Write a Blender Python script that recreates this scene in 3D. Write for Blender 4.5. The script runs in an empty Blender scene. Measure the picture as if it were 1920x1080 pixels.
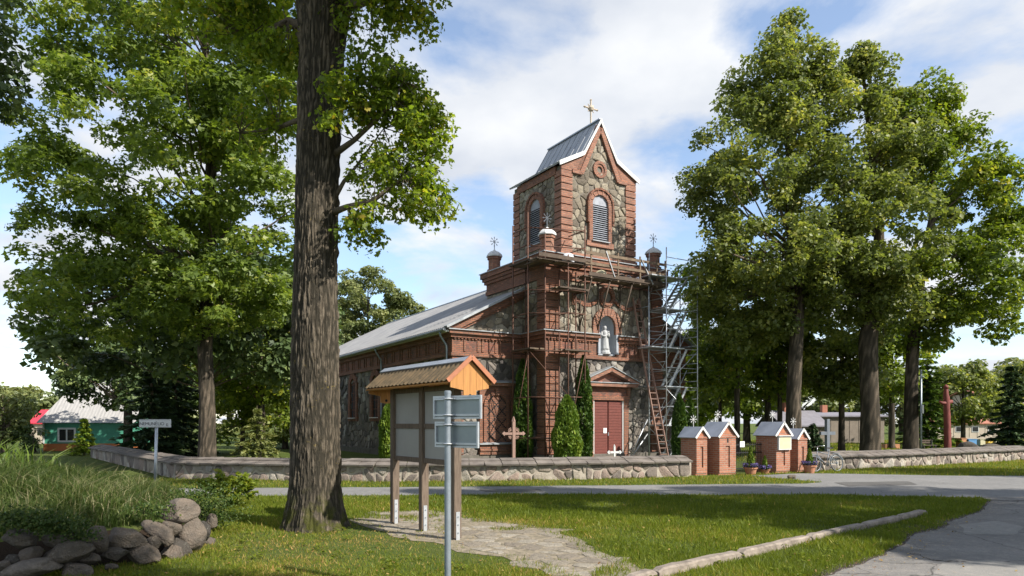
import bpy, math, random
import numpy as np
from mathutils import Vector, Matrix

SC = bpy.context.scene
COL = SC.collection
R = math.radians

# ------------------------------------------------------------------ camera
CAM_H = 1.9
FPX = 1280.0          # focal length in photo pixels (24 mm lens, 1920 px wide)
HOR = 793.0           # horizon row of the photo
cam = bpy.data.cameras.new('camera')
cam.sensor_width = 36.0
cam.lens = 24.0
cam.shift_y = (HOR - 540.0) / 1920.0
cam.clip_start = 0.05
cam.clip_end = 3000
camo = bpy.data.objects.new('camera', cam)
camo.location = (0, 0, CAM_H)
camo.rotation_euler = (R(90), 0, 0)
COL.objects.link(camo)
SC.camera = camo

# ------------------------------------------------------------------ light
SUN_EL = 40.0
SUN_H = (0.85, -0.527)            # horizontal direction towards the sun
SUN_AZ = math.atan2(SUN_H[0], SUN_H[1])   # clockwise from +Y
sun = bpy.data.lights.new('sun', 'SUN')
sun.energy = 4.2
sun.angle = R(0.6)
sun.color = (1.0, 0.94, 0.84)
suno = bpy.data.objects.new('sun', sun)
sd = Vector((SUN_H[0] * math.cos(R(SUN_EL)), SUN_H[1] * math.cos(R(SUN_EL)), math.sin(R(SUN_EL))))
suno.rotation_euler = sd.to_track_quat('Z', 'Y').to_euler()
suno.location = sd * 60
COL.objects.link(suno)

SC.view_settings.view_transform = 'Standard'
SC.view_settings.look = 'None'
SC.view_settings.exposure = 1.0
SC.view_settings.gamma = 1.0
SC.view_settings.use_curve_mapping = False

world = bpy.data.worlds.new('World')
SC.world = world
world.use_nodes = True
def build_world():
    nt = world.node_tree
    nt.nodes.clear()
    N = nt.nodes.new
    L = nt.links.new
    out = N('ShaderNodeOutputWorld')
    sky = N('ShaderNodeTexSky')
    sky.sky_type = 'NISHITA'
    sky.sun_disc = False
    sky.sun_elevation = R(SUN_EL)
    sky.sun_rotation = SUN_AZ
    sky.air_density = 1.0
    sky.dust_density = 0.25
    sky.ozone_density = 1.6
    bg = N('ShaderNodeBackground')
    bg.inputs['Strength'].default_value = 0.12
    L(sky.outputs[0], bg.inputs['Color'])
    # clouds: fbm on the direction projected to a flat cloud layer
    tc = N('ShaderNodeTexCoord')
    sep = N('ShaderNodeSeparateXYZ')
    L(tc.outputs['Generated'], sep.inputs[0])
    zc = N('ShaderNodeMath'); zc.operation = 'MAXIMUM'; zc.inputs[1].default_value = 0.0
    L(sep.outputs['Z'], zc.inputs[0])
    za = N('ShaderNodeMath'); za.operation = 'ADD'; za.inputs[1].default_value = 0.22
    L(zc.outputs[0], za.inputs[0])
    dx = N('ShaderNodeMath'); dx.operation = 'DIVIDE'
    dy = N('ShaderNodeMath'); dy.operation = 'DIVIDE'
    L(sep.outputs['X'], dx.inputs[0]); L(za.outputs[0], dx.inputs[1])
    L(sep.outputs['Y'], dy.inputs[0]); L(za.outputs[0], dy.inputs[1])
    cmb = N('ShaderNodeCombineXYZ')
    L(dx.outputs[0], cmb.inputs[0]); L(dy.outputs[0], cmb.inputs[1])
    mp = N('ShaderNodeMapping')
    mp.inputs['Location'].default_value = CLOUD_OFF
    L(cmb.outputs[0], mp.inputs[0])
    n1 = N('ShaderNodeTexNoise'); n1.inputs['Scale'].default_value = 1.7
    n1.inputs['Detail'].default_value = 11; n1.inputs['Roughness'].default_value = 0.56
    n1.inputs['Distortion'].default_value = 0.25
    L(mp.outputs[0], n1.inputs['Vector'])
    rp = N('ShaderNodeValToRGB')
    rp.color_ramp.elements[0].position = 0.44; rp.color_ramp.elements[0].color = (0.12, 0.12, 0.12, 1)
    rp.color_ramp.elements[1].position = 0.56; rp.color_ramp.elements[1].color = (1, 1, 1, 1)
    L(n1.outputs['Fac'], rp.inputs[0])
    # brighter and greyer parts inside the clouds
    n2 = N('ShaderNodeTexNoise'); n2.inputs['Scale'].default_value = 2.6
    n2.inputs['Detail'].default_value = 6
    L(mp.outputs[0], n2.inputs['Vector'])
    rc = N('ShaderNodeValToRGB')
    rc.color_ramp.elements[0].position = 0.35; rc.color_ramp.elements[0].color = (0.66, 0.71, 0.80, 1)
    rc.color_ramp.elements[1].position = 0.62; rc.color_ramp.elements[1].color = (0.92, 0.94, 0.97, 1)
    L(n2.outputs['Fac'], rc.inputs[0])
    bc = N('ShaderNodeBackground'); bc.inputs['Strength'].default_value = 0.53
    L(rc.outputs[0], bc.inputs['Color'])
    mix = N('ShaderNodeMixShader')
    L(rp.outputs[0], mix.inputs[0]); L(bg.outputs[0], mix.inputs[1]); L(bc.outputs[0], mix.inputs[2])
    L(mix.outputs[0], out.inputs['Surface'])
CLOUD_OFF = (3.1, 1.7, 0.0)
build_world()

rng = np.random.default_rng(7)
random.seed(7)

def P(px, py, Y):
    """photo pixel at depth Y -> world point"""
    return Vector(((px - 960.0) / FPX * Y, Y, CAM_H + (HOR - py) / FPX * Y))
def G(px, py, z=0.0):
    """photo pixel -> point on the level ground"""
    Y = FPX * (CAM_H - z) / (py - HOR)
    return Vector(((px - 960.0) / FPX * Y, Y, z))

# ------------------------------------------------------------------ noise (numpy)
def _h(ix, iy, iz, s):
    n = (ix * 374761393 + iy * 668265263 + iz * 2147483647 + s * 974634777) & 0xffffffff
    n = ((n ^ (n >> 13)) * 1274126177) & 0xffffffff
    n = n ^ (n >> 16)
    return (n & 0xffff) / 65535.0
def vnoise(p, seed=0):
    p = np.asarray(p, float)
    i = np.floor(p).astype(np.int64); f = p - i
    f = f * f * (3 - 2 * f)
    r = 0
    for a in (0, 1):
        for b in (0, 1):
            for c in (0, 1):
                w = (f[..., 0] if a else 1 - f[..., 0]) * (f[..., 1] if b else 1 - f[..., 1]) * (f[..., 2] if c else 1 - f[..., 2])
                r = r + w * _h(i[..., 0] + a, i[..., 1] + b, i[..., 2] + c, seed)
    return r
def fbm(p, seed=0, o=4):
    p = np.asarray(p, float)
    r = 0; a = .5; t = 0
    for k in range(o):
        r = r + a * vnoise(p * (2 ** k), seed + k); t += a; a *= .5
    return r / t

# ------------------------------------------------------------------ objects
def tag(o, label=None, cat=None, group=None, kind=None):
    if label: o['label'] = label
    if cat: o['category'] = cat
    if group: o['group'] = group
    if kind: o['kind'] = kind
    return o
def empty(name, loc=(0, 0, 0), rz=0.0, label=None, cat=None, group=None):
    o = bpy.data.objects.new(name, None)
    o.empty_display_size = .2
    o.location = loc; o.rotation_euler = (0, 0, rz)
    COL.objects.link(o)
    return tag(o, label, cat, group)
def children(o):
    return [c for c in ALLCH if c.parent == o]
def copy_tree(o, parent=None, loc=None, rz=None, scale=None, **kw):
    c = o.copy(); COL.objects.link(c)
    if parent: c.parent = parent
    if loc is not None: c.location = loc
    if rz is not None: c.rotation_euler = (0, 0, rz)
    if scale is not None: c.scale = scale if hasattr(scale, '__len__') else (scale,) * 3
    for ch in list(CH.get(o.name, [])):
        n = copy_tree(ch, c)
        CH.setdefault(c.name, []).append(n)
    return tag(c, **kw)
CH = {}
def linkmesh(name, me, mat, parent=None):
    o = bpy.data.objects.new(name, me)
    COL.objects.link(o)
    if mat and not me.materials: me.materials.append(mat)
    if parent:
        o.parent = parent
        CH.setdefault(parent.name, []).append(o)
    return o
def box_uv(me):
    n = len(me.loops)
    if not n: return
    co = np.empty(len(me.vertices) * 3, np.float32); me.vertices.foreach_get('co', co); co = co.reshape(-1, 3)
    vi = np.empty(n, np.int32); me.loops.foreach_get('vertex_index', vi)
    pn = np.empty(len(me.polygons) * 3, np.float32); me.polygons.foreach_get('normal', pn); pn = pn.reshape(-1, 3)
    lt = np.empty(len(me.polygons), np.int32); me.polygons.foreach_get('loop_total', lt)
    ln = np.repeat(pn, lt, axis=0)
    c = co[vi]
    horiz = np.abs(ln[:, 2]) > 0.85
    t = np.stack([-ln[:, 1], ln[:, 0]], 1)
    tl = np.linalg.norm(t, axis=1, keepdims=True); tl[tl < 1e-6] = 1
    t = t / tl
    u = np.where(horiz, c[:, 0], c[:, 0] * t[:, 0] + c[:, 1] * t[:, 1])
    v = np.where(horiz, c[:, 1], c[:, 2])
    uv = np.stack([u, v], 1).astype(np.float32)
    l = me.uv_layers.new(name='UVMap')
    l.data.foreach_set('uv', uv.ravel())

class MB:
    def __init__(s):
        s.v = []; s.f = []; s.tone = []
        s.t = 0.5
    def add(s, vs, fs):
        b = len(s.v)
        s.v.extend([tuple(v) for v in vs])
        s.f.extend([tuple(i + b for i in f) for f in fs])
        s.tone.extend([s.t] * len(vs))
        return s
    def box(s, x0, x1, y0, y1, z0, z1):
        return s.add([(x0, y0, z0), (x1, y0, z0), (x1, y1, z0), (x0, y1, z0), (x0, y0, z1), (x1, y0, z1), (x1, y1, z1), (x0, y1, z1)],
                     [(0, 3, 2, 1), (4, 5, 6, 7), (0, 1, 5, 4), (1, 2, 6, 5), (2, 3, 7, 6), (3, 0, 4, 7)])
    def bbox(s, x0, x1, y0, y1, z0, z1, b=.01):
        """box with chamfered edges"""
        vs = []; idx = {}
        xs = (x0, x1); ys = (y0, y1); zs = (z0, z1)
        for i in (0, 1):
            for j in (0, 1):
                for k in (0, 1):
                    sx = b if i == 0 else -b; sy = b if j == 0 else -b; sz = b if k == 0 else -b
                    idx[(i, j, k, 0)] = len(vs); vs.append((xs[i], ys[j] + sy, zs[k] + sz))
                    idx[(i, j, k, 1)] = len(vs); vs.append((xs[i] + sx, ys[j], zs[k] + sz))
                    idx[(i, j, k, 2)] = len(vs); vs.append((xs[i] + sx, ys[j] + sy, zs[k]))
        fs = []
        for a in (0, 1):
            f = [(a, 0, 0, 0), (a, 1, 0, 0), (a, 1, 1, 0), (a, 0, 1, 0)]; f = [idx[q] for q in f]; fs.append(f if a else f[::-1])
            f = [(0, a, 0, 1), (0, a, 1, 1), (1, a, 1, 1), (1, a, 0, 1)]; f = [idx[q] for q in f]; fs.append(f if a else f[::-1])
            f = [(0, 0, a, 2), (1, 0, a, 2), (1, 1, a, 2), (0, 1, a, 2)]; f = [idx[q] for q in f]; fs.append(f if a else f[::-1])
        c = Vector(((x0 + x1) / 2, (y0 + y1) / 2, (z0 + z1) / 2))
        def add(f):
            p = [Vector(vs[i]) for i in f]
            n = (p[1] - p[0]).cross(p[2] - p[0])
            m = sum(p, Vector()) / len(p) - c
            fs.append(f if n.dot(m) > 0 else f[::-1])
        for a in (0, 1):
            for c2 in (0, 1):
                add([idx[(0, a, c2, 1)], idx[(1, a, c2, 1)], idx[(1, a, c2, 2)], idx[(0, a, c2, 2)]])
                add([idx[(a, 0, c2, 0)], idx[(a, 1, c2, 0)], idx[(a, 1, c2, 2)], idx[(a, 0, c2, 2)]])
                add([idx[(a, c2, 0, 0)], idx[(a, c2, 1, 0)], idx[(a, c2, 1, 1)], idx[(a, c2, 0, 1)]])
        for i in (0, 1):
            for j in (0, 1):
                for k in (0, 1):
                    add([idx[(i, j, k, q)] for q in range(3)])
        return s.add(vs, fs)
    def obox(s, c, ax, ay, az):
        """oriented box: centre and three half-axis vectors"""
        c = Vector(c); ax = Vector(ax); ay = Vector(ay); az = Vector(az)
        vs = [c + ax * i + ay * j + az * k for (i, j, k) in ((-1, -1, -1), (1, -1, -1), (1, 1, -1), (-1, 1, -1), (-1, -1, 1), (1, -1, 1), (1, 1, 1), (-1, 1, 1))]
        fs = [(0, 3, 2, 1), (4, 5, 6, 7), (0, 1, 5, 4), (1, 2, 6, 5), (2, 3, 7, 6), (3, 0, 4, 7)]
        if ax.cross(ay).dot(az) < 0: fs = [f[::-1] for f in fs]
        return s.add(vs, fs)
    def bar(s, p0, p1, w, h, up=(0, 0, 1)):
        p0 = Vector(p0); p1 = Vector(p1); d = p1 - p0
        z = d.normalized(); u = Vector(up)
        x = z.cross(u)
        if x.length < 1e-4: x = z.cross(Vector((1, 0, 0)))
        x.normalize(); y = x.cross(z)
        return s.obox((p0 + p1) / 2, x * w / 2, d / 2, y * h / 2)
    def tube(s, pts, r, n=8, cap=True):
        pts = [Vector(p) for p in pts]
        rs = r if hasattr(r, '__len__') else [r] * len(pts)
        vs = []; fs = []
        d0 = (pts[1] - pts[0]).normalized()
        x = d0.cross(Vector((0, 0, 1)))
        if x.length < 1e-3: x = d0.cross(Vector((1, 0, 0)))
        x.normalize()
        for i, p in enumerate(pts):
            d = (pts[min(i + 1, len(pts) - 1)] - pts[max(i - 1, 0)]).normalized()
            x = (x - d * x.dot(d)).normalized(); y = d.cross(x)
            for k in range(n):
                a = 2 * math.pi * k / n
                vs.append(p + (x * math.cos(a) + y * math.sin(a)) * rs[i])
        for i in range(len(pts) - 1):
            for k in range(n):
                a = i * n + k; b = i * n + (k + 1) % n
                fs.append((a, b, b + n, a + n))
        if cap:
            fs.append(tuple(range(n - 1, -1, -1)))
            fs.append(tuple(range((len(pts) - 1) * n, len(pts) * n)))
        return s.add(vs, fs)
    def lathe(s, prof, n=16, c=(0, 0, 0), wob=None):
        c = Vector(c); vs = []; fs = []
        for i, (r, z) in enumerate(prof):
            for k in range(n):
                a = 2 * math.pi * k / n
                q = r * (1 + (wob(a, z) if wob else 0))
                vs.append(c + Vector((q * math.cos(a), q * math.sin(a), z)))
        for i in range(len(prof) - 1):
            for k in range(n):
                a = i * n + k; b = i * n + (k + 1) % n
                fs.append((a, b, b + n, a + n))
        fs.append(tuple(range(n - 1, -1, -1)))
        fs.append(tuple(range((len(prof) - 1) * n, len(prof) * n)))
        return s.add(vs, fs)
    def prism(s, poly, O, U, V, N, d0, d1):
        """polygon in the (U,V) plane through O, extruded along N from d0 to d1"""
        O = Vector(O); U = Vector(U); V = Vector(V); N = Vector(N)
        n = len(poly)
        vs = [O + U * a + V * b + N * d0 for a, b in poly] + [O + U * a + V * b + N * d1 for a, b in poly]
        ar = sum(poly[i][0] * poly[(i + 1) % n][1] - poly[(i + 1) % n][0] * poly[i][1] for i in range(n))
        flip = (ar * U.cross(V).dot(N) * (d1 - d0)) < 0
        fs = [tuple(range(n - 1, -1, -1)), tuple(range(n, 2 * n))] + [(i, (i + 1) % n, (i + 1) % n + n, i + n) for i in range(n)]
        if flip: fs = [f[::-1] for f in fs]
        return s.add(vs, fs)
    def mesh(s, name, smooth=False, uv=True):
        me = bpy.data.meshes.new(name)
        me.from_pydata(s.v, [], s.f)
        me.update()
        if smooth: me.polygons.foreach_set('use_smooth', [True] * len(me.polygons))
        a = me.attributes.new('tone', 'FLOAT', 'POINT')
        a.data.foreach_set('value', s.tone)
        if uv: box_uv(me)
        return me
    def build(s, name, mat, parent=None, smooth=False, uv=True):
        return linkmesh(name, s.mesh(name, smooth, uv), mat, parent)

def np_mesh(name, V, F, tone=None, smooth=False):
    """V (n,3), F (m,k) all faces with k corners"""
    me = bpy.data.meshes.new(name)
    V = np.ascontiguousarray(V, np.float32); F = np.ascontiguousarray(F, np.int32)
    m, k = F.shape
    me.vertices.add(len(V)); me.vertices.foreach_set('co', V.ravel())
    me.loops.add(m * k); me.loops.foreach_set('vertex_index', F.ravel())
    me.polygons.add(m)
    me.polygons.foreach_set('loop_start', np.arange(0, m * k, k, dtype=np.int32))
    if smooth: me.polygons.foreach_set('use_smooth', np.ones(m, bool))
    me.update(calc_edges=True)
    if tone is not None:
        a = me.attributes.new('tone', 'FLOAT', 'POINT')
        a.data.foreach_set('value', np.ascontiguousarray(tone, np.float32))
    return me

# ------------------------------------------------------------------ materials
def newmat(name):
    m = bpy.data.materials.new(name); m.use_nodes = True
    nt = m.node_tree; nt.nodes.clear()
    out = nt.nodes.new('ShaderNodeOutputMaterial')
    b = nt.nodes.new('ShaderNodeBsdfPrincipled')
    nt.links.new(b.outputs[0], out.inputs[0])
    return m, nt, b, out
def ramp(nt, src, stops):
    r = nt.nodes.new('ShaderNodeValToRGB')
    e = r.color_ramp.elements
    while len(e) < len(stops): e.new(0.5)
    for i, (p, c) in enumerate(stops):
        e[i].position = p; e[i].color = (c[0], c[1], c[2], 1) if hasattr(c, '__len__') else (c, c, c, 1)
    nt.links.new(src, r.inputs[0])
    return r.outputs[0]
def noise(nt, scale, detail=4, rough=.55, vec=None, stretch=None, dist=0, coord='Object'):
    n = nt.nodes.new('ShaderNodeTexNoise')
    n.inputs['Scale'].default_value = scale; n.inputs['Detail'].default_value = detail
    n.inputs['Roughness'].default_value = rough; n.inputs['Distortion'].default_value = dist
    if vec is None:
        tc = nt.nodes.new('ShaderNodeTexCoord'); vec = tc.outputs[coord]
    if stretch:
        mp = nt.nodes.new('ShaderNodeMapping'); mp.inputs['Scale'].default_value = stretch
        nt.links.new(vec, mp.inputs[0]); vec = mp.outputs[0]
    nt.links.new(vec, n.inputs['Vector'])
    return n.outputs['Fac']
def mixc(nt, fac, a, b, mode='MIX'):
    m = nt.nodes.new('ShaderNodeMix'); m.data_type = 'RGBA'; m.blend_type = mode
    def put(v, i):
        if isinstance(v, bpy.types.NodeSocket): nt.links.new(v, m.inputs[i])
        elif hasattr(v, '__len__'): m.inputs[i].default_value = (v[0], v[1], v[2], 1)
        else: m.inputs[i].default_value = v
    put(fac, 0); put(a, 6); put(b, 7)
    return m.outputs[2]
def bump(nt, b, h, strength=.4, dist=.02):
    n = nt.nodes.new('ShaderNodeBump'); n.inputs['Strength'].default_value = strength; n.inputs['Distance'].default_value = dist
    nt.links.new(h, n.inputs['Height']); nt.links.new(n.outputs[0], b.inputs['Normal'])
def attr(nt, name='tone'):
    a = nt.nodes.new('ShaderNodeAttribute'); a.attribute_name = name
    return a.outputs['Fac']
def simple(name, col, rough=.6, metal=0.0, var=.25, nscale=6, col2=None, stretch=None, bmp=.15, bd=.01):
    m, nt, b, out = newmat(name)
    c2 = col2 or tuple(c * (1 - var) for c in col)
    f = noise(nt, nscale, 5, .6, stretch=stretch)
    nt.links.new(ramp(nt, f, [(.3, c2), (.68, col)]), b.inputs['Base Color'])
    b.inputs['Roughness'].default_value = rough; b.inputs['Metallic'].default_value = metal
    if bmp: bump(nt, b, f, bmp, bd)
    return m
def brick_mat(name, c1, c2, mortar, bw=.26, bh=.078, ms=.012, stain=.5, offset=.5, soot=(.05, .04, .035)):
    m, nt, b, out = newmat(name)
    uv = nt.nodes.new('ShaderNodeUVMap')
    br = nt.nodes.new('ShaderNodeTexBrick')
    br.offset = offset
    br.inputs['Scale'].default_value = 1.0
    br.inputs['Brick Width'].default_value = bw; br.inputs['Row Height'].default_value = bh
    br.inputs['Mortar Size'].default_value = ms; br.inputs['Mortar Smooth'].default_value = .3
    br.inputs['Color1'].default_value = (*c1, 1); br.inputs['Color2'].default_value = (*c2, 1)
    br.inputs['Mortar'].default_value = (*mortar, 1)
    br.inputs['Bias'].default_value = -.1
    nt.links.new(uv.outputs[0], br.inputs['Vector'])
    n = noise(nt, 1.3, 8, .72)
    n2 = noise(nt, 7, 6, .7)
    n4 = noise(nt, 2.6, 7, .75)
    c = mixc(nt, ramp(nt, n2, [(.35, 0), (.75, .45)]), br.outputs['Color'], (c1[0] * .55, c1[1] * .5, c1[2] * .5))
    c = mixc(nt, ramp(nt, n, [(.46, 0), (.70, stain)]), c, soot)
    c = mixc(nt, ramp(nt, n4, [(.58, 0), (.76, .32)]), c, (.34, .25, .19))
    nt.links.new(c, b.inputs['Base Color'])
    b.inputs['Roughness'].default_value = .9
    inv = nt.nodes.new('ShaderNodeMath'); inv.operation = 'SUBTRACT'; inv.inputs[0].default_value = 1.0
    nt.links.new(br.outputs['Fac'], inv.inputs[1])
    ad = nt.nodes.new('ShaderNodeMath'); ad.operation = 'MULTIPLY_ADD'; ad.inputs[1].default_value = .5
    nt.links.new(n2, ad.inputs[0]); nt.links.new(inv.outputs[0], ad.inputs[2])
    bump(nt, b, ad.outputs[0], .7, .012)
    return m
def stone_mat(name, stops, mott=.5, lichen=.25):
    m, nt, b, out = newmat(name)
    t = attr(nt)
    base = ramp(nt, t, stops)
    n = noise(nt, 9, 6, .65)
    n2 = noise(nt, 38, 4, .6)
    c = mixc(nt, ramp(nt, n, [(.35, 0), (.72, mott)]), base, (.05, .045, .04))
    c = mixc(nt, ramp(nt, n2, [(.55, 0), (.8, lichen)]), c, (.42, .40, .33))
    nt.links.new(c, b.inputs['Base Color'])
    b.inputs['Roughness'].default_value = .88
    ad = nt.nodes.new('ShaderNodeMath'); ad.operation = 'MULTIPLY_ADD'; ad.inputs[1].default_value = .5
    nt.links.new(n2, ad.inputs[0]); nt.links.new(n, ad.inputs[2])
    bump(nt, b, ad.outputs[0], .9, .045)
    return m
def leaf_mat(name, stops, trans=.38, tcol=1.6, gloss=.35):
    m, nt, b, out = newmat(name)
    t = attr(nt)
    c = ramp(nt, t, stops)
    nt.links.new(c, b.inputs['Base Color'])
    b.inputs['Roughness'].default_value = .5
    b.inputs['Specular IOR Level'].default_value = gloss
    tr = nt.nodes.new('ShaderNodeBsdfTranslucent')
    tc = mixc(nt, 1.0, c, (tcol, tcol * 1.0, tcol * .5), 'MULTIPLY')
    nt.links.new(tc, tr.inputs['Color'])
    mx = nt.nodes.new('ShaderNodeMixShader'); mx.inputs[0].default_value = trans
    nt.links.new(b.outputs[0], mx.inputs[1]); nt.links.new(tr.outputs[0], mx.inputs[2])
    nt.links.new(mx.outputs[0], out.inputs[0])
    return m

M = {}
M['brick'] = brick_mat('brick', (.32, .130, .074), (.17, .067, .042), (.12, .09, .07), stain=.55, bh=.092, ms=.017)
M['brick_pale'] = brick_mat('brick_pale', (.42, .17, .10), (.30, .105, .06), (.36, .30, .25), stain=.35, ms=.011)
M['brick_tower'] = brick_mat('brick_tower', (.38, .172, .108), (.24, .098, .064), (.20, .15, .12), stain=.45, bh=.092, ms=.015)
M['brick_dark'] = brick_mat('brick_dark', (.30, .10, .06), (.06, .045, .04), (.14, .10, .08), bw=.16, bh=.078, stain=.4)
M['mortar'] = simple('mortar', (.19, .17, .14), .95, var=.4, nscale=3, bmp=.5, bd=.03)
M['mortar_dark'] = simple('mortar_dark', (.15, .135, .115), .95, var=.5, nscale=3, bmp=.5, bd=.03)
M['mortar_wall'] = simple('mortar_wall', (.42, .37, .31), .95, col2=(.27, .23, .19), nscale=5, bmp=.8, bd=.05)
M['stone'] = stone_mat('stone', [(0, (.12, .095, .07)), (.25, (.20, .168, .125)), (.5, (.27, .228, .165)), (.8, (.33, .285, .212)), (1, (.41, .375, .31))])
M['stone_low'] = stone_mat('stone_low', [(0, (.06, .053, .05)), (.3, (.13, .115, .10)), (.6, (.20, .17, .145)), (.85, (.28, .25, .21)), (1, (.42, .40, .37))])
M['stone_wall'] = stone_mat('stone_wall', [(0, (.14, .115, .10)), (.3, (.25, .205, .175)), (.55, (.32, .235, .195)), (.8, (.35, .30, .245)), (1, (.42, .385, .34))], mott=.45, lichen=.4)
M['rock'] = stone_mat('rock', [(0, (.03, .026, .022)), (.3, (.085, .068, .05)), (.55, (.12, .092, .068)), (.8, (.155, .122, .095)), (1, (.21, .19, .155))], mott=.75, lichen=.3)
M['cap'] = simple('cap', (.20, .172, .15), .92, col2=(.095, .08, .07), nscale=2.2, bmp=.4)
M['roof'] = simple('roof', (.30, .295, .29), .75, metal=0, col2=(.19, .19, .195), nscale=1.1, stretch=(1, 1, 1), bmp=.05)
M['roof_tower'] = simple('roof_tower', (.36, .38, .41), .5, col2=(.17, .18, .21), nscale=3.5, stretch=(.25, 3, .3), bmp=.05)
M['sheet'] = simple('sheet', (.40, .43, .50), .45, metal=.3, var=.2, nscale=3, bmp=.03)
M['ledge'] = simple('ledge', (.36, .38, .40), .5, metal=.2, var=.35, nscale=4, bmp=.05)
M['white'] = simple('white', (.62, .62, .61), .6, var=.15, nscale=8, bmp=.05)
M['plaster'] = simple('plaster', (.33, .355, .40), .85, var=.12, nscale=4, bmp=.1)
M['marble'] = simple('marble', (.40, .41, .42), .6, var=.15, nscale=9, bmp=.1)
M['slat'] = simple('slat', (.34, .36, .41), .7, var=.35, nscale=5, bmp=.1)
M['dark'] = simple('dark', (.012, .012, .014), .8, bmp=0)
M['glass'] = simple('glass', (.02, .022, .025), .08, var=.3, nscale=2, bmp=0)
M['door'] = simple('door', (.17, .042, .03), .6, col2=(.10, .026, .02), nscale=5, stretch=(1, 1, 6), bmp=.2)
M['rust'] = simple('rust', (.135, .06, .038), .8, metal=.1, col2=(.07, .036, .026), nscale=9, bmp=.1)
M['galv'] = simple('galv', (.55, .57, .60), .4, metal=.55, var=.25, nscale=7, bmp=.03)
M['steel'] = simple('steel', (.30, .34, .38), .42, metal=.45, var=.3, nscale=5, bmp=.04)
M['signback'] = simple('signback', (.30, .34, .35), .42, metal=.35, var=.2, nscale=3, bmp=.03)
M['plank'] = simple('plank', (.19, .135, .088), .85, col2=(.09, .064, .043), nscale=4, stretch=(1, 1, 1), bmp=.3)
M['plank_dark'] = simple('plank_dark', (.10, .07, .05), .85, var=.45, nscale=4, bmp=.3)
M['post'] = simple('post', (.165, .122, .088), .85, col2=(.075, .052, .038), nscale=9, stretch=(5, 5, .5), bmp=.3)
M['orange_wood'] = simple('orange_wood', (.46, .215, .055), .6, col2=(.33, .145, .04), nscale=6, stretch=(6, 6, .6), bmp=.1)
M['redwood'] = simple('redwood', (.42, .16, .08), .6, var=.3, nscale=6, bmp=.1)
M['rib_roof'] = simple('rib_roof', (.155, .105, .055), .8, col2=(.06, .046, .026), nscale=8, bmp=.2)
M['panel'] = simple('panel', (.31, .30, .28), .6, var=.14, nscale=2, bmp=.05)
M['terracotta'] = simple('terracotta', (.42, .19, .11), .85, var=.25, nscale=7, bmp=.1)
M['soil'] = simple('soil', (.05, .035, .025), 1, var=.4, nscale=20, bmp=.6)
M['violet'] = simple('violet', (.13, .09, .30), .7, var=.4, nscale=30, bmp=.2)
M['crosswood'] = simple('crosswood', (.32, .20, .16), .8, var=.35, nscale=6, stretch=(4, 4, .6), bmp=.2)
M['redpost'] = simple('redpost', (.20, .045, .035), .75, var=.45, nscale=6, stretch=(4, 4, .6), bmp=.4)
M['greymetal'] = simple('greymetal', (.17, .19, .22), .5, metal=.3, var=.2, bmp=.03)
M['black'] = simple('black', (.02, .02, .02), .5, bmp=0)
M['chrome'] = simple('chrome', (.62, .63, .66), .25, metal=.8, var=.1, bmp=0)
M['kerb'] = simple('kerb', (.31, .26, .215), .95, col2=(.14, .115, .095), nscale=6, bmp=.7, bd=.03)
M['greenboard'] = simple('greenboard', (.07, .30, .20), .7, col2=(.05, .22, .15), nscale=3, bmp=.05)
M['orange_base'] = simple('orange_base', (.50, .16, .05), .8, var=.2, nscale=3)
M['asbestos'] = simple('asbestos', (.36, .35, .34), .9, var=.25, nscale=2, stretch=(6, 1, 1), bmp=.2)
M['redroof'] = simple('redroof', (.55, .035, .06), .5, var=.15, bmp=0)
M['barn'] = simple('barn', (.24, .20, .16), .9, var=.25, nscale=2, bmp=.1)
M['barnroof'] = simple('barnroof', (.22, .21, .24), .9, var=.25, nscale=2, bmp=.1)
M['cream'] = simple('cream', (.50, .42, .33), .9, var=.15, nscale=2, bmp=.1)
M['redbrickfar'] = simple('redbrickfar', (.42, .17, .11), .9, var=.25, nscale=3, bmp=.1)
M['bluebox'] = simple('bluebox', (.10, .27, .52), .6, var=.1, bmp=0)
M['yellowbox'] = simple('yellowbox', (.62, .42, .06), .6, var=.1, bmp=0)
M['palebox'] = simple('palebox', (.55, .50, .33), .6, var=.15, bmp=0)
M['orangebox'] = simple('orangebox', (.52, .24, .11), .6, var=.15, bmp=0)
M['whitepole'] = simple('whitepole', (.7, .7, .72), .5, var=.1, bmp=0)
M['ink'] = simple('ink', (.02, .02, .022), .6, bmp=0)
M['paper'] = simple('paper', (.75, .76, .78), .7, var=.06, bmp=0)
M['bucket'] = simple('bucket', (.05, .055, .06), .6, bmp=0)
M['tarp'] = simple('tarp', (.62, .65, .70), .7, var=.25, nscale=10)

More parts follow.
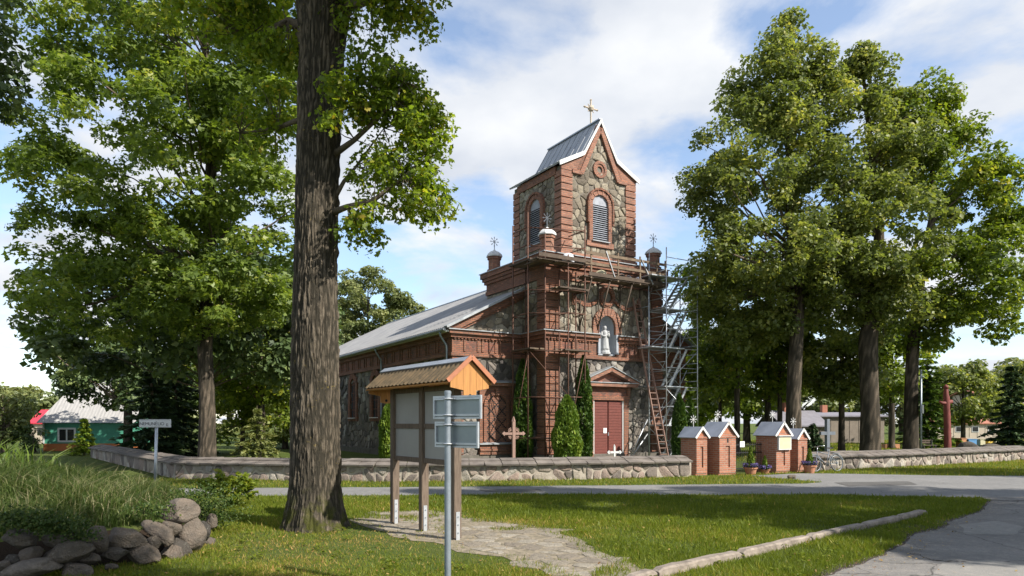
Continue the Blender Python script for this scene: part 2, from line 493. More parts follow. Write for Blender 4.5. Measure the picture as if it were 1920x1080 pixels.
def grass_mat():
    m, nt, b, out = newmat('ground')
    n1 = noise(nt, .35, 6, .6); n2 = noise(nt, 7, 6, .7); n3 = noise(nt, 60, 3, .6)
    c = ramp(nt, n2, [(.3, (.05, .075, .016)), (.5, (.085, .12, .026)), (.72, (.14, .16, .045))])
    c = mixc(nt, ramp(nt, n1, [(.42, 0), (.75, .5)]), c, (.15, .14, .055))
    c = mixc(nt, ramp(nt, n3, [(.4, 0), (.7, .35)]), c, (.03, .05, .012))
    nt.links.new(c, b.inputs['Base Color']); b.inputs['Roughness'].default_value = .95
    b.inputs['Specular IOR Level'].default_value = .1
    bump(nt, b, n3, .8, .05)
    return m
M['ground'] = grass_mat()
def mound_mat():
    m = M['ground'].copy(); m.name = 'mound'
    nt = m.node_tree; b = [n for n in nt.nodes if n.type == 'BSDF_PRINCIPLED'][0]
    old = b.inputs['Base Color'].links[0].from_socket
    g = nt.nodes.new('ShaderNodeNewGeometry'); sp = nt.nodes.new('ShaderNodeSeparateXYZ'); nt.links.new(g.outputs['True Normal'], sp.inputs[0])
    nt.links.new(mixc(nt, ramp(nt, sp.outputs[2], [(.78, 1), (.93, 0)]), old, (.035, .025, .018)), b.inputs['Base Color'])
    return m
M['mound'] = mound_mat()
def asphalt_mat(name, base, dark, crack=.5):
    m, nt, b, out = newmat(name)
    n1 = noise(nt, .55, 8, .7); n2 = noise(nt, 75, 4, .75); n3 = noise(nt, 6, 8, .75)
    c = ramp(nt, n1, [(.34, dark), (.62, base)])
    c = mixc(nt, ramp(nt, n2, [(.36, 0), (.64, .7)]), c, (dark[0] * .45, dark[1] * .5, dark[2] * .5))
    c = mixc(nt, ramp(nt, n3, [(.5, 0), (.75, .6)]), c, (base[0] * 1.25, base[1] * 1.2, base[2] * 1.12))
    v = nt.nodes.new('ShaderNodeTexVoronoi'); v.feature = 'DISTANCE_TO_EDGE'; v.inputs['Scale'].default_value = .42
    tc = nt.nodes.new('ShaderNodeTexCoord')
    ds = nt.nodes.new('ShaderNodeMix'); ds.data_type = 'RGBA'; ds.blend_type = 'ADD'; ds.inputs[0].default_value = .55
    nz = nt.nodes.new('ShaderNodeTexNoise'); nz.inputs['Scale'].default_value = 1.4; nz.inputs['Detail'].default_value = 6
    nt.links.new(tc.outputs['Object'], nz.inputs['Vector'])
    nt.links.new(tc.outputs['Object'], ds.inputs[6]); nt.links.new(nz.outputs['Color'], ds.inputs[7])
    nt.links.new(ds.outputs[2], v.inputs['Vector'])
    cr = ramp(nt, v.outputs['Distance'], [(0.0, crack), (.007, 0)])
    c = mixc(nt, cr, c, (.035, .033, .03))
    nt.links.new(c, b.inputs['Base Color']); b.inputs['Roughness'].default_value = .9
    b.inputs['Specular IOR Level'].default_value = .2
    bump(nt, b, n2, .5, .01)
    return m
M['road'] = asphalt_mat('road', (.27, .26, .255), (.20, .193, .19), .3)
M['lot'] = asphalt_mat('lot', (.275, .255, .24), (.165, .154, .146), .8)
M['patch'] = asphalt_mat('patch', (.31, .29, .27), (.24, .225, .21), .2)
M['patch_dark'] = asphalt_mat('patch_dark', (.15, .143, .138), (.11, .105, .10), .2)
M['sand'] = simple('sand', (.29, .24, .175), 1, col2=(.11, .095, .06), nscale=7, bmp=.8, bd=.03)
M['flag'] = stone_mat('flag', [(0, (.20, .165, .125)), (.4, (.28, .24, .185)), (1, (.36, .32, .26))], mott=.45, lichen=.2)
def bark_mat(name, c1, c2, moss=0.0, lich=.2):
    m, nt, b, out = newmat(name)
    t = attr(nt)
    n = noise(nt, 7, 8, .75, stretch=(5, 5, 1.5))
    n2 = noise(nt, 2.2, 5, .6)
    n3 = noise(nt, 26, 4, .6)
    c = ramp(nt, n, [(.3, c2), (.7, c1)])
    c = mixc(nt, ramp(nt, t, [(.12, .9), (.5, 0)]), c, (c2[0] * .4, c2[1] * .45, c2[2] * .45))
    mm = nt.nodes.new('ShaderNodeMath'); mm.operation = 'MULTIPLY'
    nt.links.new(ramp(nt, n3, [(.58, 0), (.72, 1)]), mm.inputs[0]); nt.links.new(ramp(nt, n2, [(.5, 0), (.7, lich)]), mm.inputs[1])
    c = mixc(nt, mm.outputs[0], c, (.30, .22, .05))
    if moss:
        tc = nt.nodes.new('ShaderNodeTexCoord'); sp = nt.nodes.new('ShaderNodeSeparateXYZ'); nt.links.new(tc.outputs['Object'], sp.inputs[0])
        mr = nt.nodes.new('ShaderNodeMapRange'); mr.inputs[1].default_value = .1; mr.inputs[2].default_value = .85; mr.inputs[3].default_value = 1; mr.inputs[4].default_value = 0
        nt.links.new(sp.outputs[2], mr.inputs[0])
        m2 = nt.nodes.new('ShaderNodeMath'); m2.operation = 'MULTIPLY'
        nt.links.new(mr.outputs[0], m2.inputs[0]); nt.links.new(ramp(nt, noise(nt, 4.5, 5, .6), [(.47, 0), (.58, moss)]), m2.inputs[1])
        c = mixc(nt, m2.outputs[0], c, (.06, .065, .012))
    nt.links.new(c, b.inputs['Base Color']); b.inputs['Roughness'].default_value = .95
    b.inputs['Specular IOR Level'].default_value = .15
    bump(nt, b, n, .9, .04)
    return m
M['bark'] = bark_mat('bark', (.205, .17, .128), (.075, .06, .045), moss=.9, lich=.8)
M['bark_far'] = bark_mat('bark_far', (.20, .16, .12), (.085, .066, .05))
LEAF = {}
LEAF['oak'] = leaf_mat('leaf_oak', [(0, (0.0548, 0.0851, 0.0109)), (.35, (0.1096, 0.1622, 0.0164)), (.7, (0.1827, 0.2395, 0.0218)), (.94, (0.2921, 0.2937, 0.0274)), (1, (0.3360, 0.2600, 0.0360))], .5, 2.0)
LEAF['maple'] = leaf_mat('leaf_maple', [(0, (0.0531, 0.0859, 0.0176)), (.4, (0.1062, 0.1562, 0.0263)), (.8, (0.1858, 0.2421, 0.0422)), (1, (0.2831, 0.2969, 0.0528))], .42, 2.0, gloss=.5)
LEAF['right'] = leaf_mat('leaf_right', [(0, (0.0690, 0.0913, 0.0272)), (.4, (0.1281, 0.1625, 0.0410)), (.8, (0.2168, 0.2405, 0.0623)), (1, (0.3350, 0.3151, 0.0779))], .42, 1.9, gloss=.45)
LEAF['yellow'] = leaf_mat('leaf_yellow', [(0, (0.0664, 0.1001, 0.0138)), (.4, (0.1244, 0.1769, 0.0192)), (.8, (0.2158, 0.2539, 0.0274)), (1, (0.3320, 0.2923, 0.0412))], .42, 1.8)
LEAF['dark'] = leaf_mat('leaf_dark', [(0, (0.0428, 0.0714, 0.0287)), (.5, (0.1000, 0.1479, 0.0517)), (1, (0.1999, 0.2423, 0.0805))], .25, 1.4)
LEAF['spruce'] = leaf_mat('leaf_spruce', [(0, (0.0196, 0.0420, 0.0224)), (.5, (0.0420, 0.0770, 0.0364)), (1, (0.0980, 0.1400, 0.0560))], .12, 1.3, gloss=.3)
LEAF['far'] = leaf_mat('leaf_far', [(0, (0.1009, 0.1316, 0.0479)), (.5, (0.1742, 0.2017, 0.0718)), (1, (0.2751, 0.2807, 0.1037))], .3, 1.4)
LEAF['thuja'] = leaf_mat('leaf_thuja', [(0, (0.0230, 0.0517, 0.0115)), (.5, (0.0517, 0.0978, 0.0161)), (1, (0.1150, 0.1725, 0.0230))], .2, 1.5, gloss=.25)
LEAF['thuja_gold'] = leaf_mat('leaf_thuja_gold', [(0, (0.0575, 0.1092, 0.0138)), (.5, (0.1150, 0.1840, 0.0230)), (1, (0.2185, 0.2645, 0.0345))], .25, 1.5, gloss=.25)
LEAF['grass'] = leaf_mat('leaf_grass', [(0, (0.0740, 0.0984, 0.0113)), (.5, (0.1333, 0.1739, 0.0180)), (.85, (0.2221, 0.2317, 0.0315)), (1, (0.4441, 0.2897, 0.1125))], .4, 1.7, gloss=.2)
LEAF['tall'] = leaf_mat('leaf_tall', [(0, (0.0350, 0.0651, 0.0120)), (.5, (0.0700, 0.1070, 0.0240)), (.8, (0.1200, 0.1442, 0.0420)), (1, (0.3000, 0.2604, 0.1560))], .35, 1.4, gloss=.25)
LEAF['iris'] = leaf_mat('leaf_iris', [(0, (.06, .11, .015)), (1, (.14, .20, .03))], .3, 1.5, gloss=.4)
LEAF['cover'] = leaf_mat('leaf_cover', [(0, (.02, .04, .008)), (.6, (.05, .085, .015)), (1, (.12, .14, .035))], .25, 1.4, gloss=.2)
LEAF['litter'] = leaf_mat('leaf_litter', [(0, (.16, .08, .03)), (.5, (.30, .18, .06)), (1, (.45, .33, .12))], .2, 1.2, gloss=.2)

# ------------------------------------------------------------------ the setting: ground, road, lot
def inpoly(x, y, poly):
    x = np.asarray(x); y = np.asarray(y)
    r = np.zeros(x.shape, bool); n = len(poly); j = n - 1
    for i in range(n):
        xi, yi = poly[i][0], poly[i][1]; xj, yj = poly[j][0], poly[j][1]
        c = ((yi > y) != (yj > y)) & (x < (xj - xi) * (y - yi) / (yj - yi + 1e-12) + xi)
        r ^= c; j = i
    return r
def distpoly(x, y, poly, closed=True):
    x = np.asarray(x, float); y = np.asarray(y, float)
    d = np.full(x.shape, 1e9); n = len(poly)
    for i in range(n if closed else n - 1):
        a = poly[i]; b = poly[(i + 1) % n]
        ex, ey = b[0] - a[0], b[1] - a[1]; l = ex * ex + ey * ey + 1e-12
        t = np.clip(((x - a[0]) * ex + (y - a[1]) * ey) / l, 0, 1)
        d = np.minimum(d, np.hypot(x - a[0] - t * ex, y - a[1] - t * ey))
    return d
def rough_edge(poly, step=.25, amp=.06, seed=0, lim=60):
    out = []
    n = len(poly)
    for i in range(n):
        a = Vector((poly[i][0], poly[i][1])); b = Vector((poly[(i + 1) % n][0], poly[(i + 1) % n][1]))
        L = (b - a).length
        k = max(1, int(L / step)) if max(abs(a.x), abs(b.x), abs(a.y), abs(b.y)) < lim else 1
        nn = Vector((-(b - a).y, (b - a).x)).normalized()
        for q in range(k):
            p = a + (b - a) * q / k
            o = (float(fbm([[p.x * 1.3, p.y * 1.3, seed]], seed, 3)[0]) - .5) * 4 * amp + (float(vnoise([[p.x * 7, p.y * 7, seed]], seed)[0]) - .5) * amp
            out.append((p.x + nn.x * o, p.y + nn.y * o))
    return out
def sheet(name, poly, z, mat, kind='structure'):
    mb = MB(); mb.add([(p[0], p[1], z) for p in poly], [tuple(range(len(poly)))])
    o = mb.build(name, mat)
    # make it face up
    if o.data.polygons[0].normal.z < 0: o.data.flip_normals()
    return tag(o, kind=kind)

gm = MB(); gm.add([(-900, -60, 0), (900, -60, 0), (900, 1800, 0), (-900, 1800, 0)], [(0, 1, 2, 3)])
tag(gm.build('ground', M['ground']), kind='structure')

ROAD = [(-60, 20.9), (-14, 19.6), (-6, 19.95), (0, 20.45), (5.2, 20.95), (9.2, 21.35), (10.0, 21.9), (9.2, 23.2), (8.6, 24.6), (10.9, 25.7), (12.2, 25.5), (16, 24.5), (24, 24.6), (60, 25.6), (60, 17.0), (16, 17.4), (11.9, 17.3), (8.0, 17.95), (0, 18.05), (-6, 17.75), (-14, 17.3), (-60, 18.0)]
ROADJ = rough_edge(ROAD, .3, .05, 3)
sheet('road', ROADJ, .004, M['road'])
LOT = [(11.9, 17.45), (11.7, 16.6), (10.0, 14.6), (8.2, 12.87), (6.2, 10.75), (5.0, 9.45), (3.6, 8.3), (2.2, 6.2), (1.6, 3), (1.5, -20), (60, -20), (60, 17.2), (18, 17.35)]
LOTJ = rough_edge(LOT, .12, .08, 5)
sheet('parking_lot', LOTJ, .008, M['lot'])
sheet('soil_margin', rough_edge([(11.95, 17.5), (11.3, 16.5), (9.6, 14.6), (7.8, 12.9), (5.85, 10.8), (4.65, 9.5), (3.2, 8.3), (1.9, 6.2), (6, 6), (12.5, 15)], .12, .12, 15), .004, M['soil'])
PATH = [(-3.0, 14.6), (-1.8, 14.9), (-1.2, 14.2), (-.7, 13.6), (.35, 12.9), (1.0, 11.5), (1.25, 10.2), (1.5, 9.3), (2.0, 8.2), (.9, 7.8), (.6, 8.6), (-.2, 9.6), (-.9, 10.3), (-1.7, 11.2), (-2.6, 12.2), (-3.2, 13.4)]
PATHJ = rough_edge(PATH, .2, .14, 8)
sheet('dirt_path', PATHJ, .006, M['sand'])

# flagstones set in the worn path
def voronoi(sites, bb, K=16):
    sites = np.asarray(sites, float); out = []
    for i, s in enumerate(sites):
        poly = [(bb[0], bb[2]), (bb[1], bb[2]), (bb[1], bb[3]), (bb[0], bb[3])]
        d = np.hypot(sites[:, 0] - s[0], sites[:, 1] - s[1])
        for j in np.argsort(d)[1:K + 1]:
            t = sites[j]; mx, my = (s[0] + t[0]) / 2, (s[1] + t[1]) / 2; nx, ny = t[0] - s[0], t[1] - s[1]
            new = []
            for k in range(len(poly)):
                a = poly[k]; b = poly[(k + 1) % len(poly)]
                da = (a[0] - mx) * nx + (a[1] - my) * ny; db = (b[0] - mx) * nx + (b[1] - my) * ny
                if da <= 0: new.append(a)
                if da * db < 0:
                    u = da / (da - db); new.append((a[0] + (b[0] - a[0]) * u, a[1] + (b[1] - a[1]) * u))
            poly = new
            if len(poly) < 3: break
        out.append(poly)
    return out
def area(p):
    return .5 * sum(p[i][0] * p[(i + 1) % len(p)][1] - p[(i + 1) % len(p)][0] * p[i][1] for i in range(len(p)))
def cent(p):
    return (sum(q[0] for q in p) / len(p), sum(q[1] for q in p) / len(p))
def shrink(p, g):
    c = cent(p); r = []
    for q in p:
        d = math.hypot(q[0] - c[0], q[1] - c[1]); k = max(.3, 1 - g / max(d, 1e-6))
        r.append((c[0] + (q[0] - c[0]) * k, c[1] + (q[1] - c[1]) * k))
    return r
def chaikin(p):
    r = []
    for i in range(len(p)):
        a = p[i]; b = p[(i + 1) % len(p)]
        r.append((a[0] * .85 + b[0] * .15, a[1] * .85 + b[1] * .15)); r.append((a[0] * .15 + b[0] * .85, a[1] * .15 + b[1] * .85))
    return r
def dedupe(p, eps=.03):
    r = []
    for q in p:
        if not r or math.hypot(q[0] - r[-1][0], q[1] - r[-1][1]) > eps: r.append(q)
    if len(r) > 2 and math.hypot(r[0][0] - r[-1][0], r[0][1] - r[-1][1]) < eps: r.pop()
    return r
def jitter_sites(x0, x1, y0, y1, cell, rs, ax=1.0):
    nx = max(1, round((x1 - x0) / (cell * ax))); ny = max(1, round((y1 - y0) / cell)); s = []
    for j in range(ny):
        for i in range(nx):
            s.append((x0 + (i + .5 + (.25 if j % 2 else -.25) + rs.uniform(-.42, .42)) * (x1 - x0) / nx, y0 + (j + .5 + rs.uniform(-.36, .36)) * (y1 - y0) / ny))
    # drop some so that sizes differ
    return [q for q in s if rs.random() > .2]
def add_stone(mb, poly, O, U, V, N, h, rs, fine=False, base=-.02, tilt=.35):
    p = dedupe(poly)
    if len(p) < 3: return
    if area(p) < 0: p = p[::-1]
    if fine: p = chaikin(p)
    c = cent(p); n = len(p)
    tx, ty = rs.uniform(-tilt, tilt), rs.uniform(-tilt, tilt)
    def pt(q, k, hh):
        a = c[0] + (q[0] - c[0]) * k; b = c[1] + (q[1] - c[1]) * k
        hh = hh + (tx * (a - c[0]) + ty * (b - c[1])) * .5 * (1 if hh > 0 else 0)
        return O + U * a + V * b + N * hh
    vs = [pt(q, 1.0, base) for q in p] + [pt(q, .97, h * .55) for q in p] + [pt(q, .70, h * rs.uniform(.85, 1.1)) for q in p] + [pt(c, 1, h * 1.06)]
    fs = []
    for i in range(n):
        j = (i + 1) % n
        fs += [(i, j, n + j, n + i), (n + i, n + j, 2 * n + j, 2 * n + i), (2 * n + i, 2 * n + j, 3 * n)]
    if U.cross(V).dot(N) < 0: fs = [f[::-1] for f in fs]
    mb.t = rs.random()
    mb.add(vs, fs)

paving = empty('paving', (0, 0, 0)); tag(paving, kind='structure')
def build_flags():
    rs = random.Random(4)
    S = jitter_sites(-3.4, 2.2, 7.8, 15, .30, rs, 1.35)
    cells = voronoi(S, (-3.8, 2.6, 7.4, 15.4))
    X, Y, Z = Vector((1, 0, 0)), Vector((0, 1, 0)), Vector((0, 0, 1))
    inner = PATHJ
    k = 0
    for c in cells:
        if len(c) < 3: continue
        m = cent(c)
        if not inpoly(np.array([m[0]]), np.array([m[1]]), inner)[0] or rs.random() < .25: continue
        d = distpoly(np.array([m[0]]), np.array([m[1]]), inner)[0]
        if d < .15 and rs.random() < .6: continue
        mb = MB(); add_stone(mb, shrink(c, .03 + rs.random() * .03), Vector((0, 0, .006)), X, Y, Z, rs.uniform(.004, .014), rs, tilt=.04)
        if mb.v: mb.build('flagstone', M['flag'], paving); k += 1
build_flags()

# kerb stones, tilted and worn
def rockmesh(name, sx, sy, sz, seed, cuts=9, sub=3, amp=.10, flat=.0, tone=None):
    import bmesh
    bm = bmesh.new(); bmesh.ops.create_icosphere(bm, subdivisions=sub, radius=1.0)
    v = np.array([w.co[:] for w in bm.verts])
    rs = np.random.default_rng(seed)
    for _ in range(cuts):
        n = rs.normal(size=3); n /= np.linalg.norm(n); dd = rs.uniform(.55, .85)
        e = v @ n - dd
        v = np.where((e > 0)[:, None], v - n * (e * .93)[:, None], v)
    n0 = v / np.linalg.norm(v, axis=1, keepdims=True)
    v = v + n0 * ((fbm(v * 2.2 + seed, seed, 4) - .5) * 2 * amp)[:, None]
    v = v * np.array([sx, sy, sz])
    for w, c in zip(bm.verts, v): w.co = c
    me = bpy.data.meshes.new(name); bm.to_mesh(me); bm.free()
    me.polygons.foreach_set('use_smooth', [True] * len(me.polygons))
    a = me.attributes.new('tone', 'FLOAT', 'POINT'); t = tone if tone is not None else rs.random()
    a.data.foreach_set('value', [float(t)] * len(me.vertices))
    return me
def kerb_piece(a, b, w=.145, h=.11, seed=0):
    a = Vector(a); b = Vector(b); d = (b - a); L = d.length; d.normalize(); s = Vector((-d.y, d.x, 0))
    n = max(6, int(L / .08)); vs = []; fs = []
    prof = [(-.5, -.06), (-.5, .80), (-.36, 1.0), (.36, 1.0), (.5, .82), (.5, -.06)]
    for i in range(n + 1):
        t = i / n
        for k, (u, z) in enumerate(prof):
            e = 1 - .35 * max(0, abs(t - .5) * 2 - .93) / .07
            p = a + d * L * t + s * (u * w) + Vector((0, 0, z * h * e))
            nz = float(fbm([[p.x * 4, p.y * 4, p.z * 6 + seed]], seed, 3)[0]) - .5
            vs.append(p + s * nz * .02 + Vector((0, 0, nz * .022 if z > .5 else 0)))
    m = len(prof)
    for i in range(n):
        for k in range(m):
            fs.append((i * m + k, i * m + (k + 1) % m, (i + 1) * m + (k + 1) % m, (i + 1) * m + k))
    fs.append(tuple(range(m))); fs.append(tuple(range(n * m, n * m + m))[::-1])
    fs = [f[::-1] for f in fs]
    mb = MB(); mb.add(vs, fs)
    return mb
kp = [(1.35, 8.0), (1.75, 8.42), (3.2, 9.62), (4.75, 10.95), (6.3, 12.25), (7.5, 13.25), (8.55, 14.15)]
klab = ['short broken kerb stone at the corner of the sandy path', 'kerb stone next to the broken one by the sandy path', 'kerb stone with a wide open joint between lawn and grass strip',
        'long kerb stone halfway along the lawn edge', 'kerb stone beside grass narrowing towards the asphalt', 'last kerb stone sinking into the lawn by the road']
for i in range(len(kp) - 1):
    a = Vector((*kp[i], 0)); b = Vector((*kp[i + 1], 0)); d = (b - a).normalized()
    mb = kerb_piece(a + d * .02, b - d * .03, seed=i)
    tag(mb.build('kerb_stone', M['kerb']), klab[i], 'kerb stone', 'kerb stones along the lawn')

for i_, (pc, mt_) in enumerate([([(1765, 1058), (1850, 1052), (1930, 1062), (1925, 1085), (1800, 1092), (1740, 1076)], 'patch'), ([(1800, 985), (1870, 978), (1925, 990), (1900, 1003), (1815, 1002)], 'patch'), ([(1560, 905), (1700, 903), (1720, 909), (1590, 912)], 'patch_dark'), ([(900, 918), (1010, 917), (1020, 922), (910, 923)], 'patch_dark')]):
    sheet('asphalt_patch', rough_edge([tuple(G(*q)[:2]) for q in pc], .12, .05, 30 + i_), .012, M[mt_])
# asphalt crack, a thin broken line of dark joint filler
def crack(name, pts, w, seed):
    mb = MB(); vs = []; fs = []
    n = len(pts)
    fine = []
    for i in range(n - 1):
        for q in range(10):
            t = q / 10; fine.append((pts[i][0] * (1 - t) + pts[i + 1][0] * t, pts[i][1] * (1 - t) + pts[i + 1][1] * t))
    for i, p in enumerate(fine):
        e = math.sin(math.pi * i / (len(fine) - 1)) ** .6
        j = (random.random() - .5) * .06
        ww = w * e * random.uniform(.4, 1.2)
        vs += [(p[0] + j, p[1] + j - ww, .016), (p[0] + j, p[1] + j + ww, .016)]
    for i in range(len(fine) - 1): fs.append((2 * i, 2 * i + 2, 2 * i + 3, 2 * i + 1))
    mb.add(vs, fs); return tag(mb.build(name, M['soil']), kind='structure')
crack('road_crack', [G(1690, 1037)[:2], G(1722, 1041)[:2], G(1748, 1052)[:2], G(1785, 1054)[:2], G(1822, 1056)[:2]], .022, 1)
crack('road_crack', [G(1852, 937)[:2], G(1880, 940)[:2], G(1940, 940)[:2]], .05, 2)

# mound on the left
MPOLY = [(-22, 5.0), (-8.5, 6.9), (-6.9, 7.75), (-5.9, 8.45), (-4.95, 9.45), (-4.75, 10.4), (-5.2, 11.9), (-5.9, 13.6), (-7.2, 15.2), (-9.5, 16.3), (-22, 16.6)]
def sm(t):
    t = np.clip(t, 0, 1); return t * t * (3 - 2 * t)
def mound_h(x, y):
    x = np.asarray(x, float); y = np.asarray(y, float)
    d = distpoly(x, y, MPOLY) * np.where(inpoly(x, y, MPOLY), 1, -1)
    h = .47 * sm((d - .04) / .42) + .52 * sm((d - .3) / 3.6) + .10 * (fbm(np.stack([x, y, x * 0], -1) * .8, 5, 3) - .5) * sm(d / .5)
    return h - .05
def build_mound():
    xs = np.arange(-22, -4.2, .11); ys = np.arange(5, 17, .11)
    X, Y = np.meshgrid(xs, ys); H = mound_h(X, Y)
    V = np.stack([X, Y, H], -1).reshape(-1, 3)
    ny, nx = X.shape
    i = np.arange(ny * nx).reshape(ny, nx)
    F = np.stack([i[:-1, :-1], i[:-1, 1:], i[1:, 1:], i[1:, :-1]], -1).reshape(-1, 4)
    tag(linkmesh('mound', np_mesh('mound', V, F, smooth=True), M['mound']), kind='structure')
build_mound()

# ------------------------------------------------------------------ foliage helpers
LEAF_D = (np.array([(-.5, 0, 0), (0.05, -.36, .06), (.5, 0, -.03), (0.05, .36, .06)]), np.array([(0, 1, 2), (0, 2, 3)]))
_lv = [(-.5, 0, 0), (-.28, -.13, .03), (-.12, -.30, .07), (.03, -.15, .03), (.20, -.28, .06), (.30, -.12, .02), (.5, 0, -.05), (.30, .12, .02), (.20, .28, .06), (.03, .15, .03), (-.12, .30, .07), (-.28, .13, .03)]
LEAF_OAK = (np.array(_lv), np.array([(0, 1, 11), (1, 2, 3), (1, 3, 9), (1, 9, 11), (9, 10, 11), (3, 4, 5), (3, 5, 7), (3, 7, 9), (7, 8, 9), (5, 6, 7)]))
LEAF_MAPLE = (np.array([(-.45, 0, 0), (-.12, -.48, .07), (.05, -.16, .0), (.5, 0, -.06), (.05, .16, 0), (-.12, .48, .07)]), np.array([(0, 1, 2), (0, 2, 4), (2, 3, 4), (0, 4, 5)]))
def norm(a): return a / np.maximum(np.linalg.norm(a, axis=-1, keepdims=True), 1e-9)
def scatter(template, P_, Nn, T, S, tone):
    tv, tf = template
    n = len(P_)
    Nn = norm(Nn); B = norm(np.cross(Nn, T)); T = np.cross(B, Nn)
    V = P_[:, None, :] + S[:, None, None] * (tv[None, :, 0:1] * T[:, None, :] + tv[None, :, 1:2] * B[:, None, :] + tv[None, :, 2:3] * Nn[:, None, :])
    F = tf[None] + (np.arange(n) * len(tv))[:, None, None]
    return V.reshape(-1, 3), F.reshape(-1, 3), np.repeat(tone, len(tv))
def clump_leaves(C, Rd, tone_c, per_m2, size, rg, flat=.62, up=.55, template=LEAF_D, droop=0.0, fill=.45):
    C = np.asarray(C); Rd = np.asarray(Rd)
    n = np.maximum(6, (per_m2 * Rd ** 2 * 4 * math.pi * rg.uniform(.6, 1.3, len(Rd))).astype(int))
    idx = np.repeat(np.arange(len(C)), n); N = len(idx)
    d = norm(rg.normal(size=(N, 3)) + np.array([0, 0, .25]))
    rr = fill + (1.08 - fill) * rg.random(N) ** .6
    # lumpy clump outline
    lump = .75 + .5 * vnoise(d * 1.7 + C[idx] * 3.1, 3)
    p = C[idx] + d * (Rd[idx] * rr * lump)[:, None] * np.array([1, 1, flat])
    Nn = d * .55 + np.array([0, 0, up]) + rg.normal(size=(N, 3)) * .48
    T = rg.normal(size=(N, 3)) + d * .5 + np.array([0, 0, -droop])
    S = size * (.45 + 1.05 * rg.random(N) ** 1.3)
    tn = np.clip(tone_c[idx] + rg.normal(size=N) * .20, 0, 1)
    return scatter(template, p, Nn, T, S, tn)
def sample_clumps(E, n, rmin, rmax, rg, shell=.5, zmin=None):
    E = np.asarray(E, float)
    w = (E[:, 3] * E[:, 4] * E[:, 5]) ** (2 / 3); w /= w.sum()
    C = []; Rr = []
    tries = 0
    while len(C) < n and tries < n * 40:
        tries += 1
        e = E[rg.choice(len(E), p=w)]
        d = rg.normal(size=3); d /= np.linalg.norm(d)
        q = shell + (1 - shell) * rg.random() ** .5
        p = e[:3] + d * e[3:6] * q
        if zmin is not None and p[2] < zmin: continue
        dep = min(np.linalg.norm((p - g[:3]) / g[3:6]) for g in E)
        if dep < shell * .85: continue
        C.append(p); Rr.append(rg.uniform(rmin, rmax))
    return np.array(C), np.array(Rr)
def noisy_trunk(name, pts, rad, mat, parent, nu=24, nv=60, amp=.04, seed=0, fu=9, flare=0):
    """trunk surface with vertical bark ridges"""
    pts = np.array([tuple(p) for p in pts], float); rad = np.array(rad, float)
    s = np.concatenate([[0], np.cumsum(np.linalg.norm(np.diff(pts, axis=0), axis=1))]); s /= s[-1]
    t = np.linspace(0, 1, nv)
    # smooth interpolation
    c = np.stack([np.interp(t, s, pts[:, k]) for k in range(3)], 1)
    if nv > 8:
        k = np.ones(5) / 5
        for ax in range(3):
            pad = np.pad(c[:, ax], 2, mode='reflect', reflect_type='odd'); c[:, ax] = np.convolve(pad, k, 'valid')
    r = np.interp(t, s, rad)
    a = np.linspace(0, 2 * np.pi, nu, endpoint=False)
    A, Tt = np.meshgrid(a, t)
    Z = np.repeat(c[:, 2:3], nu, 1)
    fx = np.cos(A) * fu * .32; fy = np.sin(A) * fu * .32
    q = np.stack([fx * 2, fy * 2, Z * 1.6 + 10], -1)
    warp = fbm(np.stack([fx * .8, fy * .8, Z * .9], -1), seed + 9, 3) - .5
    rid = 1 - np.abs(fbm(np.stack([fx * 2.4 + warp * 3, fy * 2.4 + warp * 3, Z * 3.4], -1), seed, 3) - .5) * 4.5
    rid = np.clip(rid, -1, 1)
    brk = np.clip((fbm(np.stack([fx * 2.2, fy * 2.2, Z * 9.0], -1), seed + 21, 2) - .60) * 7, 0, 1)
    rid = np.maximum(rid, -1 + 1.8 * brk)
    big = fbm(np.stack([np.cos(A) * 1.2, np.sin(A) * 1.2, Z * .8], -1), seed + 4, 2) - .5
    rr = r[:, None] * (1 + big * .12) + amp * (-rid) * .5 + amp * (fbm(q * 2, seed + 2, 3) - .5)
    if flare:
        rr = rr + flare * np.exp(-np.maximum(Z - Z[0, 0], 0) / .35) * (.1 + 1.9 * fbm(np.stack([np.cos(A) * 2.2, np.sin(A) * 2.2, Z * 0], -1), seed + 7, 2) ** 1.5)
    V = np.stack([c[:, 0:1] + rr * np.cos(A), c[:, 1:2] + rr * np.sin(A), Z], -1).reshape(-1, 3)
    i = np.arange(nv * nu).reshape(nv, nu); j = np.roll(i, -1, 1)
    F = np.stack([i[:-1], j[:-1], j[1:], i[1:]], -1).reshape(-1, 4)
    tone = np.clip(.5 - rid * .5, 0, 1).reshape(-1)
    return linkmesh(name, np_mesh(name, V, F, tone, True), mat, parent)
def limb_path(a, b, rg, sag=.12, n=6):
    a = np.asarray(a, float); b = np.asarray(b, float)
    L = np.linalg.norm(b - a); out = []
    off = rg.normal(size=3) * L * .07
    for i in range(n + 1):
        t = i / n
        p = a + (b - a) * t + np.array([0, 0, 1]) * L * sag * math.sin(t * math.pi) * .6 + off * math.sin(t * math.pi) + rg.normal(size=3) * L * .012
        out.append(Vector(p))
    out[0] = Vector(a); out[-1] = Vector(b)
    return out
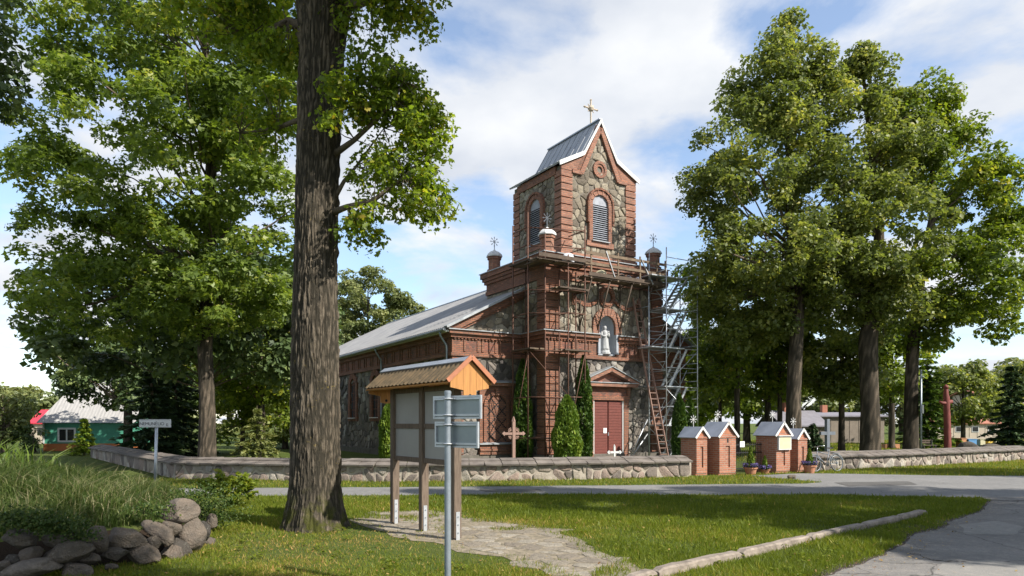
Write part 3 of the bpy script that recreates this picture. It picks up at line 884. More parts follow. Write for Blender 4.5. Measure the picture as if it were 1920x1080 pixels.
def make_tree(name, label, cat, base, trunk, rads, E, nclump, rc, per, size, leaf, seed, nlimb=8, ntwig=30, group=None, template=LEAF_D, bark='bark_far',
              flat=.62, up=.55, shell=.5, zmin=None, nu=20, nv=40, amp=.03, flare=.12, extra=None, tonemid=.45):
    rg = np.random.default_rng(seed)
    root = empty(name, base, 0, label, cat, group)
    b = np.array(tuple(base), float)
    tr = [np.array(p, float) - b for p in trunk]
    noisy_trunk('trunk', tr, rads, M[bark], root, nu, nv, amp, seed, flare=flare)
    E = np.asarray(E, float).copy(); E[:, :3] -= b
    C, Rr = sample_clumps(E, nclump, rc[0], rc[1], rg, shell, zmin)
    tz = np.array(tr)
    top = tz[-1]; lo = tz[0][2] + (tz[-1][2] - tz[0][2]) * .42
    def trunk_at(z):
        z = np.clip(z, tz[0][2], tz[-1][2]); return np.array([np.interp(z, tz[:, 2], tz[:, k]) for k in range(3)]), np.interp(z, tz[:, 2], rads)
    order = rg.permutation(len(C))
    limbs = MB()
    for i in range(min(nlimb, len(C))):
        c = C[order[i]]
        h = np.linalg.norm(c[:2] - top[:2])
        a, ra = trunk_at(np.clip(c[2] - h * .75 - .5, lo, top[2]))
        mb = MB(); path = limb_path(a, c, rg)
        r0 = min(ra * .42, .09 + .010 * np.linalg.norm(c - a))
        mb.tube(path, [r0 * (1 - .86 * k / (len(path) - 1)) for k in range(len(path))], 7)
        mb.build('limb', M[bark], root, smooth=True, uv=False)
    tw = MB()
    for i in range(nlimb, min(nlimb + ntwig, len(C))):
        c = C[order[i]]
        h = np.linalg.norm(c[:2] - top[:2])
        a, ra = trunk_at(np.clip(c[2] - h * .7 - .3, lo, top[2]))
        path = limb_path(a, c, rg); r0 = min(ra * .3, .07)
        tw.tube(path, [r0 * (1 - .8 * k / (len(path) - 1)) for k in range(len(path))], 5)
    if tw.v: tw.build('branches', M[bark], root, smooth=True, uv=False)['kind'] = 'stuff'
    tone = np.clip(rg.normal(tonemid, .13, len(C)), .05, .9)
    V, F, t = clump_leaves(C, Rr, tone, per, size, rg, flat, up, template)
    if extra is not None:
        V2, F2, t2 = extra(rg, b); F = np.concatenate([F, F2 + len(V)]); V = np.concatenate([V, V2]); t = np.concatenate([t, t2])
    linkmesh('crown', np_mesh('crown', V, F, t), LEAF[leaf], root)
    return root
def make_conifer(name, label, base, h, r, seed, leaf='spruce', n=9000, size=.35, z0=.3, group=None, cat='tree'):
    rg = np.random.default_rng(seed)
    root = empty(name, base, 0, label, cat, group)
    mb = MB(); mb.tube([(0, 0, 0), (0, 0, h * .5), (0, 0, h * .98)], [.02 * h, .012 * h, .002 * h], 8)
    mb.build('trunk', M['bark_far'], root, smooth=True, uv=False)
    layers = max(8, int(h / .42)); Pp = []; Nn = []; T = []; tn = []
    for l in range(layers):
        f = l / layers; z = z0 + (h - z0) * f
        rr = r * (1 - f) ** .85 * rg.uniform(.82, 1.12); nb = max(5, int(11 * (1 - f) + 4))
        for k in range(nb):
            a = 2 * math.pi * k / nb + rg.uniform(0, 1); L = rr * rg.uniform(.72, 1.12)
            m = max(4, int(n / layers / nb * (.4 + 1.2 * (1 - f))))
            s = rg.random(m) ** .7
            side = rg.normal(size=m) * .16 * L * (1.1 - s)
            x = math.cos(a) * s * L - math.sin(a) * side; y = math.sin(a) * s * L + math.cos(a) * side
            zz = z - .35 * L * s ** 1.2 + .10 * L * s ** 3 + rg.normal(size=m) * .05
            Pp.append(np.stack([x, y, zz], 1))
            T.append(np.stack([np.cos(a + side * .4) + rg.normal(size=m) * .3, np.sin(a + side * .4) + rg.normal(size=m) * .3, -.3 + rg.normal(size=m) * .25], 1))
            Nn.append(np.stack([rg.normal(size=m) * .4, rg.normal(size=m) * .4, np.ones(m)], 1)); tn.append(np.clip(.25 + .5 * s + rg.normal(size=m) * .15, 0, 1))
    Pp = np.concatenate(Pp); T = np.concatenate(T); Nn = np.concatenate(Nn); tn = np.concatenate(tn)
    tmpl = (LEAF_D[0] * np.array([1, .55, 1]), LEAF_D[1])
    V, F, t = scatter(tmpl, Pp, Nn, T, size * rg.uniform(.6, 1.3, len(Pp)), tn)
    linkmesh('crown', np_mesh('crown', V, F, t), LEAF[leaf], root)
    return root
def make_thuja(name, label, base, h, r, seed, leaf='thuja', n=5000, size=.17, group='columnar thujas round the church', z0=.05):
    rg = np.random.default_rng(seed)
    root = empty(name, base, 0, label, 'thuja', group)
    mb = MB(); mb.tube([(0, 0, 0), (0, 0, h * .7)], [.05, .015], 6); mb.build('stem', M['bark_far'], root, uv=False)
    f = rg.random(n); a = rg.uniform(0, 2 * np.pi, n)
    prof = np.interp(f, [0, .08, .3, .6, .85, 1], [.75, .92, 1, .86, .52, .06])
    lump = .78 + .44 * vnoise(np.stack([np.cos(a) * 1.6, np.sin(a) * 1.6, f * h * 2.2], 1) + seed, seed)
    rr = r * prof * lump * (.75 + .25 * rg.random(n) ** .5)
    p = np.stack([rr * np.cos(a), rr * np.sin(a), z0 + f * (h - z0)], 1)
    out = np.stack([np.cos(a), np.sin(a), np.full(n, .25)], 1)
    tang = np.stack([-np.sin(a), np.cos(a), np.zeros(n)], 1)
    Nn = out * .35 + tang * rg.normal(size=(n, 1)) * .9 + rg.normal(size=(n, 3)) * .25
    T = np.stack([np.cos(a) * .45, np.sin(a) * .45, np.ones(n)], 1) + rg.normal(size=(n, 3)) * .25
    tn = np.clip(.15 + .6 * (lump - .78) / .44 + rg.normal(size=n) * .18, 0, 1)
    V, F, t = scatter(LEAF_D, p, Nn, T, size * rg.uniform(.6, 1.3, n), tn)
    linkmesh('foliage', np_mesh('foliage', V, F, t), LEAF[leaf], root)
    return root
def blades(P_, hgt, wid, lean, rg, tone, wind=(0, 0), seg=1):
    n = len(P_)
    a = rg.uniform(0, 2 * np.pi, n)
    sx = np.cos(a) * wid * .5; sy = np.sin(a) * wid * .5
    b = rg.uniform(0, 2 * np.pi, n); l = lean * rg.random(n) * hgt
    tip = P_ + np.stack([np.cos(b) * l + wind[0] * hgt, np.sin(b) * l + wind[1] * hgt, hgt], 1)
    s = np.stack([sx, sy, np.zeros(n)], 1)
    if seg == 1:
        V = np.stack([P_ - s, P_ + s, tip], 1); F = np.arange(n * 3).reshape(n, 3); return V.reshape(-1, 3), F, np.repeat(tone, 3)
    mid = P_ + (tip - P_) * np.array([.35, .35, .62])
    tip = tip + np.stack([np.cos(b) * l * .5, np.sin(b) * l * .5, -hgt * .12], 1)
    V = np.stack([P_ - s, P_ + s, mid - s * .8, mid + s * .8, tip], 1)
    o = (np.arange(n) * 5)[:, None, None]
    F = (np.array([(0, 1, 3), (0, 3, 2), (2, 3, 4)])[None] + o).reshape(-1, 3)
    return V.reshape(-1, 3), F, np.repeat(tone, 5)

# ------------------------------------------------------------------ lawn blades
def lawn():
    rg = np.random.default_rng(11)
    n = 900000
    Y = 7.6 + 10.8 * rg.random(n) ** 1.35
    X = rg.uniform(-1, 1, n) * (Y * .80) + 0
    ok = ~inpoly(X, Y, ROADJ) & ~inpoly(X, Y, LOTJ)
    ok &= (distpoly(X, Y, LOTJ) > .03 + .22 * rg.random(n) ** 2)
    ok &= ~(inpoly(X, Y, MPOLY) & (distpoly(X, Y, MPOLY) > .05))
    inp = inpoly(X, Y, PATHJ); dp = distpoly(X, Y, PATHJ)
    patch = fbm(np.stack([X * 1.6, Y * 1.6, X * 0], 1), 21, 3)
    ok &= ~inp | ((dp < .25) & (rg.random(n) < .18)) | ((patch > .60) & (rg.random(n) < .5))
    dens = fbm(np.stack([X * .9, Y * .9, X * 0 + 3], 1), 31, 3)
    left = X < -.45 * (Y - 8) + 1.2
    # trampled, thinner grass under the oak and round the path
    worn = .95 * np.exp(-np.hypot((X + 2.3) / 3.6, (Y - 10.3) / 2.6) ** 2) + np.exp(-np.maximum(dp, 0) / .35) * ~inp * .6
    ok &= rg.random(n) > np.clip(worn * .85, 0, .86)
    ok &= rg.random(n) < np.clip(.45 + 1.6 * (dens - .35), .25, 1)
    X, Y, dens, worn = X[ok][:380000], Y[ok][:380000], dens[ok][:380000], worn[ok][:380000]
    m = len(X)
    hh = rg.uniform(.025, .075, m) * (.7 + .8 * dens) * (1 - .5 * np.clip(worn, 0, 1))
    tone = np.clip(rg.normal(.45, .20, m) + .5 * np.clip(worn, 0, 1) * rg.random(m) + (fbm(np.stack([X * .7, Y * .7, X * 0 + 9], 1), 41, 3) - .5) * .7, 0, 1)
    big = rg.random(m) < .03
    hh[big] *= 1.7; w = rg.uniform(.006, .013, m) * np.clip(Y / 10, .9, 1.7); w[big] *= 2.4
    V, F, t = blades(np.stack([X, Y, np.zeros(m)], 1), hh, w, 1.1, rg, tone)
    tag(linkmesh('lawn_grass', np_mesh('lawn_grass', V, F, t), LEAF['grass']), 'short green lawn grass in front of the road', 'grass', kind='stuff')
    # verge beyond the road and the grass by the far wall
    n = 150000
    X = rg.uniform(-18, 27, n); Y = rg.uniform(19.4, 36, n)
    wl = np.interp(X, [-18, -11.5, -4, 2.5, 6.5, 11.5, 13.3, 17.4, 26], [24, 23.2, 22.0, 22.9, 24.2, 26.6, 27.8, 29.8, 34.7])
    ok = (Y < wl - .05) & ~inpoly(X, Y, ROADJ)
    X, Y = X[ok], Y[ok]; m = len(X)
    tone = np.clip(rg.normal(.62, .2, m), 0, 1)
    V, F, t = blades(np.stack([X, Y, np.zeros(m)], 1), rg.uniform(.04, .11, m), rg.uniform(.015, .03, m), .9, rg, tone)
    tag(linkmesh('verge_grass', np_mesh('verge_grass', V, F, t), LEAF['grass']), 'bright grass verge between road and churchyard wall', 'grass', kind='stuff')
    # churchyard lawn far right, coarse tufts
    n = 60000
    X = rg.uniform(4, 60, n); Y = rg.uniform(34, 75, n); ok = X > .25 * Y
    X, Y = X[ok], Y[ok]; m = len(X)
    V, F, t = blades(np.stack([X, Y, np.zeros(m)], 1), rg.uniform(.06, .16, m), rg.uniform(.04, .09, m), .9, rg, np.clip(rg.normal(.6, .2, m), 0, 1))
    tag(linkmesh('park_grass', np_mesh('park_grass', V, F, t), LEAF['grass']), 'sunlit park lawn beyond the churchyard wall', 'grass', kind='stuff')
    # tall ornamental grass on the mound
    n = 165000
    X = rg.uniform(-16.5, -5.0, n); Y = rg.uniform(7.3, 16.2, n)
    d = distpoly(X, Y, MPOLY); ok = inpoly(X, Y, MPOLY) & (d > .55) & (X > -1.0 * Y - 2.0)
    X, Y, d = X[ok], Y[ok], d[ok]; m = len(X)
    Z = mound_h(X, Y)
    hh = rg.uniform(.16, .42, m) * (.55 + .9 * fbm(np.stack([X * 1.1, Y * 1.1, X * 0], 1), 51, 3)) * np.clip(d / 1.1, .45, 1)
    seedy = rg.random(m) < np.clip((X + 9.5) / 5, .05, .5) * .3
    tone = np.clip(rg.normal(.38, .17, m), 0, .8); tone[seedy] = rg.uniform(.75, 1, seedy.sum()); hh[seedy] *= 1.25
    V, F, t = blades(np.stack([X, Y, Z - .02], 1), hh, rg.uniform(.007, .016, m), .85, rg, tone, (.10, -.04), seg=2)
    tag(linkmesh('tall_grass', np_mesh('tall_grass', V, F, t), LEAF['tall']), 'tall fine grass covering the mound above the boulders', 'grass', kind='stuff')
    # fallen leaves
    n = 2600
    X = rg.uniform(-6, 9, n); Y = 7.8 + 10 * rg.random(n) ** 1.5
    ok = ~inpoly(X, Y, MPOLY); X, Y = X[ok], Y[ok]; m = len(X)
    keep = (distpoly(X, Y, LOTJ) < .5) | (rg.random(m) < np.where(X < 0, .45, .12)); X, Y = X[keep], Y[keep]; m = len(X)
    V, F, t = scatter(LEAF_OAK, np.stack([X, Y, rg.uniform(.02, .05, m)], 1), np.array([0, 0, 1.]) + rg.normal(size=(m, 3)) * .3, rg.normal(size=(m, 3)), rg.uniform(.025, .06, m), rg.random(m))
    tag(linkmesh('fallen_leaves', np_mesh('fallen_leaves', V, F, t), LEAF['litter']), 'fallen brown leaves scattered on lawn and asphalt', 'leaves', kind='stuff')
lawn()
def weeds_and_grit():
    rg = np.random.default_rng(91)
    # low broad-leaved weeds in the turf
    n = 420
    X = rg.uniform(-6, 9, n); Y = 7.9 + 9.5 * rg.random(n) ** 1.4
    ok = ~inpoly(X, Y, MPOLY) & ~inpoly(X, Y, ROADJ) & ~inpoly(X, Y, LOTJ) & ~inpoly(X, Y, PATHJ); X, Y = X[ok], Y[ok]
    k = 9; m = len(X) * k
    a = rg.uniform(0, 6.283, m); r = rg.uniform(.02, .07, m)
    p = np.stack([np.repeat(X, k) + np.cos(a) * r, np.repeat(Y, k) + np.sin(a) * r, rg.uniform(.03, .075, m)], 1)
    V, F, t = scatter((LEAF_D[0] * np.array([1, .7, 1]), LEAF_D[1]), p, np.array([0, 0, 1.]) + rg.normal(size=(m, 3)) * .35, np.stack([np.cos(a), np.sin(a), a * 0 + .2], 1), rg.uniform(.035, .08, m), np.clip(rg.normal(.45, .2, m), 0, 1))
    tag(linkmesh('lawn_weeds', np_mesh('lawn_weeds', V, F, t), LEAF['grass']), 'broad-leaved weeds growing in the lawn', 'weeds', kind='stuff')
    # grit along the crumbling asphalt edge and on the path
    n = 9000
    i = rg.integers(0, len(LOTJ), n); q = np.array(LOTJ)[i]; X = q[:, 0] + rg.normal(size=n) * .16 + .1; Y = q[:, 1] + rg.normal(size=n) * .16 - .05
    X2 = rg.uniform(-3.2, 2.2, n // 3); Y2 = rg.uniform(8, 15, n // 3); ok2 = inpoly(X2, Y2, PATHJ)
    X = np.concatenate([X, X2[ok2]]); Y = np.concatenate([Y, Y2[ok2]])
    ok = (Y > 7) & (Y < 18.5) & (X < 13); X, Y = X[ok], Y[ok]; m = len(X)
    oct_ = (np.array([(1, 0, 0), (-1, 0, 0), (0, 1, 0), (0, -1, 0), (0, 0, .7)]) * .5, np.array([(0, 2, 4), (2, 1, 4), (1, 3, 4), (3, 0, 4)]))
    V, F, t = scatter(oct_, np.stack([X, Y, np.full(m, .009)], 1), np.array([0, 0, 1.]) + rg.normal(size=(m, 3)) * .1, rg.normal(size=(m, 3)), .008 + .022 * rg.random(m) ** 3, rg.random(m))
    tag(linkmesh('grit', np_mesh('grit', V, F, t), M['flag']), 'loose grit along the asphalt edge and path', 'gravel', kind='stuff')
weeds_and_grit()

# ------------------------------------------------------------------ church (local frame: x across the front, y back, z up)
CH_ROT = math.atan2(.5267, .85)
CH_LOC = Vector((4.82, 34.965, 0))
CROT = Matrix.Rotation(CH_ROT, 4, 'Z')
def CL(x, y, z=0):
    return CH_LOC + CROT @ Vector((x, y, z))
church = empty('church', CH_LOC, CH_ROT, 'fieldstone and red brick church with a gabled bell tower behind scaffolding', 'church')
X3, Y3, Z3 = Vector((1, 0, 0)), Vector((0, 1, 0)), Vector((0, 0, 1))
def FR(y): return (Vector((0, y, 0)), X3, Z3, -Y3)               # a face looking to the front
def LF(x): return (Vector((x, 0, 0)), -Y3, Z3, -X3)              # a face looking to the left (u = -y)
NST = [0]
def clad(frame, x0, x1, z0, z1, cell, seed, parent, mat, holes=(), region=None, pieces=False, h=.05, gap=.010, fine=True):
    rs = random.Random(seed)
    S = jitter_sites(x0, x1, z0, z1, cell, rs, 1.12)
    cells = voronoi(S, (x0, x1, z0, z1))
    all_ = MB()
    for c in cells:
        if len(c) < 3: continue
        m = cent(c)
        if any(a < m[0] < b and e < m[1] < f for a, b, e, f in holes): continue
        if region is not None and not inpoly(np.array([m[0]]), np.array([m[1]]), region)[0]: continue
        p = shrink(c, gap * rs.uniform(.6, 2.2))
        if pieces and NST[0] < 300:
            mb = MB(); add_stone(mb, p, *frame, h * rs.uniform(.6, 1.4), rs, fine=True)
            if mb.v: mb.build('stone', mat, parent, smooth=False, uv=False); NST[0] += 1
        else:
            add_stone(all_, p, *frame, h * rs.uniform(.6, 1.4), rs, fine=fine)
    if all_.v:
        o = all_.build('stones', mat, parent, uv=False); o['kind'] = 'stuff'
def part(name, mat, parent=None):
    class C:
        def __enter__(s): s.mb = MB(); return s.mb
        def __exit__(s, *a): s.o = s.mb.build(name, mat, parent or church)
    return C()
def arch_poly(r, zb, zs, cx=0, n=14):
    return [(cx - r, zb), (cx + r, zb)] + [(cx + r * math.cos(math.pi * k / n), zs + r * math.sin(math.pi * k / n)) for k in range(n + 1)]
def arch_ring(mb, frame, cx, zs, r0, r1, d0, d1, n=18, gap=.10):
    for k in range(n):
        a0 = math.pi * (k + gap * .5) / n; a1 = math.pi * (k + 1 - gap * .5) / n
        mb.prism([(cx + r0 * math.cos(a0), zs + r0 * math.sin(a0)), (cx + r1 * math.cos(a0), zs + r1 * math.sin(a0)),
                  (cx + r1 * math.cos(a1), zs + r1 * math.sin(a1)), (cx + r0 * math.cos(a1), zs + r0 * math.sin(a1))], *frame, d0, d1 + .012 * ((k * 7) % 3 - 1))
def frame_box(mb, frame, u0, u1, v0, v1, d0, d1):
    mb.prism([(u0, v0), (u1, v0), (u1, v1), (u0, v1)], *frame, d0, d1)

HW = 3.73       # half width of the front block
NW = 7.70       # half width of the nave
NY0, NY1 = 2.1, 30.0
BT = 10.1       # top of the front block
# walls ------------------------------------------------------------
mb = MB(); mb.box(-NW, NW, NY0, NY1, 0, 6.34)
nave = mb.build('nave_wall', M['mortar_dark'], church)
mb = MB()
mb.prism([(-NW, 6.34), (NW, 6.34), (0, 10.35)], *FR(NY0), -.4, 0.0)
mb.build('nave_gable', M['mortar'], church)
mb = MB()
mb.box(-HW, HW, .62, 5.66, 0, BT)
mb.box(-HW, -.6, 0, .62, 0, BT); mb.box(.6, HW, 0, .62, 0, BT)
mb.box(-.6, .6, 0, .62, 0, 5.4); mb.box(-.6, .6, 0, .62, 7.5, BT)
block = mb.build('front_block_wall', M['mortar'], church)
TY0, TY1 = .58, 5.0
mb = MB(); mb.box(-2.4, 2.4, TY0, TY1, BT, 14.85)
mb.prism([(-2.4, 14.85), (2.4, 14.85), (1.08, 15.62), (0, 17.42), (-1.08, 15.62)], *FR(TY0), -(TY1 - TY0), 0)
tower = mb.build('tower_wall', M['mortar'], church)

# stone cladding ---------------------------------------------------
tri = [(-1.76, BT), (1.76, BT), (1.76, 14.65), (1.2, 14.65), (0, 17.1), (-1.2, 14.65), (-1.76, 14.65)]
clad(FR(TY0), -1.85, 1.85, BT, 17.2, .29, 1, tower, M['stone'], holes=[(-.80, .80, 11.0, 14.0), (-.36, .36, 14.65, 15.4)], region=tri, pieces=True)
clad(FR(0), -3.05, 3.05, 6.4, 8.95, .30, 2, block, M['stone'], holes=[(-.88, .88, 5.3, 8.1), (-.4, .4, 8.1, 8.9)], pieces=True)
clad(LF(-2.4), -TY1 + .55, -TY0 - .5, BT, 14.8, .29, 3, tower, M['stone'], holes=[(-3.55, -2.05, 11.0, 14.0)])
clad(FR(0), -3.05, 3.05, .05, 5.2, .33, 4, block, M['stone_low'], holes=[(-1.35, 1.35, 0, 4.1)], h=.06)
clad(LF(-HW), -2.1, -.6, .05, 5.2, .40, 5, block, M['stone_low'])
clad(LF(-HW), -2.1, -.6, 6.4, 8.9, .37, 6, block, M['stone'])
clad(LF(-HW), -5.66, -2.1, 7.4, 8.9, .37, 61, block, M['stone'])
for s in (-1, 1):
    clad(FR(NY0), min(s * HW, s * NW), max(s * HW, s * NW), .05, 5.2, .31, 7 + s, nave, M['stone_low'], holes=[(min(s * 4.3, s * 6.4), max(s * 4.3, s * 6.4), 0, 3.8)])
    clad(FR(NY0), min(s * HW, s * NW), max(s * HW, s * NW), 6.4, 8.5, .33, 17 + s, nave, M['stone'], region=[(s * HW, 6.4), (s * 7.0, 6.4), (s * HW, 8.0)])
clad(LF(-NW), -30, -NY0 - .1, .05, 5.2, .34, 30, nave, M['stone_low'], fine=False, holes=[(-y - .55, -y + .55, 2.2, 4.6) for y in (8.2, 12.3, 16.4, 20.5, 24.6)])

# rusticated brick corners ----------------------------------------
def quoins(x0, x1, y0, y1, z0, z1, parent, mat, step=.335, gap=.045):
    n = max(1, round((z1 - z0) / step)); st = (z1 - z0) / n
    me = None
    for i in range(n):
        mb = MB(); mb.bbox(x0, x1, y0, y1, z0 + i * st + gap / 2, z0 + (i + 1) * st - gap / 2, .012)
        mb.build('quoin', mat, parent)
for s in (-1, 1):
    a, b = sorted((s * 1.76, s * 2.47))
    quoins(a, b, TY0 - .09, TY0 + .52, BT, 14.62, tower, M['brick_tower'])
    a, b = sorted((s * 2.05, s * 2.47))
    quoins(a, b, TY1 - .55, TY1 + .05, BT, 14.62, tower, M['brick_tower'])
    a, b = sorted((s * 3.03, s * 3.86))
    quoins(a, b, -.14, .62, 0.35, 5.16, block, M['brick'])
    quoins(a, b, -.14, .62, 6.44, 8.92, block, M['brick'])
    with part('quoin_backing', M['brick'], block) as m_: m_.box(a + .05, b - .05, -.07, .6, 0, 8.95)
    a, b = sorted((s * 7.15, s * 7.78))
    quoins(a, b, NY0 - .08, NY0 + .7, .35, 5.16, nave, M['brick'])

# frieze round nave and block --------------------------------------
def ring_band(name, z0, z1, pr, mat, parent, side_to=38.0):
    mb = MB()
    mb.box(-HW - pr, HW + pr, -pr, .3, z0, z1)
    for s in (-1, 1):
        a, b = sorted((s * (HW - .3), s * (HW + pr))); mb.box(a, b, .3, NY0 - pr, z0, z1)
        a, b = sorted((s * (HW + .0), s * (NW + pr))); mb.box(a, b, NY0 - pr, NY0 + .3, z0 + .001, z1 - .001)
        a, b = sorted((s * (NW - .3), s * (NW + pr))); mb.box(a, b, NY0 + .3, side_to, z0, z1)
    return mb
def split_front(mb, z0, z1):
    return mb
def band(name, z0, z1, pr, mat, niche=True):
    mb = MB()
    if niche and z1 > 5.4 and z0 < 7.4:
        mb.box(-HW - pr, -.62, -pr, .3, z0, z1); mb.box(.62, HW + pr, -pr, .3, z0, z1)
    else:
        mb.box(-HW - pr, HW + pr, -pr, .3, z0, z1)
    for s in (-1, 1):
        a, b = sorted((s * (HW - .3), s * (HW + pr))); mb.box(a, b, .3, NY0 - pr, z0, z1)
        a, b = sorted((s * HW, s * (NW + pr))); mb.box(a, b, NY0 - pr, NY0 + .3, z0, z1)
        a, b = sorted((s * (NW - .3), s * (NW + pr))); mb.box(a, b, NY0 + .3, NY1, z0, z1)
    return mb.build(name, mat, church)
fr = band('frieze', 5.2, 6.0, .09, M['brick'])
band('frieze_moulding', 5.12, 5.28, .16, M['brick'])
band('cornice', 6.0, 6.16, .20, M['brick'])
band('cornice', 6.16, 6.34, .32, M['brick'])
band('ledge', 6.34, 6.385, .40, M['ledge'])
# recessed looking panels: dark patterned brick with proud brick rails between
def fpanel(frame, u, w):
    mb = MB(); frame_box(mb, frame, u - w / 2, u + w / 2, 5.42, 5.86, -.02, .095); mb.build('frieze_panel', M['brick_dark'], fr)
    for k in (-1, 1):
        mb = MB(); frame_box(mb, frame, u + k * (w / 2 + .06) - .055, u + k * (w / 2 + .06) + .055, 5.36, 5.92, .05, .135); mb.build('frieze_rail', M['brick'], fr)
for s in (-1, 1):
    for k in range(3): fpanel(FR(NY0), s * (4.75 + k * 1.0), .62)
for x in (-2.55, -1.55, 1.55, 2.55): fpanel(FR(0), x, .62)
for k in range(23): fpanel(LF(-NW), -(3.1 + k * 1.15), .70)
# dentils
def dentils(frame, u0, u1, step=.19):
    n = int((u1 - u0) / step); mb = MB()
    for k in range(n): frame_box(mb, frame, u0 + k * step, u0 + k * step + step * .5, 5.93, 6.03, 0, .17)
    o = mb.build('dentils', M['brick'], fr); o['kind'] = 'stuff'
dentils(FR(0), -HW, -.7); dentils(FR(0), .7, HW); dentils(FR(NY0), -NW, -HW - .1); dentils(FR(NY0), HW + .1, NW); dentils(LF(-NW), -29.8, -2.2)
# upper cornice of the block ---------------------------------------
def uband(name, z0, z1, pr, mat):
    mb = MB(); mb.box(-HW - pr, HW + pr, -pr, 5.66 + pr, z0, z1); return mb.build(name, mat, block)
uband('cornice', 8.92, 9.14, .10, M['brick'])
uband('cornice', 9.14, 9.52, .06, M['brick'])
uband('cornice', 9.52, 9.68, .16, M['brick'])
uband('cornice', 9.68, 9.84, .24, M['brick'])
uband('cornice', 9.84, BT, .32, M['brick'])
uband('ledge', BT, BT + .04, .38, M['ledge'])
with part('plinth', M['mortar_dark'], block) as m_: m_.box(-HW - .22, HW + .22, -.22, NY0, 0, .34)
with part('plinth', M['mortar_dark'], nave) as m_: m_.box(-NW - .16, -HW - .22, NY0 - .16, 25, 0, .34)

# tower brickwork --------------------------------------------------
mb = MB(); mb.box(-2.52, 2.52, TY0 - .14, TY1 + .1, BT + .04, BT + .42); mb.build('tower_base', M['brick_tower'], tower)
for s in (-1, 1):
    mb = MB()
    mb.prism([(s * 2.46, 14.62), (s * 1.28, 14.62), (s * 1.02, 15.3), (s * 1.0, 15.66), (s * 1.1, 15.6), (s * 2.46, 14.92)], *FR(TY0), -.02, .09)
    mb.build('gable_shoulder', M['brick_tower'], tower)
    mb = MB()
    a = Vector((s * 1.24, 14.6)); b = Vector((s * .02, 17.16)); d = (b - a).normalized(); nn = Vector((d.y, -d.x)) * .12
    mb.prism([tuple(a - nn), tuple(a + nn), tuple(b + nn), tuple(b - nn)], *FR(TY0), -.02, .17)
    frame_box(mb, FR(TY0), min(s * 1.2, s * 1.8), max(s * 1.2, s * 1.8), 14.52, 14.70, -.02, .16)
    mb.build('gable_band', M['brick_tower'], tower)
    a = Vector((s * 1.42, 14.75)); b = Vector((s * .13, 17.3)); d = (b - a).normalized(); nn = Vector((d.y, -d.x)) * .07
    mb = MB(); mb.prism([tuple(a - nn), tuple(a + nn), tuple(b + nn), tuple(b - nn)], *FR(TY0), -.02, .10); mb.build('gable_band', M['brick'], tower)
mb = MB(); mb.box(-2.5, -2.38, TY0 + .4, TY1 - .4, 14.45, 14.86); mb.build('eaves_band', M['brick'], tower)
def ring(mb, frame, cx, cz, r0, r1, d0, d1, n=24):
    for k in range(n):
        a0 = 2 * math.pi * (k + .05) / n; a1 = 2 * math.pi * (k + .95) / n
        mb.prism([(cx + r0 * math.cos(a0), cz + r0 * math.sin(a0)), (cx + r1 * math.cos(a0), cz + r1 * math.sin(a0)), (cx + r1 * math.cos(a1), cz + r1 * math.sin(a1)), (cx + r0 * math.cos(a1), cz + r0 * math.sin(a1))], *frame, d0, d1)
mb = MB(); ring(mb, FR(TY0), 0, 15.03, .30, .44, 0, .12); ring(mb, FR(TY0), 0, 15.03, .17, .30, 0, .07, 16); mb.build('roundel', M['brick_tower'], tower)
# windows with louvres in the tower
def louvre_window(frame, cx):
    ro, ri = .86, .52; zs = 13.18
    w = MB(); w.prism(arch_poly(ri, 11.3, zs, cx), *frame, -.02, .015); win = w.build('window', M['dark'], tower)
    mb = MB()
    O, U, V, N = frame
    for k in range(17):
        z = 11.36 + k * .108
        mb.obox(O + U * cx + V * z + N * .055, U * ri, (N * .045 - V * .035), (V * .008 + N * .006))
    o = mb.build('louvre_slats', M['slat'], win); o['kind'] = 'stuff'
    mb = MB(); mb.prism([(cx - ri, zs), (cx + ri, zs)] + [(cx + ri * math.cos(math.pi * k / 12), zs + ri * math.sin(math.pi * k / 12)) for k in range(13)], *frame, .0, .05); mb.build('tympanum', M['slat'], win)
    mb = MB(); arch_ring(mb, frame, cx, zs, ri, ro - .12, 0, .16, 20)
    for s in (-1, 1):
        for q in range(22):
            z = 11.28 + q * .0868
            frame_box(mb, frame, min(cx + s * ri, cx + s * (ro - .12)), max(cx + s * ri, cx + s * (ro - .12)), z + .005, z + .082, 0, .16 + .006 * (q % 3))
    mb.build('window_surround', M['brick_tower'], win)
    mb = MB(); arch_ring(mb, frame, cx, zs, ro - .10, ro, 0, .22, 22, .04)
    for s in (-1, 1): frame_box(mb, frame, min(cx + s * (ro - .11), cx + s * ro), max(cx + s * (ro - .11), cx + s * ro), 12.2, zs, 0, .22)
    mb.build('hood_mould', M['brick'], win)
    mb = MB(); frame_box(mb, frame, cx - ro - .02, cx + ro + .02, 11.0, 11.27, 0, .14); mb.build('apron', M['brick_tower'], win)
    mb = MB(); frame_box(mb, frame, cx - ri - .05, cx + ri + .05, 11.26, 11.31, 0, .24); mb.build('sill', M['ledge'], win)
louvre_window(FR(TY0), 0)
louvre_window(LF(-2.4), -2.8)
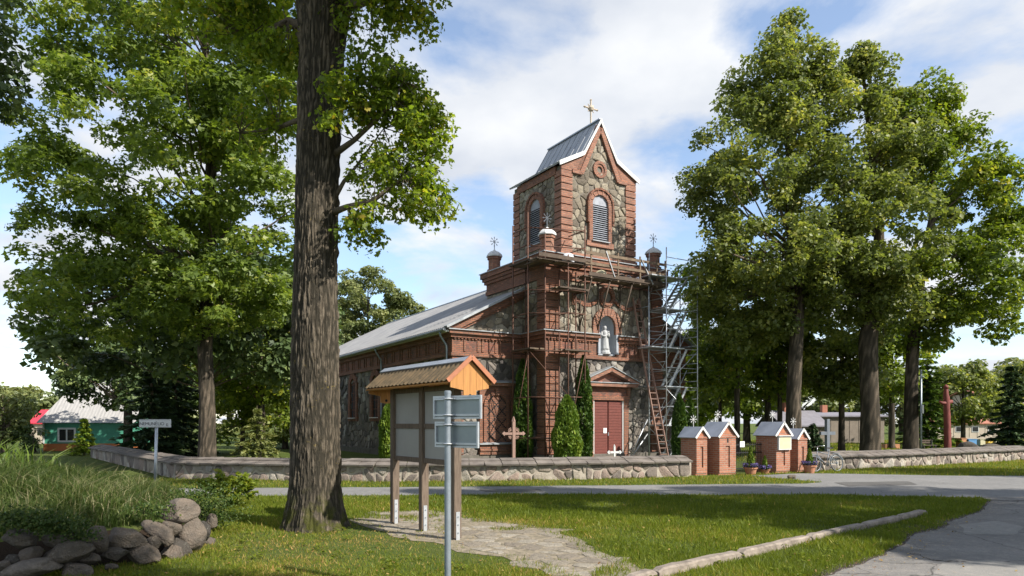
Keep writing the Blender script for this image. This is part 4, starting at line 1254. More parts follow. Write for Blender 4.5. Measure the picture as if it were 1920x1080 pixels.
# tower roof
top = [(-2.66, 14.93), (-1.09, 15.74), (0, 17.62), (1.09, 15.74), (2.66, 14.93)]
bot = [(-2.62, 14.86), (-1.07, 15.64), (0, 17.44), (1.07, 15.64), (2.62, 14.86)]
mb = MB(); mb.prism(top + bot[::-1], *FR(TY0 - .16), -(TY1 - TY0 + .32), 0)
trf = mb.build('tower_roof', M['roof_tower'], church)
mb = MB(); mb.prism([(a, b + .015) for a, b in top] + [(a * .985, b - .2) for a, b in top[::-1]], *FR(TY0 - .16), 0.003, .045); mb.build('verge_board', M['white'], trf)
mb = MB()
for k in range(9):
    y = TY0 + .05 + k * .56
    for s in (-1, 1):
        mb.bar((s * 1.09, y, 15.76), (0, y, 17.63), .03, .03); mb.bar((s * 2.64, y, 14.95), (s * 1.09, y, 15.76), .03, .03)
mb.build('seams', M['roof_tower'], trf)
mb = MB(); mb.box(-.10, .10, TY0 - .16, TY1 + .15, 17.60, 17.66); mb.build('ridge_cap', M['sheet'], trf)
# roof cross
cz = 17.62; cy = 1.25
mb = MB(); mb.tube([(0, cy, cz), (0, cy, cz + 1.3)], .045, 8); mb.tube([(-.4, cy, cz + .88), (.4, cy, cz + .88)], .045, 8)
mb.lathe([(.02, -.16), (.13, -.12), (.17, 0), (.13, .12), (.02, .16)], 12, (0, cy, cz + .88))
for p in ((-.42, .88), (.42, .88), (0, 1.32)): mb.lathe([(.01, -.07), (.07, 0), (.01, .07)], 8, (p[0], cy, cz + p[1]))
for k in range(4):
    a = math.pi / 4 + k * math.pi / 2; mb.tube([(0, cy, cz + .88), (.27 * math.cos(a), cy, cz + .88 + .27 * math.sin(a))], .022, 6)
mb.build('roof_cross', M['cream'], trf)

# nave roof --------------------------------------------------------
def slope(sx):
    V = []; ys = np.arange(1.72, NY1 + .35, .115); n = len(ys)
    ex, ez, rz = 8.25, 6.36, 10.62
    for i, y in enumerate(ys):
        o = .035 if i % 2 else 0
        tx = 0
        for q in range(2):
            f = tx if q == 0 else 1.0
            V.append((sx * ex * f, y, rz + (ez - rz) * f + o + .05))
    F = [(2 * i, 2 * i + 1, 2 * i + 3, 2 * i + 2) if sx < 0 else (2 * i, 2 * i + 2, 2 * i + 3, 2 * i + 1) for i in range(n - 1)]
    mb = MB(); mb.add(V, F); return mb
nroof = None
for s in (-1, 1):
    o = slope(s).build('nave_roof', M['roof'], church)
    if s < 0: nroof = o
    mb = MB()
    a = Vector((s * 8.22, 1.80, 6.40)); b = Vector((s * 3.75, 1.80, 6.40 + 4.47 * .5163)); d = (b - a).normalized(); up = Vector((-d.z * s, 0, d.x * s)); up = up if up.z > 0 else -up
    mb.obox((a + b) / 2 + up * .03, (b - a) / 2, Vector((0, .16, 0)), up * .055); mb.build('verge_flashing', M['ledge'], o)
    mb = MB(); mb.obox((a + b) / 2 - up * .19 + Vector((0, .22, 0)), (b - a) / 2 * .97, Vector((0, .16, 0)), up * .15); mb.build('rake_cornice', M['brick'], o)
    mb = MB(); mb.obox((a + b) / 2 - up * .40 + Vector((0, .27, 0)), (b - a) / 2 * .93, Vector((0, .10, 0)), up * .06); mb.build('rake_moulding', M['brick'], o)
mb = MB(); mb.prism([(-NW, 6.34), (NW, 6.34), (0, 10.35)], *FR(NY1), 0, .4); mb.build('nave_gable', M['mortar_dark'], church)
mb = MB(); mb.box(-.15, .15, 5.7, 30, 10.64, 10.71); mb.build('ridge_cap', M['sheet'], nroof)
mb = MB(); mb.tube([(-8.28, 1.8, 6.32), (-8.28, 30.2, 6.30)], .075, 8); gut = mb.build('gutter', M['ledge'], church)
mb = MB(); mb.box(-8.2, -7.72, 1.85, 30.2, 6.22, 6.30); mb.build('soffit', M['white'], nroof)
for y in (2.35, 11.0, 19.6):
    mb = MB(); mb.tube([(-8.26, y, 6.28), (-8.24, y, 6.08), (-7.92, y, 5.62), (-7.90, y, 5.4), (-7.90, y, .3), (-8.05, y, .15)], .055, 8); mb.build('downpipe', M['steel'], church, smooth=True)

# nave side windows ------------------------------------------------
def side_window(y):
    f = LF(-NW); c = -y
    w = MB(); w.prism(arch_poly(.5, 2.2, 4.28, c), *f, -.02, .02); win = w.build('window', M['dark'], nave)
    mb = MB(); arch_ring(mb, f, c, 4.28, .5, .88, 0, .14, 16)
    for s in (-1, 1):
        for q in range(22): frame_box(mb, f, min(c + s * .5, c + s * .88), max(c + s * .5, c + s * .88), 2.2 + q * .0945, 2.2 + q * .0945 + .088, 0, .14)
    frame_box(mb, f, c - .88, c + .88, 2.0, 2.2, 0, .13)
    mb.build('window_surround', M['brick'], win)
    mb = MB(); frame_box(mb, f, c - .6, c + .6, 2.19, 2.24, 0, .26); mb.build('sill', M['white'], win)
    mb = MB(); frame_box(mb, f, c - .03, c + .03, 2.24, 4.75, .0, .05)
    for z in (2.75, 3.3, 3.85, 4.4): frame_box(mb, f, c - .47, c + .47, z - .02, z + .02, 0, .045)
    mb.build('glazing_bars', M['brick_dark'], win)
for y in (8.2, 12.3, 16.4, 20.5, 24.6): side_window(y)

# blind arched niches on the wings ---------------------------------
def aedicule(cx):
    f = FR(NY0)
    mb = MB(); frame_box(mb, f, cx - .86, cx + .86, .85, 3.82, 0, .10); a = mb.build('blind_window', M['brick'], nave)
    mb = MB(); mb.prism(arch_poly(.58, .98, 2.72, cx), *f, .05, .115); mb.build('infill', M['brick'], a)
    mb = MB()
    for sgn in (-1, 1):
        for k in range(-2, 5):
            z0 = 1.0 + k * .62
            n = 15
            for q in range(n):
                t = (q + .5) / n; u = cx + sgn * (-.56 + 1.12 * t); z = z0 + 1.12 * t
                if z > 1.0 and z < 2.72 + math.sqrt(max(0, .56 ** 2 - (u - cx) ** 2)): frame_box(mb, f, u - .042, u + .042, z - .036, z + .036, .1, .122)
    o = mb.build('diamond_bricks', M['dark'], a); o['kind'] = 'stuff'
    mb = MB(); arch_ring(mb, f, cx, 2.72, .58, .74, .05, .20, 18)
    for s in (-1, 1):
        frame_box(mb, f, min(cx + s * .58, cx + s * .74), max(cx + s * .58, cx + s * .74), .98, 2.72, .05, .18)
        frame_box(mb, f, min(cx + s * .82, cx + s * .98), max(cx + s * .82, cx + s * .98), .9, 3.8, 0, .20)
    frame_box(mb, f, cx - .09, cx + .09, 3.28, 3.6, .05, .24)
    mb.build('arch', M['brick'], a)
    mb = MB(); frame_box(mb, f, cx - 1.02, cx + 1.02, 3.74, 3.88, 0, .30); mb.build('lintel', M['brick_pale'], a)
    mb = MB(); mb.prism([(0, 3.88), (.46, 3.88), (.46, 3.91), (0, 4.03)], Vector((cx, NY0, 0)), -Y3, Z3, X3, -1.1, 1.1); mb.build('lintel_roof', M['ledge'], a)
    mb = MB(); mb.prism([(0, .84), (.34, .84), (.34, .88), (0, .97)], Vector((cx, NY0, 0)), -Y3, Z3, X3, -1.06, 1.06); mb.build('sill', M['ledge'], a)
    mb = MB(); frame_box(mb, f, cx - .98, cx + .98, .34, .84, 0, .22); frame_box(mb, f, cx - .98, cx + .98, .52, .62, 0, .27); mb.build('apron', M['brick'], a)
aedicule(-5.35); aedicule(5.35)

# niche with the arch ----------------------------------------------
mb = MB(); V = []; F = []
nz = np.linspace(5.42, 6.85, 6); na = 13
rows = [(.52, z) for z in nz] + [(.52 * math.cos(t), 6.85 + .52 * math.sin(t)) for t in np.linspace(.2, math.pi / 2 - .02, 7)]
for r, z in rows:
    for k in range(na):
        a = math.pi * k / (na - 1); V.append((r * math.cos(a), .02 + r * math.sin(a), z))
for i in range(len(rows) - 1):
    for k in range(na - 1): F.append((i * na + k, (i + 1) * na + k, (i + 1) * na + k + 1, i * na + k + 1))
mb.add(V, F); nic = mb.build('niche', M['plaster'], block, smooth=True)
mb = MB(); mb.box(-.56, .56, -.03, .56, 5.36, 5.425); mb.build('niche_floor', M['plaster'], nic)
mb = MB(); arch_ring(mb, FR(0), 0, 6.85, .52, .93, -.05, .13, 30, .12)
for s in (-1, 1):
    for q in range(5):
        frame_box(mb, FR(0), min(s * .54, s * .93), max(s * .54, s * .93), 6.42 + q * .0855, 6.42 + q * .0855 + .077, -.05, .12)
mb.build('niche_arch', M['brick_tower'], nic)
for s in (-1, 1):
    mb = MB(); frame_box(mb, FR(0), min(s * .52, s * .66), max(s * .52, s * .66), 5.42, 6.42, -.04, .20); mb.build('niche_jamb', M['plaster'], nic)
mb = MB(); ring(mb, FR(0), 0, 8.35, .30, .47, 0, .14, 22); ring(mb, FR(0), 0, 8.35, .47, .55, 0, .09, 24); oc = mb.build('roundel', M['brick'], block)
mb = MB()
for s in (-1, 1):
    for k in range(12):
        t0 = k / 12; t1 = (k + .85) / 12
        def g(t): return Vector((s * (.55 + 1.55 * t), 8.2 - .38 * math.sin(math.pi * (t * .9 + .05)) + .0 * t))
        a = g(t0); b = g(t1); d = (b - a).normalized(); nn = Vector((-d.y, d.x)) * (.06 + .04 * math.sin(math.pi * t0))
        mb.prism([tuple(a - nn), tuple(b - nn), tuple(b + nn), tuple(a + nn)], *FR(0), 0, .11)
    frame_box(mb, FR(0), min(s * 2.02, s * 2.22), max(s * 2.02, s * 2.22), 7.75, 8.35, 0, .11)
mb.build('garland', M['brick'], oc)['kind'] = 'stuff'

# portal -----------------------------------------------------------
mb = MB(); mb.box(-1.02, 1.02, -.04, .02, .2, 3.06); portal = mb.build('doorway', M['dark'], block)
for s in (-1, 1):
    a, b = sorted((s * .025, s * .93))
    d = MB(); d.box(a, b, -.13, -.06, .2, 3.03); leafd = d.build('door', M['door'], block)
    for q in range(19):
        d = MB(); d.bbox(a + .02, b - .02, -.155, -.125, .24 + q * .146, .24 + q * .146 + .138, .008); d.build('door_board', M['door'], leafd)
mb = MB(); mb.box(-.98, -.93, -.2, 0, .2, 3.06); mb.box(.93, 1.0, -.2, 0, .2, 3.06); mb.build('door_jamb', M['white'], portal)
mb = MB(); mb.box(.28 - .6, .49 - .6, -.18, -.165, 1.38, 1.64); mb.build('paper_notice', M['paper'], leafd)
mb = MB(); mb.box(-.02, .03, -.18, -.15, 1.25, 1.42); mb.build('handle', M['steel'], leafd)
for s in (-1, 1):
    mb = MB(); a, b = sorted((s * 1.0, s * 1.32)); mb.box(a, b, -.24, 0, .0, 3.1); mb.build('pilaster', M['brick'], portal)
mb = MB(); mb.box(-1.36, 1.36, -.27, 0, 3.06, 3.28); mb.build('lintel', M['brick'], portal)
mb = MB(); mb.box(-1.3, 1.3, -.18, 0, 3.28, 3.74); mb.build('frieze_panel', M['brick_dark'], portal)
for s in (-1, 1):
    mb = MB(); a, b = sorted((s * 1.22, s * 1.42)); mb.box(a, b, -.25, 0, 3.28, 3.74); mb.build('bracket', M['brick'], portal)
mb = MB(); mb.box(-1.72, 1.72, -.48, 0, 3.74, 3.92); mb.build('cornice', M['brick_tower'], portal)
mb = MB(); mb.box(-1.74, 1.74, -.53, 0, 3.92, 3.96); mb.build('flashing', M['ledge'], portal)
mb = MB(); mb.prism([(-1.3, 3.96), (1.3, 3.96), (0, 4.55)], *FR(0), 0, .12); mb.build('tympanum', M['brick_dark'], portal)
for s in (-1, 1):
    a = Vector((s * 1.84, 0, 3.98)); b = Vector((0, 0, 4.72)); d = (b - a).normalized(); up = Vector((-d.z, 0, d.x)); up = up if up.z > 0 else -up
    mb = MB(); mb.obox((a + b) / 2 + Vector((0, -.24, 0)) - up * .09, (b - a) / 2, (0, .24, 0), up * .10); mb.build('rake', M['brick_tower'], portal)
    mb = MB(); mb.obox((a + b) / 2 + Vector((0, -.27, 0)) + up * .035, (b - a) / 2 * 1.03, (0, .27, 0), up * .02); mb.build('flashing', M['ledge'], portal)
mb = MB(); mb.box(-1.7, 1.7, -1.0, -.02, 0, .2); mb.build('step', M['kerb'], portal)

# corner turrets with star finials ---------------------------------
def star(mb, c, r, U, V, n=8, w=.008, ringr=.55):
    c = Vector(c); U = Vector(U); V = Vector(V)
    for k in range(n):
        a = 2 * math.pi * k / n; d = U * math.cos(a) + V * math.sin(a)
        mb.tube([c, c + d * r], w, 5)
        e = U * math.cos(a + math.pi / 2) + V * math.sin(a + math.pi / 2)
        for q in (.62, .82):
            for s in (-1, 1): mb.tube([c + d * r * q, c + d * r * (q + .16) + e * (s * r * .14)], w * .8, 4)
    if ringr:
        pts = [c + (U * math.cos(2 * math.pi * k / 16) + V * math.sin(2 * math.pi * k / 16)) * r * ringr * .5 for k in range(17)]
        mb.tube(pts, w * .8, 4, cap=False)
for (tx, ty) in ((-3.5, .25), (3.5, .25), (-3.5, 5.35), (3.5, 5.35)):
    mb = MB()
    def octo(r, z0, z1): mb.lathe([(r, z0), (r, z1)], 8, (tx, ty, 0))
    octo(.43, BT + .04, BT + .22); octo(.34, BT + .22, BT + .86); octo(.40, BT + .80, BT + .96)
    t = mb.build('turret', M['brick_tower'], block)
    mb = MB(); mb.lathe([(.46, BT + .94), (.46, BT + 1.0), (.40, BT + 1.1), (.26, BT + 1.22), (.09, BT + 1.30), (.04, BT + 1.36)], 8, (tx, ty, 0)); mb.build('turret_cap', M['white'], t)
    mb = MB(); mb.tube([(tx, ty, BT + 1.3), (tx, ty, BT + 1.75)], .02, 6); star(mb, (tx, ty, BT + 1.8), .27, X3, Z3, w=.010); mb.build('star_finial', M['greymetal'], t)

# ------------------------------------------------------------------ statue in the niche
def statue():
    root = empty('statue', CL(0, .12, 5.425), CH_ROT, 'white robed madonna statue standing in the arched niche', 'statue')
    mb = MB(); mb.lathe([(.31, 0), (.31, .10), (.27, .12), (.26, .22)], 12); mb.build('pedestal', M['marble'], root)
    mb = MB()
    fold = lambda a, z: .09 * math.sin(a * 7 + z * 2) * max(0, 1 - (z - .2) / .9) + .05 * math.sin(a * 3 + 1)
    mb.lathe([(.25, .22), (.24, .3), (.215, .5), (.20, .7), (.185, .85), (.195, 1.0), (.20, 1.1), (.165, 1.18), (.08, 1.23), (.062, 1.27)], 28, (0, 0, 0), fold)
    for s in (-1, 1):
        mb.tube([(s * .17, 0, 1.13), (s * .215, -.03, .95), (s * .12, -.17, .90), (-s * .0, -.2, .98)], [.07, .065, .055, .035], 8)
    mb.build('robed_figure', M['marble'], root, smooth=True)
    mb = MB(); mb.lathe([(.02, 1.22), (.07, 1.25), (.088, 1.31), (.092, 1.36), (.08, 1.42), (.04, 1.455), (.005, 1.46)], 14, (0, -.02, 0)); mb.lathe([(.005, -.02), (.016, 0), (.005, .03)], 6, (0, -.11, 1.33)); mb.build('head', M['marble'], root, smooth=True)
    mb = MB()
    V = []; F = []
    prof = [(1.475, .03), (1.44, .10), (1.36, .12), (1.26, .125), (1.15, .185), (1.0, .225), (.8, .225)]
    for z, r in prof:
        for k in range(11):
            a = -.35 + (math.pi + .7) * k / 10; V.append((r * math.cos(a), .0 + r * math.sin(a) * .9, z))
    for i in range(len(prof) - 1):
        for k in range(10): F.append((i * 11 + k, i * 11 + k + 1, (i + 1) * 11 + k + 1, (i + 1) * 11 + k))
    mb.add(V, F); mb.build('veil', M['marble'], root, smooth=True)
    mb = MB(); mb.lathe([(.03, .86), (.075, .9), (.07, 1.02), (.045, 1.08)], 10, (.09, -.2, 0)); mb.lathe([(.01, 1.07), (.045, 1.1), (.05, 1.14), (.03, 1.18), (.005, 1.19)], 10, (.09, -.2, 0)); mb.build('infant', M['marble'], root, smooth=True)
statue()

# ------------------------------------------------------------------ scaffolding
def scaff():
    root = empty('scaffolding', CH_LOC, CH_ROT, 'rusty tube scaffolding with plank decks wrapped round the church front', 'scaffolding')
    xo = -HW
    def tube(a, b, r=.034, n=6, mat='rust', name='tube', p=root):
        mb = MB(); mb.tube([a, b], r, n); return mb.build(name, M[mat], p, smooth=True, uv=False)
    # standards: left bay beside the block and corner bay on the front
    posts = [(-HW - 1.05, 1.35, 11.6), (-HW - 1.05, 0.0, 11.9), (-HW - .3, 1.35, 10.0), (-HW - .3, -.35, 10.9), (-HW + .55, -1.05, 9.9), (-HW + 1.55, -1.05, 11.4), (-HW + .55, -.32, 9.3), (-HW + 1.55, -.32, 9.3)]
    for x, y, h in posts: tube((x, y, 0), (x, y, h), name='standard')
    for (a, b) in ((0, 1), (1, 4), (4, 5), (2, 3), (0, 2), (5, 7), (4, 6), (1, 3)):
        A = posts[a]; B = posts[b]
        for z in (1.15, 3.1, 5.32, 7.1, 8.2):
            if z < min(A[2], B[2]): tube((A[0], A[1], z + .03 * (a % 3)), (B[0], B[1], z + .03 * (b % 2)), .028, name='ledger')
    # guard rails of the high deck
    for z in (10.35, 11.2):
        tube((posts[0][0], posts[0][1], z), (posts[1][0], posts[1][1], z + .02), .028, name='guard_rail')
        tube((posts[1][0], posts[1][1], z), (posts[5][0], posts[5][1], z - .05), .028, name='guard_rail')
        tube((posts[5][0], posts[5][1], z), (posts[5][0] + .02, .3, z), .028, name='guard_rail')
    tube((posts[1][0], posts[1][1], 5.4), (posts[4][0], posts[4][1], 3.2), .02, name='brace'); tube((posts[4][0], posts[4][1], 1.2), (posts[5][0], posts[5][1], 5.2), .02, name='brace')
    tube((posts[0][0], posts[0][1], 1.2), (posts[1][0], posts[1][1], 5.2), .02, name='brace'); tube((posts[3][0], posts[3][1], 0), (posts[4][0], posts[4][1], 3.1), .02, name='brace')
    def deck(x0, x1, y0, y1, z, n, along='x', mat='plank', tilt=0):
        for k in range(n):
            mb = MB(); g = .012
            if along == 'x':
                w = (y1 - y0) / n; j = random.uniform(-.18, .18); mb.box(x0 + j, x1 + j, y0 + k * w + g, y0 + (k + 1) * w - g, z - .02, z + .05)
            else:
                w = (x1 - x0) / n; j = random.uniform(-.15, .15); mb.box(x0 + k * w + g, x0 + (k + 1) * w - g, y0 + j, y1 + j, z - .02, z + .05)
            mb.build('plank', M[mat if k % 3 else 'plank_dark'], root)
    deck(-HW - 1.2, -HW - .15, -.35, 1.6, 9.62, 4, 'y')
    deck(-HW - 1.1, -HW + 1.7, -1.1, -.3, 9.52, 4)
    deck(-HW + .1, -HW + 1.8, -1.12, -.25, 8.30, 4)
    deck(-HW - 1.15, -HW - .3, -.2, 1.5, 5.42, 3, 'y')
    deck(-HW + .2, -HW + 1.75, -1.12, -.25, 5.36, 4)
    deck(-HW + 1.5, 3.25, -1.15, -.38, 8.98, 5)
    deck(-HW + 1.5, 3.25, -.36, -.33, 8.98, 1)
    for x in (-HW - 1.1, -HW - .2, -HW + .6, -HW + 1.6):
        tube((x, -1.2, 9.46), (x, .2, 9.46), .035, mat='plank_dark', name='putlog'); tube((x, -1.2, 8.24), (x, .2, 8.24), .035, mat='plank_dark', name='putlog') if x > -HW else None
    mb = MB(); mb.box(-HW - 1.2, -HW + 1.8, -1.17, -1.13, 9.6, 9.78); mb.build('toe_board', M['plank_dark'], root)
    mb = MB(); mb.box(-HW + 1.7, 3.2, -1.19, -1.15, 9.02, 9.2); mb.build('toe_board', M['plank_dark'], root)
    # front deck: wooden props, rail boards, uprights
    for x in (-1.75, -.6, .85, 2.2):
        tube((x, -1.05, 8.98), (x - .05, -.1, 6.6), .04, mat='plank_dark', name='prop')
        tube((x, -.12, 8.98), (x, -.10, 6.42), .035, mat='plank_dark', name='prop')
        tube((x, -1.12, 8.93), (x, -.05, 8.93), .035, mat='plank_dark', name='putlog')
    for z, y in ((9.55, -1.17), (10.05, -1.19)):
        mb = MB(); mb.box(-HW + 1.5, 3.1, y, y + .035, z, z + .13); mb.build('rail_board', M['plank'], root)
    for x in (-1.9, -.2, 1.25, 2.4, 3.0):
        mb = MB(); mb.box(x, x + .08, -1.15, -1.1, 8.9, 10.35); mb.build('upright', M['plank'], root)
    mb = MB(); mb.bar((-1.0, -1.2, 10.3), (-.45, -1.2, 9.1), .07, .04); mb.build('brace', M['galv'], root)
    mb = MB(); mb.bar((1.3, -1.2, 10.2), (2.1, -1.2, 9.0), .07, .04); mb.build('brace', M['galv'], root)
    # diagonal shores on the right
    for (a, b) in (((.75, -.9, .05), (1.93, -1.0, 2.1)), ((.82, -.9, .05), (1.93, -1.0, 1.35))): tube(a, b, .03, mat='galv', name='shore')
    tube((1.95, -1.05, 0), (1.95, -1.05, 10.4), .028, mat='steel', name='standard')
    for z in (1.9, 3.8, 5.9, 7.9): tube((1.95, -1.05, z), (1.97, -.1, z), .022, mat='steel', name='ledger')
scaff()
def stair_tower():
    root = empty('stair_tower', CH_LOC, CH_ROT, 'silver aluminium scaffold stair tower beside the church front', 'scaffolding')
    x0, x1, y0, y1 = 2.6, 4.85, -1.65, -.4
    def tube(a, b, r=.025, name='tube', mat='galv'):
        mb = MB(); mb.tube([a, b], r, 7); mb.build(name, M[mat], root, smooth=True, uv=False)
    H = 10.0
    for x in (x0, x1):
        for y in (y0, y1):
            tube((x, y, .05), (x, y, H + (.9 if x == x0 else 0)), .03, 'standard')
        for k in range(21):
            z = .35 + k * .47
            tube((x, y0, z), (x, y1, z), .02, 'rung')
    lv = [1.75, 3.75, 5.75, 7.75, 9.4]
    for i, z in enumerate(lv):
        for y in (y0, y1):
            tube((x0, y, z), (x1, y, z), .022, 'ledger'); tube((x0, y, z + 1.0), (x1, y, z + 1.0), .02, 'guard_rail')
        tube((x0, y0, z - 1.85), (x1, y0, z - .1), .02, 'brace') if i % 2 == 0 else tube((x1, y0, z - 1.85), (x0, y0, z - .1), .02, 'brace')
        tube((x1, y1, z - 1.85), (x0, y1, z - .1), .02, 'brace') if i % 2 == 0 else tube((x0, y1, z - 1.85), (x1, y1, z - .1), .02, 'brace')
        mb = MB(); mb.box(x0 - (.9 if i in (2, 4) else 0), x1 - .85, y0 + .1, y1 - .1, z, z + .06); mb.build('platform', M['galv'], root)
        # inclined stair flight
        zb = 0.05 if i == 0 else lv[i - 1] + .06
        a0 = Vector((x1 - .15, (y0 + y1) / 2, zb)); a1 = Vector((x1 - 1.25, (y0 + y1) / 2, z + .03)) if False else Vector((x0 + .7, (y0 + y1) / 2, z + .03))
        if i % 1 == 0:
            a0 = Vector((x0 + .55, (y0 + y1) / 2, zb)); a1 = Vector((x1 - .45, (y0 + y1) / 2, z + .03))
        for s in (-1, 1):
            mb = MB(); mb.bar(a0 + Vector((0, s * .28, 0)), a1 + Vector((0, s * .28, 0)), .04, .13); mb.build('stringer', M['galv'], root)
            tube(a0 + Vector((0, s * .3, .9)), a1 + Vector((0, s * .3, .9)), .018, 'handrail')
        n = 8
        for k in range(1, n):
            p = a0 + (a1 - a0) * k / n
            mb = MB(); mb.box(p.x - .09, p.x + .09, p.y - .27, p.y + .27, p.z - .01, p.z + .02); mb.build('tread', M['galv'], root)
stair_tower()
def ladder():
    root = empty('ladder', CH_LOC, CH_ROT, 'long brown wooden ladder leaning on the church front by the stair tower', 'ladder')
    b = Vector((2.25, -1.9, 0)); t = Vector((1.9, -.12, 8.45)); d = (t - b)
    for s in (-1, 1):
        mb = MB(); mb.bar(b + X3 * s * .27, t + X3 * s * .2, .05, .09); mb.build('rail', M['crosswood'], root)
    n = 27
    for k in range(1, n):
        p = b + d * k / n; w = .26 - .06 * k / n; mb = MB(); mb.tube([p - X3 * w, p + X3 * w], .02, 6); mb.build('rung', M['crosswood'], root)
ladder()
def bucket(x, y, z, mat, label, h=.3):
    root = empty('bucket', CL(x, y, z), CH_ROT, label, 'bucket', 'buckets on the scaffold deck')
    mb = MB(); mb.lathe([(.11, 0), (.145, h), (.155, h), (.155, h + .02), (.135, h + .02), (.10, .02)], 14); mb.build('pail', M[mat], root, smooth=True)
    mb = MB(); mb.tube([(.15 * math.cos(a), 0, h + .12 * math.sin(a)) for a in np.linspace(0, math.pi, 9)], .006, 5); mb.build('handle', M['steel'], root)
bucket(.0, -.75, 9.03, 'bucket', 'black bucket on the upper front deck beside its twin')
bucket(.36, -.8, 9.03, 'bucket', 'second black bucket on the upper deck, next to a pale pail')
bucket(.87, -.75, 9.03, 'tarp', 'pale plastic pail on the upper front deck', .26)
bucket(2.4, -.6, 9.03, 'greenboard', 'green bucket at the stair end of the upper deck', .24)
def sack(x, y, z, sx, sy, sz, mat, label, seed):
    me = rockmesh('sack', sx, sy, sz, seed, 3, 3, .18)
    o = linkmesh('sack', me, M[mat]); o.location = CL(x, y, z + sz * .75); o.rotation_euler = (0, 0, CH_ROT)
    tag(o, label, 'sack')
sack(-2.9, -.7, 9.56, .34, .25, .3, 'tarp', 'white sheeting bundled on the corner scaffold deck', 3)
sack(-2.3, -.72, 9.56, .45, .25, .15, 'bucket', 'black tarpaulin bundle lying on the corner deck', 4)
sack(-.9, -.7, 9.03, .36, .25, .26, 'palebox', 'grey cement sacks slumped on the front deck', 5)
sack(1.5, -.7, 9.03, .26, .22, .22, 'tarp', 'white sack standing between pail and green bucket', 6)

# ------------------------------------------------------------------ churchyard walls
def field_wall(label, pts, seed, cell=.27, pieces=True, mat='stone_wall', zt=.50, back=.55, face_all=True):
    """low fieldstone wall along pts (front line), capped with two overlapping courses of slabs"""
    o = Vector((*pts[0], 0))
    root = empty('churchyard_wall', o, 0, label, 'wall', 'low churchyard walls')
    rs = random.Random(seed)
    Z = Vector((0, 0, 1))
    core = MB(); count = 0
    caplow = []; 
    for i in range(len(pts) - 1):
        a = Vector((*pts[i], 0)) - o; b = Vector((*pts[i + 1], 0)) - o
        d = (b - a).normalized(); L = (b - a).length; n = Vector((d.y, -d.x, 0))     # n looks to the front
        core.obox((a + b) / 2 - n * (back / 2) + Z * (zt / 2 - .04), d * (L / 2 + .02), n * (back / 2), Z * (zt / 2 + .04))
        S = jitter_sites(0, L, .0, zt, cell, rs, 1.25)
        allm = MB()
        for c in voronoi(S, (0, L, -.03, zt)):
            if len(c) < 3: continue
            p = shrink(c, rs.uniform(.010, .05))
            tgt = MB() if (pieces and count < 300) else allm
            add_stone(tgt, p, a, d, Z, n, rs.uniform(.012, .034), rs, fine=True)
            if tgt is not allm and tgt.v: tgt.build('stone', M[mat], root, smooth=True, uv=False); count += 1
        if allm.v: allm.build('stones', M[mat], root, smooth=True, uv=False)['kind'] = 'stuff'
        # cap slabs: lower course, upper course, ridge
        k = max(1, int(L / .5)); w = L / k
        for q in range(k):
            j = rs.uniform(-.012, .012)
            p0 = a + d * (q * w + .011); p1 = a + d * ((q + 1) * w - .011)
            mb = MB()
            u = -n * .36 + Z * .10; up = Vector(u).cross(d).normalized(); up = up if up.z > 0 else -up
            c = (p0 + p1) / 2 + n * .14 + Z * (zt + .03 + j)
            mb.obox(c + u * .5, (p1 - p0) / 2, u * .52, up * .028); mb.build('cap_slab', M['cap'], root)
            mb = MB(); u2 = -n * .34 + Z * .05; up2 = Vector(u2).cross(d).normalized(); up2 = up2 if up2.z > 0 else -up2
            c2 = (p0 + p1) / 2 + n * .14 + u * .86 + Z * (zt + .065 + j)
            mb.obox(c2 + u2 * .5, (p1 - p0) / 2, u2 * .55, up2 * .024); mb.build('cap_slab', M['cap'], root)
        core.obox((a + b) / 2 - n * .3 + Z * (zt + .03), d * L / 2, n * .24, Z * .05)
    core.build('core', M['mortar_wall'], root)
    return root
field_wall('sunlit low fieldstone wall with slab cap running up to the brick gate', [(-4.4, 22.05), (-.9, 22.3), (2.5, 22.95), (6.35, 24.25)], 1)
field_wall('shaded low wall with slab cap under the maple, ending at the corner', [(-11.45, 23.2), (-8.0, 22.55), (-4.42, 22.04)], 2)
field_wall('churchyard side wall running back from the shaded corner', [(-23.2, 37.6), (-17, 30.0), (-11.47, 23.22)], 3, pieces=False, cell=.4)
field_wall('low fieldstone wall behind the parked bicycle along the park', [(11.75, 26.75), (13.3, 27.8), (17.4, 29.8), (21.6, 32.2), (26.6, 35.0)], 4)

